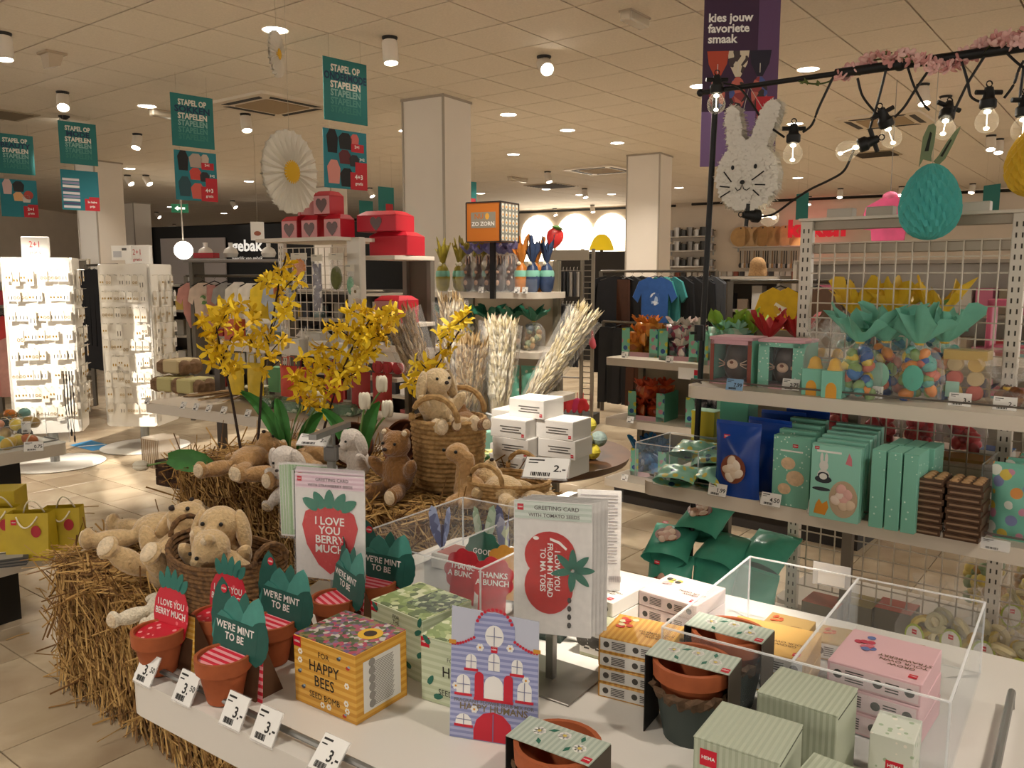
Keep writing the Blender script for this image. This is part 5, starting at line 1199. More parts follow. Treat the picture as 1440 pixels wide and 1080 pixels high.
# ================================================================== plush animals
def fur(c): return M(c, .95, 0, .14, 90, .7, .1, 0, .4)
PALE = fur('#d9c4a4')
def plush(label, p, rot, sc, col, kind, pose, group='plush animals', sole=None):
    t = thing('plush_' + kind, label, 'plush toy', p, 0, group, rot); m = fur(col); sole = sole or PALE
    if pose == 'sit':
        E = [((0, 0, .105), (.078, .068, .105)), ((0, -.012, .245), (.072, .068, .066)), ((0, -.075, .228), (.034, .032, .027))]
        arms = [((s * .088, -.035, .135), (.03, .034, .07), (.5, s * .5, 0)) for s in (-1, 1)]; legs = [((s * .062, -.11, .04), (.036, .085, .038), (0, 0, s * .25)) for s in (-1, 1)]
        feet = [((s * .085, -.195, .045), (.036, .018, .042)) for s in (-1, 1)]; hc = Vector((0, -.012, .245)); fwd = Vector((0, -1, 0)); up = Vector((0, 0, 1))
    else:
        E = [((0, 0, .065), (.08, .11, .064)), ((0, .15, .085), (.07, .072, .066)), ((0, .135, .15), (.034, .03, .03))]
        arms = [((s * .10, .05, .055), (.032, .072, .032), (0, 0, s * .9)) for s in (-1, 1)]; legs = [((s * .07, -.15, .045), (.038, .09, .038), (0, 0, s * .3)) for s in (-1, 1)]
        feet = [((s * .098, -.235, .055), (.038, .022, .044)) for s in (-1, 1)]; hc = Vector((0, .15, .085)); fwd = Vector((0, -.25, .97)); up = Vector((0, .97, .25))
    body = blob(E + arms + legs + feet + ([((s * .055, hc.y + up.y * .055, hc.z + up.z * .055), (.024, .02, .024)) for s in (-1, 1)] if kind == 'bear' else []), .0085, m, 'body', t, 5)
    side = Vector((1, 0, 0))
    if kind != 'bear':
        for s in (-1, 1):
            b = MB(); c0 = hc + side * (s * .062) + up * .03
            b.ell(c0 - up * .05 + side * (s * .016) - fwd * .008, (.024, .036, .075), 0, Matrix.Rotation(-s * .22, 4, 'Y') @ (Matrix.Rotation(-1.3, 4, 'X') if pose != 'sit' else Matrix.Identity(4)), 12, 9); b.build('ear', m, t, True)
    else:
        for s in (-1, 1): MB().ell(hc + side * (s * .055) + up * .058 + fwd * .014, .014, 0, None, 10, 7).build('ear_lining', PALE, t, True)
    for s in (-1, 1):
        MB().ell(hc + side * (s * .032) + up * .014 + fwd * .064, .0075, 0, None, 8, 6).build('eye', BLACK, t, True)
        MB().ell(Vector(feet[(s + 1) // 2][0]) + Vector((0, -.013 if pose == 'sit' else -.016, 0)), (.028, .010, .033), 0, None, 12, 8).build('sole', sole, t, True)
    MB().ell(hc + fwd * .098 - up * .006, (.0115, .010, .009), 0, None, 8, 6).build('nose', M('#2a1a14', .5), t, True)
    t.scale = (sc,) * 3; return t
TAN = '#b08a5c'; BEIGE = '#c9ac80'; BROWN = '#8a6238'
hz = HB.rz
def onb(x, y): return G(x, y, ZB + .01)
def ons(x, y): return G(x, y, ZS + .012)
# toys on the lower bale
plush('big beige plush rabbit lounging on the lower straw bale beside the dark basket', onb(222, 828) + Vector((0, 0, .0)), (-.75, 0, hz + .35), 1.0, BEIGE, 'rabbit', 'sit')
plush('beige plush rabbit lying behind the lounging rabbit on the lower bale', onb(215, 770) + HB.v * .04, (0, 0, hz - .9), 1.0, BEIGE, 'rabbit', 'lie')
# dark seagrass basket
def woven(c1, c2, sx, sz):
    key = f'wv{c1}{sx}'
    if key in _mats: return _mats[key]
    m, nt, b = _new('woven_' + str(len(_mats))); L = nt.links.new; tc = nt.nodes.new('ShaderNodeTexCoord')
    n = nt.nodes.new('ShaderNodeTexNoise'); n.inputs['Scale'].default_value = 60; L(tc.outputs['Object'], n.inputs['Vector'])
    r = nt.nodes.new('ShaderNodeValToRGB'); r.color_ramp.elements[0].position = .35; r.color_ramp.elements[1].position = .65; r.color_ramp.elements[0].color = (*lin(c1), 1); r.color_ramp.elements[1].color = (*lin(c2), 1)
    L(n.outputs[0], r.inputs[0]); L(r.outputs[0], b.inputs['Base Color']); b.inputs['Roughness'].default_value = .85; _mats[key] = m; return m
def coil_basket(label, p, rz, rx, ry, h, coils, mat, flare=1.08, r=None, notch=46, handles=((0, 1), (PI, 1)), hr=.09, sag=0.0, name='wicker_basket'):
    """a basket of stacked stitched coils, each coil a real rope with bulges"""
    t = thing(name, label, 'basket', p, rz, 'wicker baskets'); cr = r or h / coils * .56
    for k in range(coils):
        s = k / (coils - 1); q = 1 + (flare - 1) * s; z = cr + (h - 2 * cr) * s; pts = []; rad = []
        for i in range(notch * 2 + 1):
            a = 2 * PI * i / (notch * 2); pts.append((rx * q * math.cos(a), ry * q * math.sin(a), z + sag * s * math.cos(2 * a))); rad.append(cr * (1.06 if (i + k) % 2 else .86))
        MB().tube(pts, rad, 6, 0, None, False).build('coil', mat, t, True)
    MB().prism(disc(rx * .97, 24, 0, 0, ry * .97), .008, 'xy', off=.002).build('bottom', mat, t)
    for a, up in handles:
        c = Vector((rx * flare * math.cos(a), ry * flare * math.sin(a), h)); tg = Vector((-math.sin(a), math.cos(a), 0)); pts = []
        for i in range(13):
            b = PI * i / 12; pts.append(c + tg * (hr * math.cos(b)) + Vector((0, 0, hr * 1.0 * math.sin(b))) * up)
        MB().tube(pts, [cr * (1.25 if i % 2 else 1.0) for i in range(13)], 7).build('handle', mat, t, True)
    return t
DARKW = woven('#4a3119', '#7d5a34', 1, 1); LIGHTW = woven('#8d6c40', '#b8935e', 2, 1)
coil_basket('dark brown oval seagrass basket with rope handles on the lower bale', onb(322, 852) + HB.v * .0, hz, .205, .13, .19, 13, DARKW, 1.12, notch=40, handles=((PI, 1), (0, 1)), hr=.055, sag=.012)
plush('beige plush rabbit peeking over the rim of the dark basket', onb(312, 845) + Vector((0, 0, .02)), (-.1, 0, hz + .6), .92, BEIGE, 'rabbit', 'sit')
plush('beige plush bear sunk low in the dark basket', onb(350, 850) + Vector((0, 0, .03)), (.5, 0, hz - .2), .85, BEIGE, 'bear', 'sit')
plush('cream plush bunny paws beside the strawberry pot', onb(228, 868) + HB.v * .02, (0, 0, hz + .3), .62, '#d9cdb6', 'rabbit', 'lie')
# toys on the upper bale
plush('small tan plush bear lying at the end of the upper bale', ons(312, 672) + HB.v * .12, (0, 0, hz + .35), .78, TAN, 'bear', 'lie')
plush('small tan plush bear lying with its tag beside the tulip leaves', ons(375, 682) + HB.v * .12, (0, 0, hz + .1), .78, TAN, 'bear', 'lie')
plush('small tan plush bear lying behind the other two bears', ons(375, 655) + HB.v * .22, (0, 0, hz + 1.0), .7, TAN, 'bear', 'lie')
plush('white plush bunny bending forward beside the green backed cards', ons(400, 690) + HB.v * .06, (.55, 0, hz + .4), .62, '#d8cec4', 'rabbit', 'sit')
plush('white plush bunny beside the dark brown bowl', ons(472, 680) + HB.v * .12, (.2, 0, hz - .1), .62, '#d8cec4', 'rabbit', 'sit')
plush('small brown plush bear sitting before the tall basket', ons(545, 700) + HB.v * .05, (0, 0, hz + .25), .72, BROWN, 'bear', 'sit')
for k, (px, dv, s) in enumerate((((440, 668), .2, .085), ((500, 672), .26, .09), ((530, 672), .22, .10))):
    t = thing('wooden_bowl', ('dark brown round bowl lying on its side between the white bunnies', 'dark brown bowl propped behind the white bunny', 'dark brown bowl propped beside the brown bear')[k], 'bowl', ons(*px) + HB.v * dv + Vector((0, 0, s * .95)), 0, 'dark brown bowls', rot=(1.15, 0, hz + .5 - .4 * k))
    MB().lathe([(0, -.05), (s * .6, -.045), (s * .92, -.01), (s, .03), (s * .94, .03), (s * .85, -.005), (s * .5, -.035), (0, -.038)], 26).build('bowl', M('#4a2313', .8, 0, .3, 30, .3), t, True); MB().lathe([(s * .96, .03), (s * 1.02, .036), (s * .97, .042), (s * .92, .034)], 26).build('rim', M('#6b3a20', .8), t, True)
coil_basket('tall tan coiled basket with a plush rabbit inside on the upper bale', ons(604, 690) + HB.v * .10, hz, .112, .112, .25, 15, LIGHTW, 1.14, notch=26, handles=((-1.2, 1), (1.9, 1)), hr=.085)
plush('cream plush rabbit with floppy ears sitting in the tall basket', ons(604, 690) + HB.v * .10 + Vector((-.035, .0, .19)), (-.1, 0, hz + 1.25), .74, '#cdb48c', 'rabbit', 'sit')
plush('small tan plush bear whose feet stick out over the tall basket rim', ons(604, 690) + HB.v * .10 + Vector((.06, -.01, .2)), (-.1, 0, hz + .9), .52, BROWN, 'bear', 'lie')
coil_basket('shallow tan coiled basket with a plush ear at the end of the upper bale', G(695, 712, ZS + .012) + HB.v * .05, hz + .2, .135, .10, .09, 7, LIGHTW, 1.15, notch=30, handles=((-1.6, 1), (1.5, 1)), hr=.06)
plush('tan plush bear lying in the shallow basket', G(695, 712, ZS + .03) + HB.v * .05, (0, 0, hz + 1.2), .7, BEIGE, 'bear', 'lie')
t = thing('plush_giraffe', 'long necked tan plush animal leaning on the tall basket', 'plush toy', ons(655, 712) + HB.v * .02, hz); blob([((0, 0, .05), (.06, .05, .05)), ((-.02, .0, .11), (.032, .03, .07), (0, .3, 0)), ((-.045, -.01, .17), (.035, .045, .032)), ((.05, -.05, .03), (.022, .06, .022)), ((.0, -.06, .03), (.022, .06, .022))], .008, fur(TAN), 'body', t, 4)
for s in (-1, 1): MB().ell((-.045 + s * .026, -.045, .18), .006, 0, None, 8, 6).build('eye', BLACK, t, True)
# ================================================================== tulips and forsythia
LEAFG = M('#3c7a35', .5, 0, .2, 20); TUL = M('#ddd6c2', .6)
def leaf_blade(pts, w, n=10):
    """a long pointed leaf along pts (list of Vectors) folded along its rib"""
    b = MB(); vs = []; N = len(pts) - 1
    for i, p in enumerate(pts):
        d = (pts[min(i + 1, N)] - pts[max(i - 1, 0)]).normalized(); s = d.cross(Vector((0, -1, .2))).normalized(); q = w * math.sin(PI * min(.999, (i + .6) / (N + .9))) ** .8
        vs += [p - s * q, p + Vector((0, .012, -.004)), p + s * q]
    b.add(vs, [(3 * i + j, 3 * i + j + 1, 3 * i + j + 4, 3 * i + j + 3) for i in range(N) for j in range(2)]); return b
def bez(a, b, c, n=8): return [a * (1 - s) ** 2 + b * (2 * s * (1 - s)) + c * s * s for s in [i / n for i in range(n + 1)]]
def tulip(label, base, tip, leaves, Y):
    P = AT(*base, Y); P.z = ZS + .012; t = thing('tulip', label, 'tulip', P, 0, 'white tulips on the straw bale')
    Q = AT(*tip, Y) - P; MB().tube(bez(Vector((0, 0, 0)), Vector((Q.x * .2, 0, Q.z * .7)), Q), .004, 6).build('stem', M('#6a8a4a', .6), t, True)
    for k in range(6):
        a = k * PI / 3; b = MB(); b.ell(Q + Vector((.012 * math.cos(a), .012 * math.sin(a), .022)), (.017, .009, .032), 0, Matrix.Rotation(a + PI / 2, 4, 'Z') @ Matrix.Rotation(.12 if k % 2 else -.08, 4, 'X'), 9, 7); b.build('petal', TUL, t, True)
    for l in leaves:
        T_ = AT(*l, Y + .02) - P; leaf_blade(bez(Vector((0, 0, 0)), Vector((T_.x * .3, 0, T_.z * .8)), T_), .028).build('leaf', LEAFG, t, True)
    return t
tulip('white tulip with a closed bud beside the forsythia branches', (405, 660), (437, 553), [(338, 550), (388, 560)], 3.25)
tulip('white tulip bending behind the card stand', (420, 655), (450, 568), [(455, 580)], 3.3)
tulip('white tulip with two broad leaves before the red bags', (505, 680), (513, 572), [(452, 575), (534, 565)], 3.02)
tulip('white tulip standing highest beside the plush rabbit', (500, 670), (537, 548), [(530, 590)], 3.1)
tulip('pale pink tulip bud leaning on the tall basket', (510, 675), (545, 583), [(480, 600)], 3.05)
t = thing('tulip_leaf', 'broad green tulip leaf lying over the end of the upper bale', 'leaf', G(275, 655, ZS + .015), 0); leaf_blade([Vector((-.11, 0, .03)), Vector((-.07, 0, .025)), Vector((-.02, 0, .02)), Vector((.03, 0, .012)), Vector((.075, 0, .0))], .045).build('blade', LEAFG, t, True)
t = tag(obj('fallen_tulip', None, None, G(205, 655, ZS), 0), 'drooping white tulip hanging beyond the end of the upper bale', 'tulip'); MB().tube([(0, 0, 0), (.06, 0, .012), (.14, .05, .02)], .004, 6).build('stem', M('#6a8a4a', .6), t)
for k in range(5):
    a = k * 1.257; MB().ell((-.02, .01 * math.cos(a), .01 * math.sin(a)), (.03, .012, .012), 0, None, 8, 6).build('petal', TUL, t, True)
YPET = [M('#e6c21c', .6), M('#f0d030', .6), M('#d4ac12', .6)]
pb_ = MB()
for k in range(4):
    a = k * PI / 2 + .3; T_ = Matrix.Rotation(a, 4, 'Z')
    pb_.add([(0, 0, 0), (.010, .006, .006), (.026, .004, .010), (.034, 0, .006), (.026, -.006, .010), (.010, -.007, .006)], [(0, 1, 5), (1, 2, 4, 5), (2, 3, 4)], 0, T_)
pb_.ell((0, 0, .004), (.004, .004, .008), 0, None, 6, 4)
FLW = [pb_.mesh('blossom', [m], True) for m in YPET]
def forsythia(label, Y, stem, twigs, seed, dens=11.0):
    P = AT(*stem[0], Y); P.z = ZS + .012; t = thing('forsythia_branch', label, 'branch', P, 0, 'yellow forsythia branches'); rr = random.Random(seed)
    wood = M('#2e211a', .8)
    pts = [AT(*q, Y) - P for q in stem]; pts[0] = Vector((0, 0, 0)); MB().tube(pts, [.006 - .0035 * i / (len(pts) - 1) for i in range(len(pts))], 6).build('stem', wood, t)
    for tw in twigs:
        q = [AT(*x, Y + rr.uniform(-.06, .06)) - P for x in tw]; MB().tube(q, .0024, 5).build('twig', wood, t)
        for a, b in zip(q, q[1:]):
            n = max(2, int((b - a).length / .0145 * dens / 11))
            for i in range(n):
                c = a.lerp(b, (i + rr.random()) / n) + Vector((rr.uniform(-.022, .022), rr.uniform(-.03, .02), rr.uniform(-.02, .022)))
                o = obj('blossom', FLW[rr.randrange(3)], t, c, rot=(rr.uniform(.5, 2.3), rr.uniform(-.8, .8), rr.uniform(0, 6))); o.scale = (rr.uniform(1.15, 1.55),) * 3
    return t
forsythia('yellow forsythia branch arching before the jewellery stand', 3.2, [(342, 645), (326, 560), (312, 500), (303, 455)], [[(312, 500), (300, 480), (275, 445)], [(303, 470), (316, 445), (334, 432)], [(318, 520), (305, 505), (290, 498)], [(314, 505), (325, 475), (345, 462)], [(303, 455), (312, 435), (322, 430)], [(320, 530), (330, 515), (322, 505)]], 1)
forsythia('tall yellow forsythia branch reaching before the hanging party bags', 3.25, [(360, 620), (368, 540), (380, 470), (392, 400), (402, 360)], [[(392, 400), (380, 390), (374, 400)], [(388, 420), (405, 400), (418, 388)], [(380, 470), (392, 440), (412, 425)], [(378, 480), (362, 450), (350, 435)], [(374, 505), (385, 490), (402, 470)], [(402, 360), (400, 375), (396, 390)], [(372, 520), (384, 515), (392, 508)], [(368, 500), (356, 485), (348, 470)]], 2, 8)
forsythia('broad yellow forsythia branch spreading before the red paper bags', 3.15, [(440, 645), (462, 580), (480, 525), (500, 480), (520, 450)], [[(480, 525), (460, 515), (425, 505)], [(490, 500), (470, 490), (440, 490)], [(500, 480), (480, 465), (465, 455)], [(505, 470), (530, 450), (560, 440)], [(500, 490), (525, 475), (548, 470)], [(486, 515), (510, 505), (530, 490)], [(478, 535), (500, 525), (505, 510)], [(520, 450), (500, 440), (488, 430)], [(470, 555), (445, 540), (415, 535)], [(462, 580), (430, 560), (418, 545)], [(515, 460), (535, 462), (545, 452)]], 3, 12)
forsythia('thin yellow forsythia branch above the plush rabbit', 3.0, [(585, 610), (600, 540), (630, 490), (662, 440)], [[(662, 440), (650, 450), (640, 458)], [(655, 450), (635, 455), (622, 465)], [(640, 475), (630, 470), (615, 480)], [(630, 490), (622, 492), (612, 500)], [(606, 525), (596, 515), (585, 505)], [(606, 525), (615, 515), (618, 508)], [(598, 540), (585, 535), (578, 540)]], 4, 9)
# ================================================================== round table with white cartons and dried grasses
ZR = .72; rc = Vector((0.06, 3.66, 0))
t = thing('round_table', 'dark wooden round table carrying white cartons beside the straw bales', 'table', rc); WOOD = M('#5a3a22', .5, 0, .25, 8)
MB().lathe([(0, ZR - .045), (.42, ZR - .045), (.455, ZR - .03), (.47, ZR), (.455, ZR), (0, ZR)], 40).build('table_top', WOOD, t, True); MB().lathe([(.07, 0), (.07, ZR - .045)], 16).build('column', WOOD, t, True); MB().lathe([(.0, 0), (.26, 0), (.26, .02), (.08, .05), (.0, .05)], 24).build('foot', WOOD, t, True)
WB = M('#d9d5cf', .5); hb = Frame(rc, 125)
def wbox_face(t, w, d, h):
    b = MB()
    for k in range(3): b.box((w * .08, -d / 2 - .0006, h * (.62 - .14 * k)), (w * (.6 - .12 * (k == 1)), .0006, .004))
    b.build('text_print', M('#5d5955', .6), t); logo(t, (w * .42, -d / 2 - .0006, h * .2), .012)
p0 = G(708, 668, ZR); hB = .074
for i, (du, dv, n, lab) in enumerate(((0, .09, 4, 'front'), (.165, .17, 3, 'side'), (-.12, .26, 3, 'rear'))):
    for k in range(n):
        q = p0 + hb.u * (du + .008 * ((k * 5) % 3) - (.0 if k < 3 else -.05)) + hb.v * (dv + (.07 if k == 3 else 0)); q.z = ZR + hB * k
        carton({('front', 3): 'white carton lying crosswise on top of the carton pile', ('front', 2): 'white carton third up in the taller carton pile'}.get((lab, k), 'white carton with small print in the ' + {'front': 'taller pile before the grasses', 'side': 'lower pile beside the yellow eggs', 'rear': 'pile beside the tall basket'}[lab]), q, hb.rz + .03 * ((k * 3) % 4 - 1), (.165, .15, hB - .001), WB, 'white cartons on the round table', 'white_carton', wbox_face)
for k in range(4):
    q = G(668, 660, ZR) + hb.v * .03; q.z = ZR + .016 * k; carton('green patterned napkin pack tied with ribbon beside the white cartons', q, hb.rz + .3 + .12 * k, (.13, .13, .0155), specks(['#3f6b3a', '#c9c49a', '#d2b24a', '#2d5230', '#b9c48a'], 60), 'green napkin packs', 'napkin_pack')
rr = random.Random(6)
for k, (du, dv, dz, c) in enumerate(((.30, .02, 0, '#c9b93a'), (.33, .08, 0, '#c9b93a'), (.28, .12, 0, '#3f5f4a'), (.31, .05, .06, '#d2c24a'), (.26, .10, .065, '#3f5f4a'), (.24, .17, .02, '#cfc040'), (.27, .15, .1, '#d6c84c'), (.34, .12, .05, '#8fa09a'))):
    q = rc + hb.u * du + hb.v * (dv - .06) + Vector((0, 0, ZR + .036 + dz)); t = thing('yarn_ball', ('yellow wound yarn egg at the edge of the round table', 'dark green wound yarn egg among the yellow ones', 'grey wound yarn egg among the yellow ones')[0 if c[1] in 'cd' else (1 if c[1] == '3' else 2)], 'yarn', q, 0, 'yarn eggs on the round table')
    b = MB(); b.ell((0, 0, 0), (.036, .036, .034), 0, None, 14, 10); b.build('yarn', M(c, .8, 0, .25, 50, .6), t, True); MB().lathe([(.036, -.003), (.0375, 0), (.036, .003)], 16).build('band', M(c, .7), t, True)
def bouquet(label, base, tip, Y, col, head, n, seed, spread=.075, r0=.026, hl=.11, wrap=True):
    P = AT(*base, Y); P.z = ZR + .01; Q = AT(*tip, Y - .02) - P; t = thing('dried_bouquet', label, 'dried grass', P, 0, 'dried grass bouquets'); rr = random.Random(seed)
    L = Q.length; d = Q.normalized(); a = d.cross(Vector((0, 1, 0))).normalized(); c = d.cross(a); s_ = MB(); h_ = MB()
    for k in range(n):
        th = rr.uniform(0, 6.28); q = math.sqrt(rr.random()); o = a * math.cos(th) + c * math.sin(th); l = L * rr.uniform(.82, 1.0)
        e = d * l + o * q * spread * (l / L) + Vector((rr.uniform(-.012, .012), 0, 0)); st = o * q * r0
        s_.tube([st, st.lerp(e, .55) + o * .006, e], .0016, 3, rr.randrange(2))
        for j in range(9):
            s0 = .38 + .62 * j / 9; p1 = st.lerp(e, s0) + o * .004; dd = (e - st).normalized() * hl * .5 + o * rr.uniform(.002, .016) + Vector((rr.uniform(-.01, .01), rr.uniform(-.01, .01), rr.uniform(-.004, .012)))
            w = rr.uniform(.005, .009); sd = dd.cross(o + Vector((.01, .02, .03))).normalized() * w
            h_.add([p1 - sd * .3, p1 + dd * .5 - sd, p1 + dd, p1 + dd * .5 + sd, p1 + dd * .5 + o * w], [(0, 1, 4), (1, 2, 4), (2, 3, 4), (3, 0, 4)], rr.randrange(3))
    tag(s_.build('stems', [M(col[0], .8), M(col[1], .8)], t), kind='stuff'); tag(h_.build('plumes', [M(x, .8) for x in head], t), kind='stuff')
    if wrap:
        w_ = MB(); T_ = d.to_track_quat('Z', 'Y').to_matrix().to_4x4(); w_.lathe([(r0 + .012, .02), (r0 + .02, L * .25), (spread + .018, L * .6), (spread + .03, L * .93)], 18, 0, T_, lambda an, z: 1 + .08 * math.sin(4 * an + z * 9)); w_.build('clear_wrapper', CELLO, t, True)
    return t
TANS = ('#a3875c', '#8a6d44'); CREAM = ('#d2c4a4', '#b9a67e')
bouquet('brown dried grass bouquet in clear wrap leaning towards the heart boxes', (628, 605), (556, 425), 3.86, TANS, ('#9a7c55', '#b39a76', '#85673f'), 70, 1)
bouquet('brown dried grass bouquet with a white plume standing upright', (645, 605), (632, 408), 3.90, TANS, ('#b39d7a', '#a0845c', '#d8ccb2'), 70, 2, .06)
bouquet('dense brown dried grass bouquet before the sweets gondola', (655, 600), (664, 470), 3.82, TANS, ('#a88c62', '#927347', '#bca680'), 85, 3, .075)
bouquet('cream dried wheat bouquet leaning behind the white one', (680, 600), (702, 440), 3.93, CREAM, ('#c9bb9c', '#b6a380', '#ddd3bd'), 60, 4, .06)
bouquet('white dried wheat bouquet standing upright behind the cartons', (700, 600), (706, 445), 3.86, CREAM, ('#ddd0ae', '#cbbb92', '#e9e0ca'), 90, 5, .062)
bouquet('long cream wheat bouquet in clear wrap leaning towards the wire rack', (712, 595), (832, 428), 3.89, CREAM, ('#d6c9a6', '#c2b082', '#e2d8bf'), 85, 6, .06)
t = thing('white_blossom_twig', 'small white blossom twig before the dried bouquets', 'twig', AT(672, 585, 3.7), 0); t.location.z = ZR + .005; b = MB(); b.tube([(0, 0, 0), (.01, 0, .05), (0, 0, .12)], .003, 5); b.build('stem', M('#8d7a55', .8), t)
for k in range(6): MB().ell((.02 * math.cos(k * 1.05), -.01, .125 + .02 * math.sin(k * 1.05)), (.015, .006, .01), 0, None, 8, 5).build('petal', M('#e2dccd', .7), t, True)
for k, (px, lab) in enumerate((((632, 600), 'clear glass vase holding the brown dried bouquets'), ((703, 600), 'clear glass vase holding the cream dried bouquets'))):
    P = AT(*px, 3.86); P.z = ZR + .001; t = thing('glass_vase', lab, 'vase', P, 0, 'glass vases'); MB().lathe([(.05, 0), (.06, .01), (.065, .14), (.06, .14), (.055, .012), (0, .01)], 20).build('glass', clear('#f0f6f2', .10), t, True); MB().lathe([(.062, .136), (.068, .14), (.062, .145)], 20).build('rim', ACRYL_EDGE, t, True)
P = AT(668, 592, 3.62); P.z = ZR; carton('mint green carton lying behind the plush rabbit', P, hb.rz, (.14, .10, .10), M('#8fc0ac', .55), 'shelf cartons')
# ================================================================== gondola with party goods behind the straw bales
DF = Frame((-2.22, 4.94), 122); dz_ = DF.rz
t = thing('shop_gondola', 'white gondola with wire panel carrying egg cartons and party goods', 'shelf', DF.p(0, 0), dz_)
shelf_part(t, 0, 2.0, 0, .5, .75, .06); shelf_part(t, .35, 2.0, .2, .52, 1.12, .05); shelf_part(t, 0, 1.9, .05, .52, .28, .05)
MB().box((1.32, .46, .88), (.1, .05, 1.66), 0, None, .006).build('end_panel', M('#d8d1c5', .5), t)
wire_panel(t, .72, 1.27, .47, 1.14, 1.66, .05, .002)
slotted_post(t, .70, .5, 1.7); 
MB().box((1.0, .56, 1.70), (.62, .5, .02)).build('top_board', SHELF_M, t)
for u in (.15, 1.75): MB().box((u, .45, .55), (.05, .04, 1.1)).build('post', M('#4f4740', .5, .3), t)
# end shelves beyond the end panel
for z in (1.60, 1.22, .92, .5): MB().box((1.40, .74, z), (.22, .36, .025), 0, None, .003).build('end_shelf', SHELF_M, t)
for u in (1.31, 1.49): MB().box((u, .90, .80), (.03, .03, 1.6)).build('post', M('#6f675c', .5, .3), t)
MB().box((1.40, .925, .8), (.2, .01, 1.58)).build('back_board', M('#5f564a', .7), t)
def ond(x, y): return G(x, y, .75)
# heart gift boxes
HEARTP = [(0, -.03), (.018, -.012), (.03, .006), (.029, .02), (.02, .028), (.01, .028), (0, .018), (-.01, .028), (-.02, .028), (-.029, .02), (-.03, .006), (-.018, -.012)]
def heart_box(label, p, rz, w=.17, d=.17, h=.115, heart=True, face='#cf8f8f', sc=1.0):
    t = thing('heart_box', label, 'box', p, rz, 'red gift boxes with heart windows')
    MB().box((0, 0, h / 2), (w, d, h), 0, None, .003).build('carton', M('#b81f2e', .4), t)
    MB().add([(-w / 2, -d / 2, h), (w / 2, -d / 2, h), (w / 2, d / 2, h), (-w / 2, d / 2, h), (-w * .36, -d * .3, h + .025), (w * .36, -d * .3, h + .025), (w * .36, d * .3, h + .025), (-w * .36, d * .3, h + .025)], [(0, 1, 5, 4), (1, 2, 6, 5), (2, 3, 7, 6), (3, 0, 4, 7), (4, 5, 6, 7)]).build('folded_lid', M('#c22535', .35), t)
    MB().box((0, -d / 2 - .001, h / 2), (w * .96, .002, h * .94)).build('front_panel', M(face, .5), t)
    if heart: MB().prism([(x * 1.25, z * 1.35 + h / 2 - .003) for x, z in HEARTP], .002, 'xz', off=-d / 2 - .004).build('heart_window', M('#5a3a33', .25), t)
    return t
ZT = 1.712
for px, zz, lab, hb_ in (((418, 340), 0, 'red heart box at the end of the lower row under the daisy', 1), ((446, 340), 0, 'red heart box with a big heart window under the stacked ones', 1), ((478, 340), 0, 'red heart box beside the long red carton', 1), ((436, 340), 1, 'red box stacked with its plain side showing under the daisy', 0), ((464, 340), 1, 'red heart box stacked on the lower row', 1)):
    Yb = 5.0 - (px[0] - 400) * .003; p = AT(px[0], px[1], Yb); p.z = ZT + .13 * zz; heart_box(lab, p, dz_ + (.1 if hb_ else .9), .115, .13, .105, bool(hb_))
p = DF.p(1.38, .74, 1.6135); heart_box('long red carton lying on the end shelf below the heart boxes', p, dz_ + .15, .25, .2, .11, False, '#b81f2e'); p = DF.p(1.33, .70, 1.748); heart_box('long red heart box on top of the long red carton', p, dz_ + .15, .26, .2, .09, True, '#bb2838')
heart_box('red heart box on the middle end shelf', DF.p(1.40, .70, 1.2335), dz_, .18, .18, .13); 
for k in range(3):
    t = thing('ribbon_roll', 'red and white striped ribbon roll with a white flower on the end shelf', 'roll', DF.p(1.33 + .075 * k, .70, .984), dz_, 'striped rolls on the end shelf', rot=(PI / 2, 0, dz_)); MB().lathe([(0, -.1), (.036, -.1), (.036, .1), (0, .1)], 18).build('roll', stripes('#c0323c', '#e0b8b4', .03, 'Z'), t, True)
    f = MB()
    for q in range(7): f.ell((.018 * math.cos(q * .9), .038, .018 * math.sin(q * .9)), (.012, .003, .012), 0, None, 7, 5)
    f.build('paper_flower', M('#e3ddd2', .7), t, True)
# goods hanging on the wire panel
def hang_pack(label, p, rz, w, h, col, group, shape='bag', head='#cfc6b4', name='party_pack'):
    t = thing(name, label, 'pack', p, rz, group)
    MB().box((0, 0, -.018), (w, .002, .036)).build('header_card', M(head, .6), t)
    pillow(w * .95, h, .02, int(w * 999) % 9, .004, 8, 8, False).build('bag', clear('#ffffff', .10, .1, .4), t, True, loc=(0, 0, -.036 - h))
    if shape == 'fan':
        b = MB(); n = 24
        b.prism([((.42 * w) * (1 if k % 2 else .88) * math.cos(2 * PI * k / n), -h * .5 + .42 * w * (1 if k % 2 else .88) * math.sin(2 * PI * k / n)) for k in range(n)], .006, 'xz', 0, None, -.003); b.build('paper_fan', M(col, .6, 0, .2, 30), t)
    elif shape == 'bar': MB().box((0, 0, -.04 - h * .48), (w * .7, .012, h * .9), 0, None, .003).build('contents', specks([col, '#d8d2c8', '#6f6a72'], 45), t)
    else: blob([((0, 0, -.04 - h * .55), (w * .4, .014, h * .4))], .008, M(col, .7, 0, .2, 40), 'contents', t, 2)
    MB().tube([(0, .03, -.008), (0, -.03, -.008)], .002, 5).build('hook', GREYM, t)
    return t
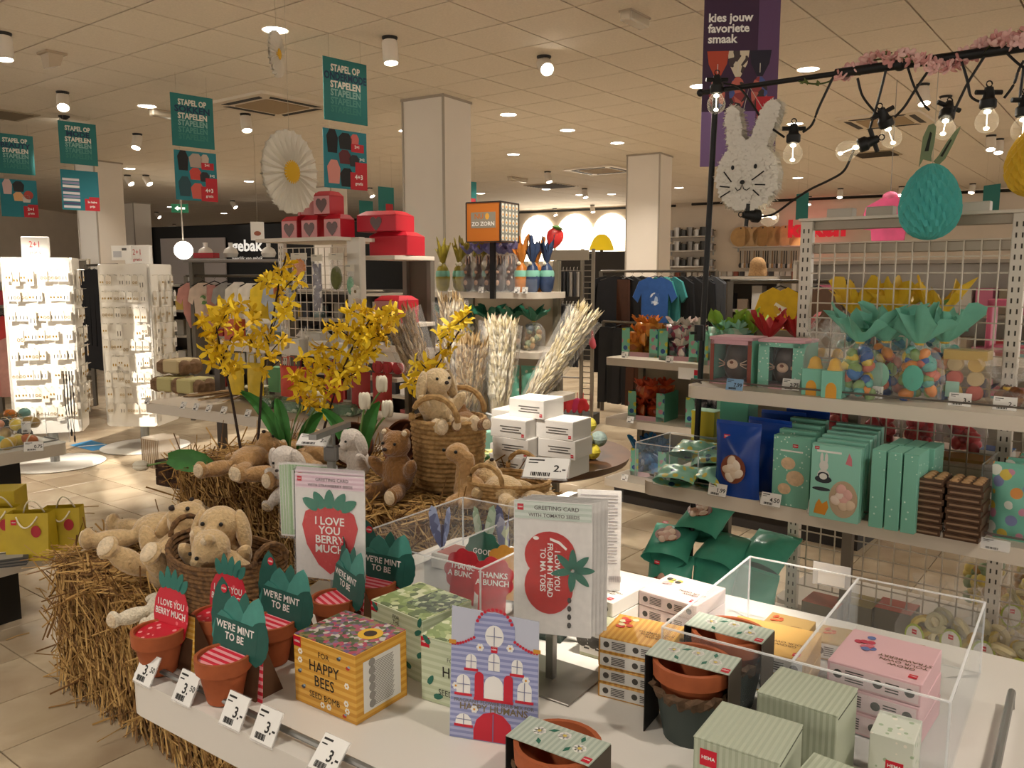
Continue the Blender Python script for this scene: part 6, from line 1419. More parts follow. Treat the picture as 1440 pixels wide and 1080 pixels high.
for px, w, h, c, sh, lab in (((388, 385), .06, .12, '#b5632a', 'blob', 'small orange party pack hanging at the end of the wire panel'), ((400, 398), .05, .12, '#2a3f86', 'blob', 'small blue party pack hanging on the wire panel'), ((420, 356), .125, .16, '#c8772c', 'fan', 'orange paper fan pack hanging on the wire panel'), ((445, 358), .085, .29, '#7d7a86', 'bar', 'long grey patterned garland pack on the wire panel'), ((472, 356), .11, .17, '#5b5f2c', 'blob', 'olive green garland pack beside the end panel'), ((492, 372), .06, .13, '#7fae8e', 'blob', 'pale green pack close to the end panel')):
    p = AT(px[0], px[1], 4.72 - (px[0] - 400) * .002); hang_pack(lab, p, dz_, w, h, c, 'party packs on the wire panel', sh)
for k, (px, c, lab) in enumerate((((500, 410), '#d9d2c4', 'white paper flower fixed to the end panel'), ((503, 428), '#c9b6a4', 'beige paper flower below the white one on the end panel'))):
    t = thing('paper_flower', lab, 'decoration', AT(*px, 4.42), dz_, 'paper flowers on the end panel')
    f = MB()
    for q in range(7): f.ell((.022 * math.cos(q * .9), 0, .022 * math.sin(q * .9)), (.014, .003, .014), 0, None, 8, 5)
    f.build('petals', M(c, .7), t, True); MB().ell((0, -.003, 0), (.009, .004, .009), 0, None, 8, 5).build('centre', M('#8a7a5a', .7), t, True)
# egg cartons and tableware on the shelf
PULP = M('#7d6248', .9, 0, .2, 40, .4)
def egg_carton(label, p, rz, lab_col='#bfae8c'):
    t = thing('egg_carton', label, 'egg carton', p, rz, 'pulp egg cartons'); b = MB()
    for i in range(3):
        for j in range(2):
            b.ell((-.09 + .09 * i, -.045 + .09 * j, .035), (.045, .045, .04), 0, None, 10, 7); b.ell((-.09 + .09 * i, -.045 + .09 * j, .06), (.046, .046, .038), 0, None, 10, 7)
    b.box((0, 0, .046), (.255, .168, .066), 0, None, .008); b.build('carton', PULP, t, True); MB().box((.02, 0, .055), (.14, .202, .09), 0, None, .01).build('paper_band', M(lab_col, .7), t); return t
for px, dz, lab in (((222, 553), 0, 'brown pulp egg carton with paper band at the shelf end'), ((250, 556), 0, 'brown pulp egg carton with paper band beside the wooden spoons'), ((232, 550), .105, 'brown pulp egg carton stacked on the other two')):
    p = ond(*px) + DF.v * .12; p.z += dz; egg_carton(lab, p, dz_ + .1, '#c2b088' if dz else '#b9b07a')
rr = random.Random(3)
for k in range(9):
    p = ond(268 + 4.5 * k, 560 + .8 * k) + DF.v * (.08 + .015 * (k % 3)); p.z = .752 + .011 * (k % 4); t = thing('wooden_spoon', 'flat wooden serving spoon fanned out between egg cartons and plates', 'spoon', p, 0, 'wooden spoons on the shelf', rot=(0, -.06 - .02 * (k % 3), dz_ + .5 + .14 * k))
    MB().prism([(-.14, -.008), (.05, -.008), (.07, -.026), (.12, -.03), (.14, 0), (.12, .03), (.07, .026), (.05, .008), (-.14, .008)], .006, 'xy').build('spoon', M(('#a3835a', '#7a5a38', '#c2a578')[k % 3], .7), t); MB().box((-.1, 0, .007), (.05, .018, .003)).build('paper_band', M('#cfc4ac', .7), t)
for k in range(7):
    p = ond(336, 566) + DF.v * .12; p.z = .752 + .012 * k; t = thing('plate', 'cream plate with green rim stacked before the green napkins', 'plate', p, 0, 'stacked plates'); MB().lathe([(0, 0), (.06, 0), (.085, .010), (.088, .011), (.06, .003), (0, .003)], 20).build('dish', M('#cfc8b2', .5), t, True); MB().lathe([(.084, .0095), (.089, .0115), (.084, .0115)], 20).build('rim', M('#5f8a4e', .5), t)
for k in range(6):
    p = ond(362 + 18 * k, 576 + 3 * k) + DF.v * (.10 + .1 * (k % 2)); p.z = .752; pack = thing('napkin_pack', 'green napkin pack in clear foil on the party shelf', 'napkins', p, dz_ + .05 * k, 'green napkin packs on the party shelf')
    MB().box((0, 0, .03), (.13, .13, .06), 0, None, .012).build('napkins', specks(['#4f7f50', '#8fb08a', '#b9c9a8', '#3f6b44'], 40), pack); MB().box((0, 0, .031), (.137, .137, .064), 0, None, .012).build('foil', CELLO, pack)
carton('tall green carton with leaf print behind the plates', ond(354, 556) + DF.v * .22, dz_, (.10, .08, .16), M('#5f9a6c', .6), 'shelf cartons')
for k, x in enumerate((212, 262, 280, 298, 319, 353)): price_tag(ond(x, 566 + (x - 212) * .125) - DF.v * .03 + Vector((0, 0, -.005)), dz_, '2.-', 'small white price tag on the edge of the party shelf', tilt=-.5, w=.045, h=.042, group='price tags of the party shelf')
# upper shelf
def onu(x, y): return G(x, y, 1.12)
for k, (px, s, c, lab) in enumerate((((418, 492), (.18, .14, .09), '#cfcac0', 'white lidded butter dish on the upper party shelf'), ((345, 478), (.12, .12, .12), '#c9c4ba', 'white round jug on the upper party shelf'))):
    t = thing('white_dish', lab, 'dish', onu(*px) + DF.v * .12, dz_); MB().box((0, 0, s[2] * .25), (s[0], s[1], s[2] * .5), 0, None, .01).build('base', M(c, .3), t); MB().box((0, 0, s[2] * .75), (s[0] * .96, s[1] * .96, s[2] * .5), 0, None, .025).build('lid', M(c, .3), t)
for k in range(6): carton('small white carton on the upper party shelf', onu(390 + 15 * k, 500 + 2 * k) + DF.v * (.14 + .06 * (k % 2)), dz_ + .1 * (k % 3), (.07, .06, .07 + .03 * (k % 2)), M(('#cfcac0', '#b9b4aa')[k % 2], .5), 'white cartons on the upper party shelf', 'small_carton')
for k in range(4):
    t = thing('ceramic_rabbit', 'small white ceramic rabbit on the upper party shelf', 'figurine', onu(338 + 22 * k, 487 + 3 * k) + DF.v * .1, dz_ + .4 * k, 'white ceramic rabbits'); blob([((0, 0, .03), (.025, .035, .03)), ((0, -.03, .065), (.02, .022, .02)), ((-.01, -.025, .10), (.007, .007, .028)), ((.01, -.025, .10), (.007, .007, .028))], .006, M('#d2ccc2', .3), 'body', t, 3)
for k, (u, c, lab) in enumerate(((.45, '#d8b62c', 'yellow paper bag hanging under the upper party shelf'), (.62, '#cfae28', 'yellow paper bag with black print beside another yellow one'), (.9, '#c9442c', 'red orange paper bag hanging beside the yellow ones'), (1.05, '#b5262c', 'red paper bag before the end panel'), (1.25, '#a8281f', 'dark red paper bag beside the white flower rolls'), (1.45, '#9c2a20', 'dark red organza bag past the end panel'), (1.6, '#a83024', 'red organza bag furthest past the end panel'))):
    t = thing('paper_bag', lab, 'bag', DF.p(u, .33, .79), dz_, 'coloured paper bags on the party shelf'); pillow(.14, .2, .05, k, .006).build('bag', M(c, .6, 0, .12, 20), t, True)
    for s in (-.02, .02): MB().tube([(-.03, s, .19), (-.025, s, .25), (.025, s, .25), (.03, s, .19)], .003, 5).build('handle', M(c, .6), t)
carton('orange carton standing on the upper party shelf', DF.p(.42, .36, 1.12), dz_, (.1, .08, .12), M('#c2562a', .5), 'shelf cartons')
for k in range(9):
    t = thing('wooden_crate', 'small dark wooden block stacked at the foot of the party gondola', 'block', DF.p(.25 + .13 * (k % 3), .0, .281 + .05 * (k // 3)), dz_ + .05 * (k % 2), 'dark wooden blocks'); MB().box((0, 0, .024), (.12, .14, .047), 0, None, .003).build('block', M('#3d2616', .6, 0, .3, 15), t); MB().box((0, -.071, .024), (.06, .001, .02)).build('end_label', M('#6b4a30', .6), t)
b = thing('ribbed_crate', 'ribbed translucent crate on the floor beside the wooden blocks', 'crate', G(228, 655, 0), dz_); MB().box((0, 0, .12), (.22, .2, .24), 0, None, .01).build('shell', clear('#d9cbb8', .5), b)
for k in range(9): MB().box((-.1 + .025 * k, -.102, .12), (.006, .004, .22)).build('rib', M('#8a7358', .6), b)

# ================================================================== round gondola of chocolate bunnies under the egg sign
a0, a1 = AT(602, 410, 5.75), AT(785, 412, 5.2); FF = Frame(a0, math.degrees(math.atan2(a1.x - a0.x, a1.y - a0.y))); fz = FF.rz; Zf = 1.395
t = thing('shop_gondola', 'cream gondola with three shelves of wrapped chocolate bunnies', 'shelf', FF.p(0, 0), fz)
for z, u0, u1, v0 in ((Zf, 0, .88, 0), (1.02, -.05, .92, -.08), (.72, -.1, .96, -.14), (.25, -.12, .98, -.16)): shelf_part(t, u0, u1, v0, .4, z, .04, .06)
for u in (.1, .8): MB().box((u, .38, .8), (.04, .04, 1.6)).build('post', M('#77705f', .5, .3), t)
MB().box((.45, .395, .85), (.74, .012, 1.5)).build('back_board', M('#b3a48c', .6), t)
MB().box((.44, .0, Zf + .04), (.86, .003, .09)).build('front_guard', ACRYL, t)
def wrapped_bunny(label, p, rz, col, kind, group):
    t = thing('wrapped_bunny', label, 'wrapped sweet', p, rz, group)
    if kind == 'choc':
        blob([((0, 0, .06), (.038, .034, .06)), ((0, -.005, .14), (.03, .028, .032)), ((-.012, 0, .2), (.01, .009, .045)), ((.012, 0, .2), (.01, .009, .045))], .008, CHOC, 'chocolate_bunny', t, 3)
        f = MB(); f.ell((0, -.032, .13), (.014, .006, .010), 0, None, 8, 5); f.ell((0, -.034, .06), (.016, .006, .018), 0, None, 8, 5)
        for s in (-1, 1): f.ell((s * .012, -.01, .21), (.004, .004, .03), 0, None, 6, 5)
        f.build('icing', M('#b98a68', .5), t, True)
        MB().lathe([(.05, 0), (.055, .1), (.05, .2), (.016, .25)], 14, 0, None, lambda a, z: 1 + .06 * math.sin(5 * a + z * 40)).build('wrap', CELLO, t, True); obj('tissue', tissue_mesh(.045, .05, int(p.x * 97) % 30, M(col, .6)), t, (0, 0, .25))
    else:
        m = M(col, .4, 0, .2, 30)
        MB().lathe([(.03, 0), (.046, .03), (.05, .09), (.035, .16), (.012, .19)], 14, 0, None, lambda a, z: 1 + .07 * math.sin(6 * a + z * 50)).build('foil', m, t, True); obj('tissue', tissue_mesh(.035, .11, int(p.x * 53) % 30, m, 5, 1.1), t, (0, 0, .185))
        MB().lathe([(.049, .10), (.0505, .12), (.046, .14)], 14).build('paper_band', M('#7fb9a4', .6), t, True); MB().ell((0, -.03, .185), .014, 0, None, 8, 6).build('pompom', M('#e0d8c4', .8), t, True)
    return t
for k in range(4): wrapped_bunny('olive gold foil wrapped bunny with a mint band on the top bunny shelf', FF.p(.06 + .085 * k, .09 + .08 * (k % 2), Zf), fz, '#8f8227', 'foil', 'olive wrapped bunnies')
for k in range(5): wrapped_bunny('chocolate bunny in clear wrap with lilac tissue on the top bunny shelf', FF.p(.29 + .085 * k, .07, Zf), fz, '#75709c', 'choc', 'lilac tissue bunnies')
for k in range(3): wrapped_bunny('chocolate bunny in clear wrap with lilac tissue in the second row', FF.p(.37 + .1 * k, .22, Zf), fz, '#8682ad', 'choc', 'lilac tissue bunnies behind')
for k in range(2): wrapped_bunny('orange foil wrapped bunny with a mint band beside the lilac tissue', FF.p(.70 + .04 * k, .09 + .12 * k, Zf), fz, '#b8702a', 'foil', 'orange wrapped bunnies')
for k in range(2): wrapped_bunny('dark blue foil wrapped bunny with a mint band at the shelf end', FF.p(.77 + .06 * k, .11 + .08 * k, Zf), fz, '#2f3f5e', 'foil', 'blue wrapped bunnies')
for k in range(5): cello_bag('bag of pastel eggs with dark green tissue on the second bunny shelf', FF.p(.10 + .175 * k, .08, 1.02), fz, .15, .12, .18, ['#c9b98a', '#8f9a7a', '#a8845a', '#d8d0b8', '#6f7f8a'], '#22664c', 'dark green tissue bags', 26, .02, k + 30, .07, .08)
for k in range(3): paper_bag(('mint printed sweet bag standing low before the wire rack', 'mint printed sweet bag beside the yellow one', 'mint bag half hidden by the dried wheat')[k], FF.p(.84 - .16 * k, -.02, .72), fz, .15, .2, .07, specks(['#d8dccb', '#cfc9a8', '#8fc9b4'], 30, .4, .3, '#6fb8a0'), 'mint bags on the third bunny shelf', k)
cello_bag('bag with yellow tissue standing between mint bags', FF.p(.62, -.06, .72), fz, .11, .1, .14, ['#b8a02c', '#c9b23a'], '#bfa62c', 'yellow tissue bags', 14, .02, 41, .06, .06)
for k in range(4): carton('small brown carton on the lowest bunny shelf', FF.p(.15 + .24 * k, .05, .25), fz, (.16, .14, .12), M('#7a5a38', .6), 'brown cartons on the lowest shelf')
for k, x in enumerate((676, 747, 762)): 
    p = AT(x, 409, 5.5); u_, v_ = FF.uv(p); price_tag(FF.p(u_, -.012, Zf - .005), fz, '2.-', ('small white price tag under the lilac tissue bunnies', 'small white price tag under the orange wrapped bunnies', 'small white price tag under the blue wrapped bunnies')[k], tilt=-.2, w=.04, h=.04)
# cube sign
c0 = AT(693, 341, 5.42); t = thing('cube_sign', 'orange cube sign with egg pattern on a black post above the bunny shelf', 'sign', c0, fz + .08); S = .245
MB().box((0, 0, S / 2), (S, S, S), 0, None, .003).build('cube', M('#b86a22', .55), t)
b = MB()
for x, y in ((-1, -1), (1, -1), (1, 1), (-1, 1)): b.box((x * S / 2, y * S / 2, S / 2), (.008, .008, S))
for z in (0, S): b.box((0, -S / 2, z), (S, .008, .008)); b.box((S / 2, 0, z), (.008, S, .008))
b.build('edge_frame', M('#2c2622', .6), t)
pn = MB().box((0, -S / 2 - .001, S * .55), (S * .72, .001, S * .4)).build('front_label', M('#8a8476', .6), t); lettering('NU', .045, M('#b86a22', .6), pn, (-.03, -S / 2 - .0025, S * .64), bold=.02); lettering('ZO ZORN', .036, PAPER, pn, (0, -S / 2 - .0025, S * .45), bold=.02)
MB().prism(disc(.014, 14, .03, S * .64, .02), .0006, 'xz', off=-S / 2 - .003).build('egg_print', M('#d9a23c', .6), pn)
sp = MB().box((S / 2 + .001, 0, S / 2), (.001, S * .95, S * .95)).build('side_label', M('#77766c', .6), t)
b = MB()
for i in range(5):
    for j in range(5):
        y, z = -S * .38 + S * .19 * i, S * .11 + S * .195 * j; b.prism(disc(.015, 12, y, z, .02), .0006, 'yz', 0, None, S / 2 + .002); b.prism(disc(.008, 8, y, z - .003), .0006, 'yz', 1, None, S / 2 + .003)
b.build('egg_print', [M('#d2ccbc', .6), M('#c48a2c', .6)], sp)
MB().box((0, 0, -.18), (.03, .03, .36)).build('post', BLACK, t)
# ================================================================== gondola with candy display boxes
KF = Frame((.61, 5.45), 131); kz = KF.rz
t = thing('shop_gondola', 'white gondola with three shelves of candy display boxes', 'shelf', KF.p(0, 0), kz)
for z in (.97, .57, .16): shelf_part(t, 0, 1.7, 0, .42, z, .05, .03)
MB().box((.85, .42, .62), (1.62, .02, 1.1)).build('back_board', M('#8d8270', .6), t)
for u in (.04, .84, 1.64): MB().box((u, .40, .6), (.04, .04, 1.2)).build('post', M('#6a6152', .5, .3), t)
MB().box((.85, .24, .05), (1.6, .36, .1)).build('plinth', M('#2a2522', .6), t)
DISP = specks(['#c9bf3a', '#2a4f8c', '#c48a9a', '#7fc0a8'], 26, .5, .42, '#7dbfa6')
def display_box(label, p, rz, w, d, h, cols, seed, tcol=None, ttype='bags'):
    t = thing('display_box', label, 'box', p, rz, 'printed candy display boxes')
    for s in (-1, 1): MB().box((s * (w / 2 - w * .11), -d / 2, h / 2), (w * .22, .003, h)).build('front_panel', DISP, t)
    MB().box((0, -d / 2, h * .08), (w, .003, h * .16)).build('front_lip', M('#c49aa0', .6), t)
    for s in (-1, 1): MB().box((s * w / 2, 0, h / 2), (.003, d, h)).build('side_panel', M('#5fa88e', .55), t)
    MB().box((0, d / 2, h / 2), (w, .003, h)).build('back_panel', M('#5fa88e', .55), t); MB().box((0, 0, .002), (w, d, .004)).build('tray_bottom', M('#5fa88e', .55), t)
    rr = random.Random(seed); b = MB(); k = 0
    for k in range(9):
        x, y, z = w * .27 * (k % 3 - 1), rr.uniform(-d * .3, d * .25), .006 + h * .34 * (k // 3)
        o = thing('candy_bag', tcol[1], 'bag', p + Matrix.Rotation(rz, 3, 'Z') @ Vector((x, y, z)), rz + rr.uniform(-1, 1), tcol[2]); m = specks(cols, 30, .3)
        pillow(.125, .09, .06, seed + k, .012, 8, 8, False).build('bag', m, o, True); obj('twist', tissue_mesh(.036, .04, seed + k, M(cols[0], .5)), o, (0, 0, .08)); MB().lathe([(.01, 0), (.012, .004), (.01, .008)], 8).build('tie', M('#d8cfae', .5), o, loc=(0, 0, .076))
    return t
def onk(x, y, z): return G(x, y, z)
for px, z, cols, seed, lab, bl, gr in (((893, 502), .97, ['#c9782a', '#d8923c', '#a85a1c', '#c98a50'], 1, 'egg printed display box of orange candy bags at the upper shelf end', 'orange candy bag in the upper display box', 'orange candy bags'), ((947, 508), .97, ['#cfc0b8', '#b8506a', '#d8d0c8', '#6a5a6a', '#e0d8d0'], 2, 'egg printed display box of spotted candy bags beside the orange ones', 'white spotted candy bag in the display box', 'spotted candy bags'), ((1005, 515), .97, ['#8fc0a8', '#b8c9b8', '#7fae9a'], 3, 'egg printed display box of mint candy bags behind the pole', 'mint candy bag beside the black pole', 'mint candy bags'),
                                ((902, 592), .57, ['#a83c1e', '#c2562a', '#8a2a16', '#b86a3a'], 4, 'egg printed display box of red candy bags on the lower shelf', 'red foil candy bag in the lower display box', 'red foil candy bags'), ((985, 604), .57, ['#6a6a72', '#a8a8ae', '#3a3a42'], 5, 'egg printed display box of silver candy bags behind the blue bags', 'silver foil candy bag in the lower display box', 'silver foil candy bags'), ((905, 672), .16, ['#1f5f9c', '#2a7ab8', '#123a6a'], 6, 'egg printed display box of blue candy bags on the bottom shelf', 'blue foil candy bag in the bottom display box', 'blue foil candy bags')):
    display_box(lab, onk(*px, z) + KF.v * .14, kz + .12, .255, .22, .185, cols, seed, (None, bl, gr))
for k, (u, c, lab) in enumerate(((.78, '#86a83a', 'bag with lime green tissue on the candy gondola'), (.88, '#8fb53f', 'bag with broad lime green tissue beside another'), (1.05, '#a8262a', 'bag with red tissue beyond the lime green ones'), (1.18, '#b02c2c', 'bag with red tissue before the yellow shirt'))):
    cello_bag(lab, KF.p(u, .16 + .1 * (k % 2), .97), kz, .17, .13, .16, ['#a8b25a', '#c9c48a', '#7a8f3a'] if k < 2 else ['#c98a9a', '#d8b0a8', '#b85a5a'], c, 'bright tissue bags on the candy gondola', 24, .02, k + 60, .11, .085)
for k in range(3): carton('pink carton with orange fruit print on the candy gondola', KF.p(.98 + .2 * k, .06, .97), kz, (.18, .1, .1), specks(['#c98a3a', '#d8a8a0', '#c49aa0'], 20, .5, .3, '#c9a0a4'), 'pink cartons on the candy gondola')
t = thing('shelf_sign', 'white offer sign with a red corner on the shelf edge of the candy gondola', 'sign', G(972, 520, .97) - KF.v * .03 + Vector((0, 0, -.05)), kz); MB().box((0, 0, .03), (.13, .002, .065)).build('card', PAPER, t); MB().box((.05, -.002, .04), (.028, .001, .03)).build('red_corner', RED, t); MB().box((.05, -.002, .014), (.028, .001, .02)).build('teal_corner', M('#2a8a7a', .6), t)
for px, z, lab in (((880, 503), .97, 'small white price tag under the orange candy bags'), ((943, 510), .97, 'small white price tag under the spotted candy bags'), ((888, 594), .57, 'small white price tag under the red candy bags'), ((880, 675), .16, 'small white price tag under the blue candy bags')): price_tag(onk(*px, z) - KF.v * .02 + Vector((0, 0, .0)), kz, '2.-', lab, tilt=-.3, w=.05, h=.042)
cello_bag('blue foil bag with blue tissue standing on the bottom candy shelf', onk(893, 668, .16) + KF.v * .04, kz, .12, .1, .14, ['#1f3f6c', '#2a5a9c', '#9aa4b8'], '#1f6a9c', 'blue foil bags', 22, .018, 71, .09, .06)
# ================================================================== jewellery stands
CARDM = [M('#d8d2c6', .6), M('#cfc8ba', .6), M('#e0dbd0', .6)]; GOLD = M('#a8853a', .35, .7); DKJ = M('#1a1816', .5)
def earring_mesh(kind, mi):
    b = MB(); b.box((0, 0, -.032), (.045, .0015, .062), 0); b.box((0, .0, .004), (.02, .0015, .012), 0)
    if kind == 0:
        for s in (-1, 1): b.ell((s * .009, -.003, -.04), (.005, .003, .007), 1, None, 6, 4)
    elif kind == 1:
        for s in (-1, 1): b.tube([(s * .01 + .007 * math.cos(i * .8), -.003, -.042 + .007 * math.sin(i * .8)) for i in range(9)], .0014, 4, 1, None, False)
    else:
        for s in (-1, 1): b.box((s * .01, -.003, -.042), (.003, .002, .022), 1)
    return b.mesh('earring_card', [CARDM[mi], GOLD if kind != 2 else DKJ])
EAR = [earring_mesh(k, k % 3) for k in range(3)]
def jewel_stand(label, base, rz, w, d, z0, z1, rows, cols, seed, sign, clab):
    t = thing('jewellery_stand', label, 'display stand', Vector((base.x, base.y, 0)), rz); P = M('#e2ddd3', .4); rr = random.Random(seed)
    MB().prism(rrect(w, z1 - z0, .03, 4, 0, (z0 + z1) / 2), .02, 'xz', off=-d / 2).build('front_panel', P, t, True, sharp=.6)
    MB().prism(rrect(w, z1 - z0, .03, 4, 0, (z0 + z1) / 2), .02, 'xz', off=d / 2 - .02).build('back_panel', P, t, True, sharp=.6)
    for s in (-1, 1): MB().prism(rrect(d, z1 - z0, .03, 4, 0, (z0 + z1) / 2), .02, 'yz', off=(w / 2 - .02 if s > 0 else -w / 2)).build('side_panel', P, t, True, sharp=.6)
    MB().box((0, 0, z1 - .012), (w - .03, d - .03, .02)).build('cap', P, t)
    MB().lathe([(0, .0), (.36, 0), (.37, .006), (.35, .014), (.05, .02), (0, .02)], 36).build('base_disc', P, t, True); MB().tube([(0, 0, .015), (0, 0, z0 + .05)], .035, 12).build('column', GREYM, t)
    R3 = Matrix.Rotation(rz, 3, 'Z')
    for face in (0, 1):
        W = w if face == 0 else d
        for i in range(rows):
            z = z1 - .10 - i * (z1 - z0 - .16) / rows
            n = cols if face == 0 else max(3, cols * 2 // 3); hk = MB()
            for j in range(n):
                x = -W / 2 + .05 + (W - .10) * j / (n - 1); hk.tube([(0, 0, 0), (0, -.05, .004)] if face == 0 else [(0, 0, 0), (.05, 0, .004)], .0016, 4, 0, Matrix.Translation((x, -d / 2, z + .005) if face == 0 else (w / 2, x, z + .005)))
                if rr.random() < .10: continue
                dep = .012 + .028 * rr.random(); lp = Vector((x, -d / 2 - dep, z)) if face == 0 else Vector((w / 2 + dep, x, z))
                o = obj('earring_card', EAR[rr.randrange(3)], None, Vector(t.location) + R3 @ lp, rz + (0 if face == 0 else PI / 2) + rr.uniform(-.12, .12)); o.scale = (1.15, 1, 1.3 + .5 * (rr.random() < .2)); tag(o, clab[face], 'earrings', clab[face + 2])
            hk.build('hook_row', M('#b9b2a6', .4, .5), t)
    if sign:
        sx, sw, shh = sign; t2 = thing('offer_sign', 'white 2+1 gratis sign with red print on ' + ('the brightly lit earring stand' if seed == 1 else 'the earring stand beside the coats'), 'sign', Vector(t.location) + R3 @ Vector((sx, -.05, z1)), rz)
        MB().box((0, 0, shh / 2), (sw, .05, shh), 0, None, .006).build('block', PAPER, t2); lettering('2+1', shh * .42, RED, t2, (0, -.0265, shh * .62), bold=.0, sx=.75); lettering('gratis', shh * .22, RED, t2, (0, -.0265, shh * .24), bold=0)
    return t
jewel_stand('white rotating earring stand lit brightly by a spotlight', G(78, 652, 0), .33, .48, .34, .28, 1.64, 8, 9, 1, (-.02, .19, .16), ('earrings on a small white card on the brightly lit stand', 'earrings on a small white card on the side of the brightly lit stand', 'earring cards of the bright stand', 'earring cards on the side of the bright stand'))
jewel_stand('white rotating earring stand beside the black coats', G(205, 628, 0), -.05, .44, .42, .22, 1.60, 9, 7, 2, (.06, .22, .16), ('earrings on a small white card on the stand beside the coats', 'earrings on a small white card on the side of the stand beside the coats', 'earring cards of the second stand', 'earring cards on the side of the second stand'))
t = thing('small_sign', 'white card sign with grey print standing beside the second 2+1 sign', 'sign', AT(171, 366, 7.0), -.05); MB().box((0, 0, .06), (.16, .01, .12)).build('card', PAPER, t); MB().box((.03, -.006, .09), (.04, .001, .02)).build('text_print', M('#55524d', .6), t); MB().box((-.03, -.006, .05), (.07, .001, .05)).build('picture_print', M('#b8b8bc', .6), t)
for k in range(3):
    t = thing('necklace', 'long dark bead necklace hanging low on the bright earring stand', 'necklace', AT(92 + 4 * k, 540, 6.37), 0, 'necklaces on the bright stand'); MB().tube([(-.01, 0, .1), (-.012, 0, -.15), (0, 0, -.3 - .05 * k), (.012, 0, -.15), (.01, 0, .1)], .004, 5).build('chain', DKJ, t); MB().ell((0, 0, -.33 - .05 * k), (.008, .008, .03), 0, None, 8, 6).build('tassel', DKJ, t)
# blue floor sticker
q = [G(*p, 0.0015) for p in ((98, 626), (128, 619), (161, 628), (130, 634))]; c = sum(q, Vector()) / 4; t = thing('floor_sticker', 'blue rectangular sticker with white lettering on the floor behind the stands', 'sticker', c)
MB().prism([((p - c).x, (p - c).y) for p in q], .001, 'xy').build('sheet', M('#3d86b8', .5), t); MB().box((0, 0, .0018), (.22, .03, .0006)).build('text_print', PAPER, t, rz=.5)
# ================================================================== low tables at the side
def side_table(label, corner, bearing, L, D, z, th=.07):
    f = Frame(corner, bearing); f.o = f.o - f.u * L; t = thing('low_table', label, 'table', f.p(0, 0), f.rz)
    MB().prism(rrect(L, D, .05, 5, L / 2, D / 2), th, 'xy', off=z - th).build('table_top', M('#d6cec0', .4), t, True, sharp=.5)
    MB().box((L * .45, D / 2, (z - th) / 2), (L * .8, D * .6, z - th)).build('plinth', M('#15130f', .5), t)
    MB().tube([(.1, .03, z + .02), (L - .06, .03, z + .02), (L - .04, .05, z + .02), (L - .04, .2, z + .02)], .005, 6).build('rail', GREYM, t, True); return f
ef = side_table('low white table with decorated eggs beside the bright earring stand', G(97, 622, .5), 33, 1.6, .55, .5)
eg = ['#6fa8a0', '#c2a02c', '#c9b03a', '#b8622c', '#1a1816', '#bfa05a', '#c98a6a', '#2a3a3c', '#d2b83a', '#a8853a', '#c9762c', '#7fb0aa']
def on_e(x, y): return G(x, y, .5)
for k, (x, y, dz) in enumerate(((12, 625, .03), (28, 627, .03), (42, 622, .03), (57, 622, .03), (50, 612, .03), (22, 612, .03), (10, 614, .085), (24, 610, .09), (38, 612, .085), (60, 608, .085), (30, 605, .12), (50, 603, .12))):
    p = on_e(x, y + 8) + ef.v * .12; p.z = .5 + dz + .005; t = thing('decorated_egg', ('painted egg in the low tray, ' + ('teal', 'gold', 'yellow', 'orange', 'black', 'tan', 'peach', 'dark green', 'bright yellow', 'bronze', 'rust', 'pale teal')[k] + ' coloured'), 'egg', p, 0, 'decorated eggs', rot=(0, 1.2, k * 1.1))
    b = MB(); b.ell((0, 0, 0), (.036, .036, .05), 0, None, 14, 10, lambda v: Vector((v.x * (1 - .12 * v.z), v.y * (1 - .12 * v.z), v.z))); b.build('egg', M(eg[k], .3), t, True); MB().lathe([(.0362, -.004), (.037, 0), (.0362, .004)], 14).build('band', M('#d8cfae', .4), t)
acrylic('clear acrylic tray of painted eggs on the low table', *ef.uv(on_e(35, 632) + ef.v * .12), .52, .26, .15, z=.5, frame=ef)
price_tag(on_e(46, 634) - ef.v * .01, ef.rz - .7, '0.75', 'white price tag reading 0.75 on the egg table', tilt=-.3, w=.1, h=.055); price_tag(on_e(38, 620) + Vector((0, 0, .05)), ef.rz - .6, '', 'white hanging label on the painted eggs', tilt=-.1, w=.05, h=.07)
t = thing('straw_egg_nest', 'clump of straw coloured moss behind the painted eggs', 'nest', on_e(35, 622) + ef.v * .3 + Vector((0, 0, .005))); b = MB(); rr = random.Random(4)
for k in range(260): a = rr.uniform(0, 6.3); z = rr.uniform(0, .14); q = Vector((.11 * math.cos(a) * rr.random(), .07 * math.sin(a) * rr.random(), z)); b.tube([q, q + Vector((rr.uniform(-.05, .05), rr.uniform(-.04, .04), rr.uniform(-.02, .03)))], .002, 3)
tag(b.build('moss', M('#8a7450', .9), t), kind='stuff'); t['kind'] = 'thing'
yf_ = side_table('low white table on a black plinth with yellow paper bags', G(106, 765, .31), 35, 1.3, .6, .31, .06)
YB = M('#b39a1e', .5, 0, .08, 15)
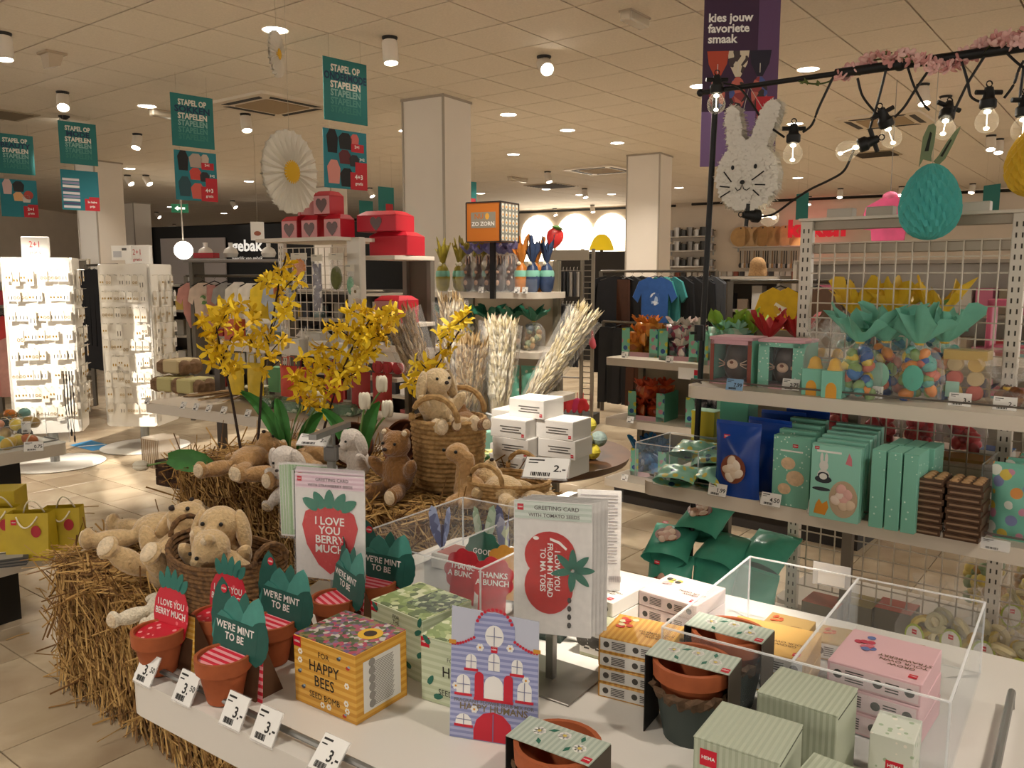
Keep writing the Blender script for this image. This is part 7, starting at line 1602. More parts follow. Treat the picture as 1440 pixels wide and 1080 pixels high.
def gift_bag(label, p, rz, w, d, h):
    t = thing('gift_bag', label, 'bag', p, rz, 'yellow paper gift bags')
    MB().add([(-w / 2, -d / 2, 0), (w / 2, -d / 2, 0), (w / 2, d / 2, 0), (-w / 2, d / 2, 0), (-w / 2, -d * .3, h), (w / 2, -d * .3, h), (w / 2, d * .3, h), (-w / 2, d * .3, h)], [(0, 1, 5, 4), (1, 2, 6, 5), (2, 3, 7, 6), (3, 0, 4, 7), (0, 3, 2, 1)]).build('bag', YB, t)
    for s in (-1, 1): MB().tube(bez(Vector((-w * .25, s * d * .31, h * .93)), Vector((0, s * d * .31 - .04, h * (1.5 if s > 0 else .5))), Vector((w * .25, s * d * .31, h * .93)), 10), .0035, 6).build('rope_handle', M('#d8cdb0', .7), t)
    MB().prism([(x * 1.3, z * 1.3 + h * .42) for x, z in HEARTP] if False else disc(w * .2, 14, .01, h * .35, h * .22), .001, 'xz', off=-d / 2 - .0006 + d * .06).build('window', M('#3a2f22', .3), t, rot=(-.1, 0, 0)); logo(t, (-w * .3, -d * .36, h * .82), .022)
    b = MB(); b.prism(disc(.02, 12, w * .22, h * .62, .026), .001, 'xz', 0, None, -d * .42); b.build('bird_print', M('#a82a32', .6), t); return t
def on_y(x, y): return G(x, y, .31)
gift_bag('yellow paper bag with rope handles foremost on the low table', on_y(52, 785) + yf_.v * .03, yf_.rz - .85, .17, .11, .2); gift_bag('yellow paper bag with rope handles behind the foremost one', on_y(78, 778) + yf_.v * .03 + yf_.u * .06, yf_.rz - .8, .15, .1, .19); gift_bag('yellow paper bag beside the boxed one on the low table', on_y(12, 775) + yf_.v * .06, yf_.rz - .8, .16, .1, .19)
carton('yellow carton with folded top and wire handle on the low table', on_y(28, 768) + yf_.v * .16, yf_.rz - .8, (.18, .14, .24), YB, 'yellow cartons on the low table', lid=M('#a08c20', .6))
price_tag(on_y(42, 786) - yf_.v * .02, yf_.rz - .75, '2.50', 'white price tag reading 2.50 on the yellow bag table', tilt=-.2, w=.075, h=.045)
for k in range(5):
    p = on_y(10, 792) + Vector((0, 0, .006 * k)); t = thing('flat_card', 'flat dark paper sheet in a stack on the low table', 'card', p, yf_.rz - .6 + .03 * k, 'flat sheets on the low table'); MB().box((0, 0, .003), (.16, .12, .005)).build('sheet', M(('#3a3a3c', '#6a6660')[k % 2], .6), t); MB().box((0, 0, .0057), (.12, .08, .0004)).build('print', M('#8a867e', .6), t)
# ================================================================== hanging banners
TEALB = M('#1f6c69', .6)
def hang_wires(t, w, z1, z2):
    for s in (-1, 1): MB().tube([(s * w * .36, 0, z1), (s * w * .36, 0, z2)], .0012, 4).build('hanging_wire', M('#b0a692', .5), t)
def banner_pair(px_top, px_low, Y, word, pic, lab, lab2, rz=None, w=.40, h=.46, h2=.44):
    rz = Frame((0, 0), GRID + 6).rz if rz is None else rz
    c = AT(*px_top, Y); t = thing('stacking_banner', lab, 'banner', c, rz, 'green stacking banners'); MB().box((0, 0, 0), (w, .004, h)).build('sheet', TEALB, t)
    rows = [('STAPEL OP', '#d6d2c4', 1), (word, '#17324f', 1.12), ('STAPELEN', '#d6d2c4', 1), ('STAPELEN', '#7fa89f', 1), ('STAPELEN', '#4d8a80', 1), ('STAPELEN', '#357a70', 1)]
    for k, (s, col, q) in enumerate(rows): lettering(s, h * .15 * q, M(col, .6), t, (0, -.0035, h * (.34 - .13 * k)), bold=.035, sx=min(1.0, 6.4 / len(s)) * 1.12)
    hang_wires(t, w, h / 2, H_CEIL - c.z)
    c2 = AT(*px_low, Y); t2 = thing('offer_banner', lab2, 'banner', c2, rz, 'teal offer banners'); MB().box((0, 0, 0), (w, .004, h2)).build('sheet', M('#1f7480', .6), t2)
    rr = random.Random(len(word)); 
    if pic == 'fold':
        for k in range(9): MB().box((-w * .24, -.003, -h2 * .42 + h2 * .085 * k), (w * .44, .002, h2 * .06)).build('fold_print', M(('#d0ccd0', '#4a4a6a', '#e0dcd8', '#8a8aa8')[k % 4], .6), t2)
    else:
        for k, (x, z, sx, sz) in enumerate(((-.30, .3, .13, .2), (.0, .32, .16, .14), (.22, .36, .1, .1), (-.02, .05, .14, .12), (.2, .0, .12, .1), (-.28, -.22, .15, .2), (.02, -.3, .16, .16))[:5 if pic == 'beauty' else 7]):
            col = {'socks': ('#1c1c1e', '#a8968a', '#b8a89a', '#c0443c', '#2c2c30', '#2a4a52', '#c45a50'), 'wear': ('#141416', '#1a1a1c', '#c4625c', '#5a2428', '#2a2a2e', '#c8857c', '#161618'), 'beauty': ('#c8a8a4', '#2a2a2c', '#b0483e', '#d0a070', '#c8c2bc')}[pic][k % (5 if pic == 'beauty' else 7)]
            MB().prism([(x * w + sx * w * a, z * h2 + sz * h2 * b_) for a, b_ in ((-.8, -1), (.8, -1), (1, .3), (.5, 1), (-.4, 1), (-1, .4))] if pic != 'beauty' or k != 2 else disc(w * .13, 16, .26 * w, .1 * h2), .001, 'xz', off=-.003).build('picture_print', M(col, .6), t2)
    r0 = MB().prism([(w * .1, -h2 / 2), (w / 2, -h2 / 2), (w / 2, -h2 * (.02 if pic != 'beauty' and pic != 'fold' else .15)), (w * .22, -h2 * (.02 if pic not in ('beauty', 'fold') else .15)), (w * .22, -h2 * .2), (w * .1, -h2 * .2)], .001, 'xz', off=-.0036).build('red_flag', M('#b3222e', .6), t2)
    lettering('2+1' if pic == 'beauty' else ('2e halve' if pic == 'fold' else '4+3'), h2 * .11 if pic != 'fold' else h2 * .07, PAPER, r0, (w * .30, -.0045, -h2 * .28), bold=.03); lettering('prijs' if pic == 'fold' else 'gratis', h2 * .075, PAPER, r0, (w * .30, -.0045, -h2 * .39), bold=.02)
    if pic in ('socks', 'wear'):
        MB().box((w * .28, -.0036, h2 * .22), (w * .3, .001, h2 * .14)).build('red_flag', M('#b3222e', .6), t2); lettering('2+1', h2 * .07, PAPER, r0, (w * .27, -.0048, h2 * .24), bold=.03); lettering('3+2', h2 * .07, PAPER, r0, (w * .38, -.0048, h2 * .03), bold=.03)
    hang_wires(t2, w, h2 / 2, c.z - h / 2 - c2.z)
banner_pair((486, 129), (486, 225), 6.6, 'ONDERMODE', 'wear', 'green banner STAPEL OP ONDERMODE hanging beside the bright spotlight', 'teal offer banner picturing underwear below the stacking banner')
banner_pair((271, 171), (276, 248), 7.8, 'SOKKEN', 'socks', 'green banner STAPEL OP SOKKEN hanging before the air conditioner', 'teal offer banner picturing socks below the stacking banner')
banner_pair((110, 202), (113, 268), 9.6, 'MODE', 'fold', 'blue green banner STAPEL OP MODE hanging before the square pillar', 'teal offer banner picturing folded clothes below the stacking banner')
banner_pair((22, 217), (27, 279), 10.2, 'BEAUTY', 'beauty', 'green banner STAPEL OP BEAUTY hanging near the shop wall', 'teal offer banner picturing cosmetics below the stacking banner')
for px, Y, lab in (((515, 297), 15, 'small far teal banner beside the heart boxes'), ((543, 280), 13, 'small far teal banner with red flag above the heart boxes'), ((660, 272), 13, 'small far teal banner half hidden by the pillar'), ((1128, 290), 12, 'narrow far teal banner behind the pinata bunny'), ((1394, 278), 12, 'narrow far brown banner above the wire gondola')):
    c = AT(*px, Y); t = thing('far_banner', lab, 'banner', c, Frame((0, 0), GRID + 6).rz + (1.0 if px[0] > 1000 else 0)); MB().box((0, 0, 0), (.3, .004, .36)).build('sheet', TEALB, t); MB().box((.06, -.003, -.12), (.14, .001, .1)).build('red_flag', M('#a8242c', .6), t); hang_wires(t, .3, .18, H_CEIL - c.z)
# purple banner
c = AT(1041, 95, 4.85); wq, hq = .415, 1.08; t = thing('tall_banner', 'tall purple banner picturing Easter lollies hanging behind the bulb bar', 'banner', c, -.1); MB().box((0, 0, 0), (wq, .004, hq)).build('sheet', M('#3a1f3c', .6), t)
MB().box((0, -.003, -hq * .36), (wq, .001, hq * .28)).build('lower_print', M('#7f6391', .6), t); MB().box((wq * .36, -.0032, .08), (wq * .28, .001, hq * .84)).build('side_print', M('#5d3f63', .6), t)
lettering('kies jouw\nfavoriete\nsmaak', .063, PAPER, t, (-wq * .44, -.004, .21), align='LEFT', bold=.03, line=.9)
for k, (x, cols) in enumerate(((-.3, ('#b0442c', '#3f5f9c')), (-.03, ('#cfc2a8', '#3a2a2a')), (.26, ('#1f1a2c', '#8a7f86')))):
    o = MB().prism([(x * wq - .06, .09), (x * wq + .06, .09), (x * wq + .05, .02), (x * wq + .015, -.05), (x * wq - .015, -.05), (x * wq - .05, .02)], .001, 'xz', off=-.0045).build('wrapper_print', specks([cols[0], cols[1], cols[0]], 28) if k == 1 else M(cols[0], .6), t); MB().prism(disc(.045, 14, x * wq, -.14, .09), .001, 'xz', off=-.0045).build('sweet_print', specks(['#8a2a2c', '#3f4f8c', '#2a1c18', '#b85a4a'], 24), t); MB().box((x * wq, -.005, -.005), (.004, .001, .05)).build('stick_print', M('#cfc6ba', .6), t)
rd = MB().prism([(.09, -.16), (.19, -.16), (.17, -.3), (.13, -.34), (.1, -.28)], .001, 'xz', off=-.0055).build('red_flag', M('#b3222e', .6), t); hang_wires(t, wq, hq / 2, H_CEIL - c.z)
# paper daisies
def daisy(label, c, rz, R):
    t = thing('paper_daisy', label, 'decoration', c, 0, 'paper daisies', rot=(0, 0, rz)); n = 24
    for s in (-1, 1):
        b = MB(); vs = [(0, s * .012, 0)]; N = n * 4
        for k in range(N):
            a = 2 * PI * k / N; ph = k % 4; r = R * (.97 if ph == 0 else 1.02 if ph == 2 else 1.0); vs.append((r * math.cos(a), s * (.012 if ph == 2 else -.006), r * math.sin(a)))
        for k in range(N):
            a = 2 * PI * k / N; ph = k % 4; vs.append((R * .45 * math.cos(a), s * (.026 if ph == 2 else .006), R * .45 * math.sin(a)))
        fs = [(0, 1 + N + k, 1 + N + (k + 1) % N) for k in range(N)] + [(1 + N + k, 1 + k, 1 + (k + 1) % N, 1 + N + (k + 1) % N) for k in range(N)]
        b.add(vs, fs).build('petal_fan', M('#dcd5c6', .7), t)
    for s in (-1, 1): MB().lathe([(0, .02), (R * .2, .022), (R * .29, .015), (R * .27, .01)], 22, 0, Matrix.Rotation(-s * PI / 2, 4, 'X'), lambda a, z: 1 + .12 * math.sin(11 * a)).build('yellow_heart', M('#d2a41c', .7), t, True)
    MB().tube([(0, 0, R), (0, 0, H_CEIL - c.z)], .0012, 4).build('hanging_thread', M('#b0a692', .5), t)
daisy('big white paper daisy with yellow heart hanging over the heart boxes', AT(408, 242, 4.3), 1.12, .205); daisy('white paper daisy seen edge on below a downlight', AT(389, 76, 5.3), 1.5, .135)
t = thing('exit_sign', 'green emergency exit sign with white arrow far along the ceiling', 'sign', AT(253, 293, 17), .2); MB().box((0, 0, 0), (.32, .03, .17)).build('panel', M('#1a5a3c', .5, emit=.4), t); MB().prism([(-.1, 0), (-.03, .05), (-.03, .02), (.1, .02), (.1, -.02), (-.03, -.02), (-.03, -.05)], .001, 'xz', off=-.017).build('arrow_print', M('#e0e8dc', .5, emit=.8), t); MB().tube([(0, 0, .08), (0, 0, H_CEIL - AT(253, 293, 17).z)], .006, 5).build('hanger', GREYM, t)
# ================================================================== clothes
def garment(label, p, rz, kind, col, w=.42, h=.6, group='clothes', pr=None, t_=.05):
    """a garment hanging from its hanger hook at p"""
    t = thing(kind, label, {'tshirt': 'shirt', 'jacket': 'jacket', 'trousers': 'trousers', 'romper': 'baby clothes'}.get(kind, 'clothes'), p, rz, group); m = M(col, .85, 0, .1, 15)
    MB().tube([(0, 0, 0), (.012, 0, .012), (0, 0, .025), (-.012, 0, .01)], .0025, 5).build('hanger_hook', BLACK, t); MB().tube([(-w * .36, 0, -.07), (0, 0, -.02), (w * .36, 0, -.07)], .006, 5).build('hanger', M('#1c1a18', .5), t)
    if kind == 'trousers': pts = [(-w * .25, -.06), (w * .25, -.06), (w * .28, -h), (w * .05, -h), (0, -h * .45), (-w * .05, -h), (-w * .28, -h)]
    elif kind == 'romper': pts = [(-w * .15, -.04), (w * .15, -.04), (w * .42, -.1), (w * .5, -.22), (w * .36, -.26), (w * .3, -.2), (w * .28, -h * .7), (w * .1, -h), (-w * .1, -h), (-w * .28, -h * .7), (-w * .3, -.2), (-w * .36, -.26), (-w * .5, -.22), (-w * .42, -.1)]
    elif kind == 'jacket': pts = [(-w * .14, -.03), (w * .14, -.03), (w * .42, -.1), (w * .52, -h * .75), (w * .38, -h * .77), (w * .33, -.28), (w * .34, -h), (-w * .34, -h), (-w * .33, -.28), (-w * .38, -h * .77), (-w * .52, -h * .75), (-w * .42, -.1)]
    else: pts = [(-w * .15, -.03), (0, -.055), (w * .15, -.03), (w * .4, -.08), (w * .55, -.24), (w * .42, -.3), (w * .33, -.2), (w * .32, -h), (-w * .32, -h), (-w * .33, -.2), (-w * .42, -.3), (-w * .55, -.24), (-w * .4, -.08)]
    MB().prism(pts, t_, 'xz', off=-t_ / 2).build('fabric', m, t)
    if pr: MB().prism(disc(w * .13, 14, 0, -h * .42, w * .16), .001, 'xz', off=-t_ / 2 - .001).build('chest_print', specks(pr, 30), t)
    return t
def clothes_rail(label, a, b, z, legs=True):
    a, b = Vector(a), Vector(b); t = thing('clothes_rail', label, 'rail', Vector((a.x, a.y, 0))); d = b - a
    MB().tube([(0, 0, z), (d.x, d.y, z)], .014, 8).build('rail', M('#5d564c', .4, .6), t, True)
    if legs:
        for s in (0, 1): MB().box((d.x * s, d.y * s, z / 2), (.04, .04, z)).build('post', M('#5d564c', .4, .6), t)
    return t
# baby clothes
ra, rb = AT(262, 385, 8.6), AT(400, 385, 7.9); zr = 1.5; clothes_rail('grey rail of baby clothes behind the party gondola', ra, rb, zr)
bc = [('#c08a82', 'pink baby cardigan at the end of the baby rail', None), ('#c9b8a8', 'cream baby romper with a green leaf print', ['#5f8a4e', '#c9c2a8']), ('#b58078', 'dusty pink baby trousers beside the romper', None), ('#8d8a86', 'grey baby romper on the baby rail', None), ('#cfc8bc', 'white baby jacket on the baby rail', None), ('#d2ccc2', 'white baby romper under the spotlight', ['#4a4a4a', '#d0cac0']), ('#d0b02c', 'yellow baby jacket at the rail end', None), ('#8a8f96', 'grey blue baby romper behind the forsythia', None)]
for k, (c, lab, pr) in enumerate(bc):
    p = ra.lerp(rb, .05 + .125 * k); p.z = zr - .03; garment(lab, p, .25 + .1 * (k % 3), ('romper', 'romper', 'trousers', 'romper', 'jacket', 'romper', 'jacket', 'romper')[k], c, .3, .5, 'baby clothes on the rail', pr, .03)
sh = thing('shelf_board', 'grey shelf above the baby clothes rail', 'shelf', AT(265, 367, 8.5), Frame((0, 0), 105).rz); MB().box((.55, .1, 0), (1.15, .3, .03), 0, None, .004).build('board', M('#77706a', .5), sh); MB().box((.02, .1, -.8), (.04, .2, 1.58)).build('post', M('#5d564c', .5), sh); MB().box((1.08, .1, -.8), (.04, .2, 1.58)).build('post', M('#5d564c', .5), sh)
carton('red low carton on the shelf above the baby clothes', AT(288, 365, 8.45) + Vector((0, .05, .015)), -.2, (.22, .12, .05), M('#a8222c', .5), 'far cartons')
for k, (x, lab) in enumerate(((318, 'white bottle vase on the shelf above the baby clothes'), (282, 'white squat vase on the shelf above the baby clothes'), (372, 'white vase behind the hanging gebak card'))):
    p = AT(x, 364, 8.45); p.z = 1.67 + .0; t = thing('white_vase', lab, 'vase', p + Vector((0, .15, .02)), 0, 'white vases'); MB().lathe([(0, 0), (.06, 0), (.075, .04), (.06, .08), (.02, .105), (.022, .14), (.016, .14)], 18).build('vase', M('#d8d2c8', .35), t, True); MB().lathe([(.02, .138), (.025, .143), (.018, .146)], 18).build('lip', M('#c9c2b6', .4), t)
# black coats behind the stands
ra, rb = AT(122, 372, 9.6), AT(165, 372, 9.0); clothes_rail('dark rail of black coats between the earring stands', ra, rb, 1.62)
for k in range(6):
    p = ra.lerp(rb, .08 + .17 * k); p.z = 1.6; garment('long black padded coat on the rail between the earring stands', p, -.6, 'jacket', '#17161a', .46, 1.15, 'black coats', None, .09)
# dark clothes in the middle of the shop
ra, rb = AT(845, 385, 9.4), AT(1008, 385, 8.6); zr = 1.55; clothes_rail('dark rail of shirts and jackets below the far square pillar', ra, rb, zr)
cl = [('#17171a', 'jacket', 'long black coat at the end of the shirt rail', 1.1), ('#1c1b1d', 'jacket', 'black padded jacket beside the long coat', .75), ('#4a2c1c', 'trousers', 'brown trousers hanging between black jackets', .9), ('#1a1a1c', 'jacket', 'black jacket with badge on the shirt rail', .8), ('#18181b', 'jacket', 'black quilted jacket beside the blue shirt', .75), ('#274f8c', 'tshirt', 'blue printed shirt facing out on the shirt rail', .62), ('#2f7a78', 'tshirt', 'teal shirt beside the blue one', .66), ('#357f7c', 'tshirt', 'second teal shirt on the shirt rail', .66), ('#151517', 'jacket', 'black hooded sweater on a white hanger', .72), ('#171719', 'jacket', 'black sweater beside the hooded one', .72), ('#141416', 'jacket', 'black sweater with white stripe at the rail end', .75), ('#3a3c40', 'jacket', 'charcoal jacket closing the shirt rail', .72)]
for k, (c, kd, lab, hh) in enumerate(cl):
    p = ra.lerp(rb, .04 + .084 * k) + Vector((0, -.22 if k == 5 else 0, 0)); p.z = zr - .03; garment(lab, p, (-.9 if k not in (0, 1, 5) else -.1), kd, c, .42, hh, 'clothes on the shirt rail', ['#9ab0cf', '#274f8c', '#c9cfd8'] if k == 5 else None, .06)
for k in range(5):
    p = AT(855 + 20 * k, 470, 9.2 - .15 * k); p.z = 1.0; garment('dark trousers hanging below the shirt rail', p, -.7, 'trousers', ('#1a1a1c', '#202022', '#4a2c1c', '#17171a', '#242428')[k], .4, .9, 'dark trousers', None, .06)
clothes_rail('lower dark rail of trousers below the shirt rail', AT(848, 470, 9.25), AT(960, 470, 8.5), 1.0)
# yellow shirt on a stand
p = AT(1098, 398, 5.9); t = garment('mustard yellow shirt with bird print on a hanger behind the candy gondola', p, -.25, 'tshirt', '#c9a21e', .34, .42, None, ['#a8362a', '#d8d0b8', '#c09a1e']); clothes_rail('short dark rail holding the yellow shirt', p + Vector((-.35, .03, 0)), p + Vector((.5, .03, 0)), p.z + .01)
garment('brown patterned top beside the yellow shirt', p + Vector((.26, .0, 0)), -.4, 'tshirt', '#6b5240', .34, .4, None, None)
# tights rack
TR = Frame(AT(770, 590, 8.3), 112); tz = TR.rz
t = thing('wire_rack', 'grey wire rack of packed tights with ladder end', 'rack', Vector((TR.o.x, TR.o.y, 0)), tz)
for u in (0, .35, .46): MB().box((u, 0, .88), (.03, .03, 1.76)).build('post', M('#8a8274', .4, .5), t)
b = MB()
for k in range(30): b.box((.405, 0, .12 + .055 * k), (.11, .008, .008))
b.build('ladder_rung', M('#8a8274', .4, .5), t)
MB().box((.2, -.02, 1.7), (.44, .03, .10), 0, None, .003).build('header_panel', M('#a89f90', .5), t); MB().box((.2, .1, .06), (.52, .4, .12)).build('plinth', M('#1d1916', .6), t)
for z in (1.55, 1.22, .86, .5): MB().tube([(0, 0, z), (.35, 0, z)], .008, 6).build('rail', GREYM, t)
pk = MB(); pk.box((0, 0, -.13), (.08, .018, .24), 0, None, .003); pkm = [pk.mesh('tights_pack', [M(c, .35)]) for c in ('#1c1b1e', '#2b2a2e', '#b9b4ac', '#39383c')]
rr = random.Random(12)
for i, z in enumerate((1.55, 1.22, .86)):
    for k in range(9):
        p = TR.p(.02 + .036 * k, -.03, z); t = thing('tights_pack', 'packed tights hanging in a row on the wire rack', 'pack', p, tz - .9, 'packed tights'); obj('pack', pkm[rr.randrange(4)], t); MB().tube([(0, 0, 0), (0, 0, .03), (.012, 0, .035)], .003, 4).build('hook', PAPER, t)
for k in range(7):
    p = TR.p(.05 + .06 * k, -.12, .32); t = thing('red_lingerie', 'red lace lingerie hanging low on the wire rack', 'lingerie', p, rr.uniform(-.5, .5), 'red lingerie'); blob([((0, 0, -.04), (.05, .015, .04)), ((.03, 0, -.09), (.035, .015, .05)), ((-.03, 0, -.1), (.03, .015, .06))], .012, M(('#b3222a', '#c23038', '#b82a5a')[k % 3], .6), 'lace', t, 2); MB().tube([(0, 0, -.02), (0, 0, .05)], .003, 4).build('strap', RED, t)
p = TR.p(.47, -.04, .86); t = thing('paper_tag', 'coral pink tissue tassel hanging before the black coats', 'decoration', p); blob([((0, 0, 0), (.035, .03, .05)), ((.0, 0, .07), (.015, .015, .05)), ((.01, -.01, -.03), (.03, .03, .04))], .01, M('#b8505a', .8), 'tissue', t, 2)
# grey gondolas that fill the middle of the shop
def back_gondola(label, px, Y, w, d, h, rz, shelves=3, col='#6e665c', seed=0, goods=None):
    p = AT(*px, Y); p.z = 0; t = thing('far_gondola', label, 'shelf', p, rz, 'grey shop gondolas further back')
    for s in (-1, 1): MB().box((s * w / 2, 0, h / 2), (.03, d, h)).build('side_panel', M(col, .6), t)
    MB().box((0, d / 2, h / 2), (w, .02, h)).build('back_panel', M(col, .6), t)
    for k in range(shelves + 1): MB().box((0, 0, .1 + (h - .12) * k / shelves), (w, d, .025)).build('shelf', M('#9c9284', .5), t)
    rr = random.Random(seed); R3 = Matrix.Rotation(rz, 3, 'Z')
    for k in range(shelves):
        z = .1 + (h - .12) * k / shelves + .014; n = int(w / .14)
        for j in range(n):
            if rr.random() < .12: continue
            ph = rr.uniform(.10, min(.26, (h - .12) / shelves - .06)); q = p + R3 @ Vector((-w / 2 + .08 + (w - .16) * j / max(1, n - 1), -d * .15, z))
            carton(goods[0], q, rz + rr.uniform(-.1, .1), (.11, .14, ph), M(rr.choice(goods[2]), .6), goods[1], 'far_carton')
    return t
GCOL = ['#8a8378', '#b9b0a4', '#4a443e', '#a8362e', '#c9c2b4', '#7a8a86', '#c2a24a', '#3a3a40']
back_gondola('grey gondola of hair accessories behind the dried bouquets', (588, 400), 7.6, .9, .4, 1.35, -.5, 4, '#4f4a44', 1, ('small accessory pack on the grey gondola behind the dried bouquets', 'accessory packs', ['#2a2628', '#a85a5a', '#c9b8b0', '#6a6a70', '#8a4a4a', '#d0c8c0']))
back_gondola('grey gondola behind the tights rack', (700, 400), 10.5, 1.6, .45, 1.5, -.55, 4, '#5d564e', 2, ('small pack on the grey gondola behind the bunny shelf', 'packs behind the bunny shelf', GCOL))
back_gondola('grey shelf unit beside the shirt rail', (1040, 400), 9.0, .95, .4, 1.5, -.6, 4, '#6a6258', 3, ('folded goods on the grey shelf unit beside the shirt rail', 'folded goods', ['#3a3a40', '#a8a29a', '#6b5a4a', '#c0b8ac', '#2a2a2e']))
back_gondola('grey gondola behind the baby clothes', (330, 420), 10.5, 2.2, .45, 1.4, -.3, 4, '#5d564e', 4, ('small pack on the gondola behind the baby clothes', 'packs behind the baby clothes', GCOL))
back_gondola('low gondola beyond the party shelf', (470, 420), 9.5, 1.6, .45, 1.35, -.4, 4, '#57504a', 5, ('small pack on the gondola beyond the party shelf', 'packs beyond the party shelf', GCOL))
back_gondola('shelf of mugs against the shop wall', (22, 400), 12.0, 1.9, .4, 1.75, .4, 5, '#b9ae9c', 6, ('dark mug carton on the shelf by the shop wall', 'mug cartons', ['#2a2826', '#cfc8bc', '#8a7f70', '#a8323a']))
back_gondola('white shelf unit of household goods beyond the wire gondola', (1290, 380), 6.2, 1.7, .4, 1.62, -.75, 4, '#c9c0b2', 7, ('household carton on the shelf unit beyond the wire gondola', 'household cartons', ['#8a7a66', '#a8323a', '#c9c2b4', '#c9708a', '#6a5a48', '#7fb0b8', '#b0a08a']))
back_gondola('white shelf unit of kitchen goods beyond the candy gondola', (1205, 385), 8.4, 1.0, .4, 1.6, -.7, 4, '#c9c0b2', 8, ('kitchen carton on the shelf unit beyond the candy gondola', 'kitchen cartons', ['#b8b0a4', '#3a3a3c', '#7fb8c0', '#c9c2b4', '#a8362e']))
for k in range(4):
    p = AT(3 + 5 * k, 440 + 30 * (k % 2), 8.0); garment('pink and red pyjama hanging at the shop wall', p, .5, 'tshirt', ('#b8262e', '#c98a82', '#c0403c', '#c9968c')[k], .4, .6, 'pink and red pyjamas'); 
clothes_rail('white rail of pyjamas at the shop wall', AT(-8, 438, 8.0), AT(25, 438, 7.8), AT(3, 438, 8.0).z + .02)
# ================================================================== the coffee corner
cw = AT(380, 320, 21); f_c, o_c = wall('wall_cafe', (AT(195, 320, 21.5).x, 21.5), (AT(600, 320, 18.5).x, 18.5), 0, 2.72, M('#121110', .6), 'black wall of the coffee corner')
pl = f_c.p(.75, -.05, 1.3); t = thing('menu_board', 'pale grey board on the black coffee corner wall', 'board', pl, f_c.rz); MB().box((1.0, 0, .55), (2.0, .04, 1.15)).build('panel', M('#b0a8a4', .6), t); MB().box((1.0, -.01, -.05), (2.04, .05, .06)).build('ledge', M('#77706a', .5), t)
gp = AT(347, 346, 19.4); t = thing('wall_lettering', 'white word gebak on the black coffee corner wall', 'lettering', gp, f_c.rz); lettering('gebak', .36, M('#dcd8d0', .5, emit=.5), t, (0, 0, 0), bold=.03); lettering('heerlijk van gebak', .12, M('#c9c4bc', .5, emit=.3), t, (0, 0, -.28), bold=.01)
gp = AT(258, 352, 16); t = thing('wall_glow_globe', 'glowing globe standing in for the bright glow on the coffee corner wall', 'lamp', gp); MB().ell((0, 0, 0), (.17, .17, .17), 0, None, 18, 12).build('globe', M('#fff4e0', .4, emit=8.0), t, True); MB().tube([(0, 0, .2), (0, 0, H_CEIL - gp.z)], .012, 6).build('chain', M('#cfc8bc', .4), t)  # emissive globe added to imitate the bright glow on the wall
gp = AT(362, 325, 11); t = thing('hanging_card', 'white card picturing cake hanging from the ceiling', 'sign', gp, .3); MB().box((0, 0, 0), (.17, .004, .24)).build('card', PAPER, t); MB().prism(disc(.045, 14, 0, -.03, .03), .001, 'xz', off=-.004).build('cake_print', M('#9a5a44', .6), t); MB().tube([(0, 0, .12), (0, 0, H_CEIL - gp.z)], .002, 4).build('hanging_wire', M('#b0a692', .5), t)
# ================================================================== arches on the end wall
wb = fw; 
def on_wall(px, off=.0):
    r = ray(*px); n = Vector((-wb.v.x, -wb.v.y, 0)); o = wb.o - wb.v * off; d = (o - Vector((0, 0, CAM_H))).dot(wb.v) / r.dot(wb.v); return Vector((0, 0, CAM_H)) + r * d
AG = M('#fff2dc', .5, emit=3.2)
for k, (x0, x1, yt) in enumerate(((733, 779, 303), (783, 833, 301), (833, 884, 300))):
    b0, b1, tp = on_wall((x0, 352), .04), on_wall((x1, 352), .04), on_wall(((x0 + x1) / 2, yt), .04); w = (b1 - b0).length; c = (b0 + b1) / 2; zt_ = tp.z; z0 = 1.0
    t = thing('arched_light_panel', ('glowing white arch on the end wall behind the strawberry', 'glowing white arch between the strawberry and the yellow shade', 'glowing white arch behind the yellow shade')[k], 'light panel', Vector((c.x, c.y, 0)), wb.rz, 'glowing arches')
    MB().prism([(-w / 2, z0), (w / 2, z0), (w / 2, zt_ - w * .5)] + [(w / 2 * math.cos(a), zt_ - w * .5 + w * .5 * math.sin(a)) for a in [PI * i / 12 for i in range(1, 12)]] + [(-w / 2, zt_ - w * .5)], .03, 'xz', off=-.0).build('panel', AG, t)
    MB().box((0, -.01, z0 - .03), (w + .04, .06, .04)).build('sill', M('#cfc6b8', .5), t)
p = AT(780, 335, 12); t = thing('strawberry_sign', 'big red strawberry decoration standing above the tights rack', 'decoration', p, .1); b = MB(); b.ell((0, 0, 0), (.12, .06, .15), 0, Matrix.Rotation(.25, 4, 'Y'), 16, 12, lambda v: Vector((v.x * (1 + .25 * v.z), v.y, v.z))); b.build('berry', specks(['#c9302a', '#d8b060'], 30, .4, .12, '#c02424'), t, True); MB().lathe([(.02, .11), (.09, .15), (.02, .18)], 10, 0, Matrix.Rotation(.25, 4, 'Y')).build('leaves', M('#4a7a3a', .6), t); MB().tube([(0, 0, -.14), (0, 0, -p.z)], .012, 6).build('stand', GREYM, t)
p = AT(846, 352, 15); t = thing('lamp_shade', 'glossy yellow lamp shade standing before the glowing arches', 'lamp', p); MB().lathe([(.22, 0), (.21, .06), (.15, .2), (.09, .26), (.05, .28)], 24).build('shade', M('#d8b420', .3, emit=.35), t, True); MB().tube([(0, 0, .2), (0, 0, -.02)], .03, 8).build('stand', M('#3a342c', .5), t)
carton('dark shelf board under the yellow lamp shade', Vector((AT(850, 356, 15).x, 15.1, 0)), -.5, (1.6, .6, AT(846, 352, 15).z - .025), M('#2a2622', .6), 'far counters', 'far_counter')
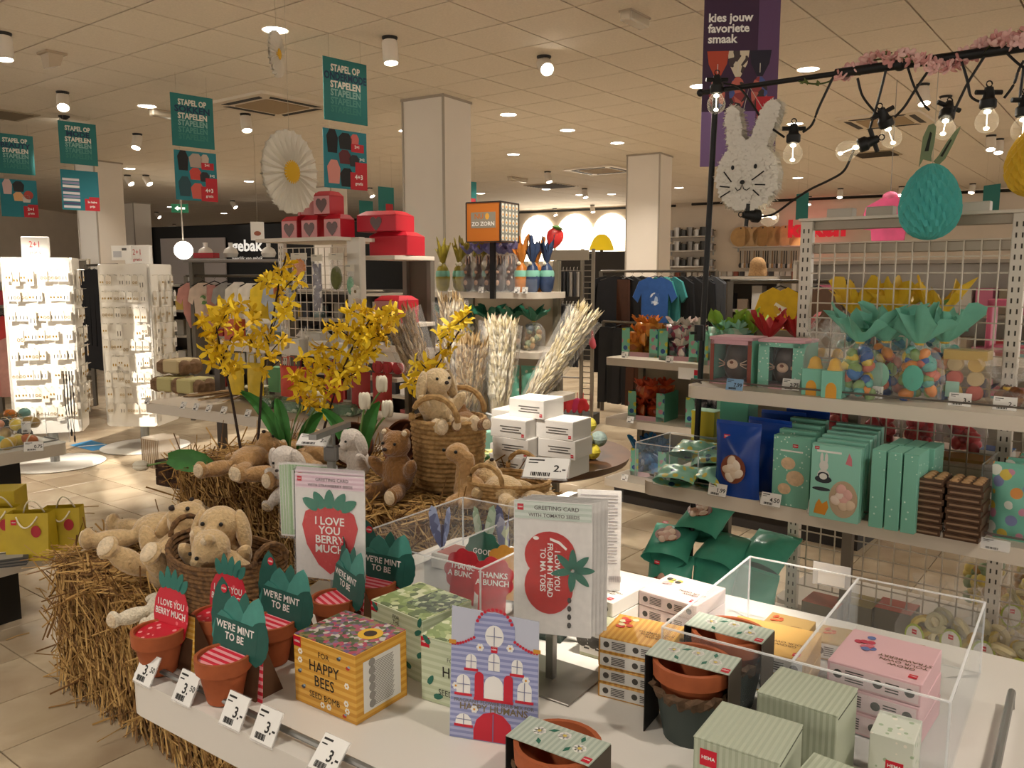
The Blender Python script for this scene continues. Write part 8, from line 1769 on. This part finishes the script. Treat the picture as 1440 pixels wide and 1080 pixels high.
# ================================================================== kitchen goods on the end wall
KW = M('#3a3835', .5)
for k, (x0, x1, y, lab) in enumerate(((935, 1000, 332, 'upper steel shelf of pots on the end wall'), (935, 1000, 352, 'middle steel shelf of pots on the end wall'), (935, 1000, 374, 'lower steel shelf of pots on the end wall'), (1030, 1125, 346, 'steel rail of cutting boards on the end wall'))):
    a, b_ = on_wall((x0, y), .35), on_wall((x1, y), .35); z = (a.z + b_.z) / 2; f = Frame(a, math.degrees(math.atan2(b_.x - a.x, b_.y - a.y))); L = (Vector((b_.x, b_.y, 0)) - Vector((a.x, a.y, 0))).length
    t = thing('wall_shelf', lab, 'shelf', f.p(0, 0, z), f.rz, 'kitchen wall shelves'); MB().box((L / 2, .17, -.015), (L, .34, .03)).build('board', M('#b5aea4', .4), t)
    for s in (.05, L - .05): MB().box((s, .32, -.06), (.03, .03, .12)).build('bracket', GREYM, t)
    if k < 3:
        for j in range(7):
            q = f.p(L * (j + .5) / 7, .17, z); o = thing('cooking_pot', 'steel cooking pot on the kitchen wall shelves', 'pot', q, 0, 'cooking pots on the wall'); hh = .16 + .06 * (j % 2); MB().lathe([(0, 0), (.085, 0), (.09, hh), (.085, hh), (.08, .01)], 16).build('pot', M(('#6f6a64', '#a29c94', '#3a3835')[j % 3], .3, .6), o, True); MB().tube([(.09, 0, hh * .8), (.14, 0, hh * .85)], .012, 6).build('handle', KW, o)
    else:
        for j in range(6):
            q = f.p(L * (j + .5) / 6, .15, z); o = thing('cutting_board', 'round wooden cutting board leaning on the kitchen wall', 'board', q, f.rz, 'cutting boards on the wall', rot=(-.12, 0, f.rz)); MB().prism(disc(.24, 24, 0, .24) if j % 2 == 0 else rrect(.3, .46, .04, 4, 0, .23), .02, 'xz').build('board', M(('#b8935e', '#c4a274', '#a8824e')[j % 3], .6, 0, .15, 6), o); MB().prism(disc(.02, 10, 0, .44), .002, 'xz', off=-.002).build('hole', KW, o)
a, b_ = on_wall((1040, 352), .1), on_wall((1125, 352), .1); ut = MB()
for k in range(26):
    p = a.lerp(b_, (k + .5) / 26); kk = k % 4; t = thing('kitchen_utensil', 'kitchen utensil hanging in a row on the end wall', 'utensil', p, wb.rz, 'kitchen utensils on the wall'); MB().box((0, 0, -.16), (.018, .012, .3)).build('handle', M(('#1a1a1a', '#b9b4ac', '#8a6a44', '#2a2a2c')[kk], .5), t); MB().ell((0, 0, -.36), (.04, .01, .06), 0, None, 8, 6).build('head', M(('#2a2a2a', '#cfcac2', '#a8845a', '#8a8a8c')[kk], .4), t, True)
for i in range(2):
    for k in range(22):
        p = on_wall((945 + 8.2 * k, 383 + 22 * i), .1); carton('small kitchen pack low on the end wall', p + Vector((0, 0, -.2)), wb.rz, (.11, .06, .22), M(('#c9c4bc', '#3a3a3c', '#a8a49c', '#8a4a3a', '#d8d4cc')[(k * 3 + i) % 5], .5), 'small kitchen packs', 'kitchen_pack')
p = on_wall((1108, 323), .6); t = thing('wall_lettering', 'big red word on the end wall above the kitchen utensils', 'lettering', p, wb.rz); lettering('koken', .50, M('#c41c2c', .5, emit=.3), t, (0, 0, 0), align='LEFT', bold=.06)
t = thing('pink_jacket', 'bright pink jacket displayed above the wire gondola', 'jacket', AT(1252, 278, 8.0), -.5); MB().prism([(-.06, 0), (.06, 0), (.2, -.08), (.26, -.28), (.15, -.3), (.14, -.4), (-.14, -.4), (-.15, -.3), (-.26, -.28), (-.2, -.08)], .1, 'xz', off=-.05).build('fabric', M('#c94f78', .7, 0, .2, 8), t); MB().ell((0, 0, .01), (.07, .06, .05), 0, None, 10, 7).build('hood', M('#d06a8a', .7), t, True); MB().tube([(0, 0, .02), (0, 0, H_CEIL - AT(1252, 278, 8).z)], .003, 4).build('hanging_wire', GREYM, t)
for k, (px, c, s, lab) in enumerate((((1185, 316), '#b9b2a6', (.09, .05, .03), 'grey price rail box on top of the wire gondola'), ((1245, 312), '#b0a99c', (.09, .05, .03), 'grey price rail box under the pink jacket'), ((1385, 308), '#c9c4ba', (.08, .04, .03), 'white label box on top of the wire gondola'))):
    p = AT(*px, 3.1 - .001 * (px[0] - 1180)); u_, v_ = GF.uv(p); p = GF.p(u_, .52, 1.711); carton(lab, p, GF.rz, s, M(c, .5), 'boxes on top of the wire gondola', 'rail_box')
# ================================================================== a shopper far back
p = AT(1066, 380, 10.2); p.z = 0; t = thing('person', 'person with long blond hair in dark clothes standing among the far shelves', 'person', p, 2.7)
sk = MB(); body = blob([((0, 0, 1.2), (.19, .12, .27)), ((0, 0, .95), (.18, .13, .16)), ((-.09, 0, .68), (.09, .10, .28)), ((.09, 0, .68), (.09, .10, .28)), ((-.09, .0, .28), (.062, .065, .27)), ((.09, 0, .28), (.062, .065, .27)), ((-.09, -.05, .045), (.05, .12, .045)), ((.09, -.05, .045), (.05, .12, .045)), ((-.22, .0, 1.28), (.06, .06, .15)), ((.22, 0, 1.28), (.06, .06, .15)), ((-.24, -.06, 1.04), (.045, .06, .16)), ((.24, -.06, 1.04), (.045, .06, .16)), ((0, .0, 1.46), (.06, .06, .08)), ((0, -.01, 1.58), (.08, .095, .115)), ((0, -.105, 1.57), (.014, .02, .02)), ((-.25, -.12, .9), (.03, .03, .06)), ((.25, -.12, .9), (.03, .03, .06))], .014, M('#1b1a1d', .85), 'body', t, 3)
me = body.data; me.materials.append(M('#b98a6c', .6)); zs = [pl_.center.z for pl_ in me.polygons]; ys = [pl_.center for pl_ in me.polygons]
me.polygons.foreach_set('material_index', [1 if (c_.z > 1.42 or (c_.z < .95 and abs(c_.x) > .215)) else 0 for c_ in ys])
blob([((0, .03, 1.62), (.10, .10, .11)), ((0, .06, 1.48), (.11, .07, .16)), ((-.075, .0, 1.5), (.035, .06, .15)), ((.075, .0, 1.5), (.035, .06, .15))], .014, M('#a8845a', .8, 0, .25, 60), 'hair', t, 3)
for s in (-1, 1): MB().ell((s * .03, -.1, 1.60), (.012, .006, .008), 0, None, 8, 5).build('eye', M('#2a2420', .4), t)
MB().ell((0, -.1, 1.525), (.025, .008, .007), 0, None, 8, 5).build('mouth', M('#9a4a44', .5), t)
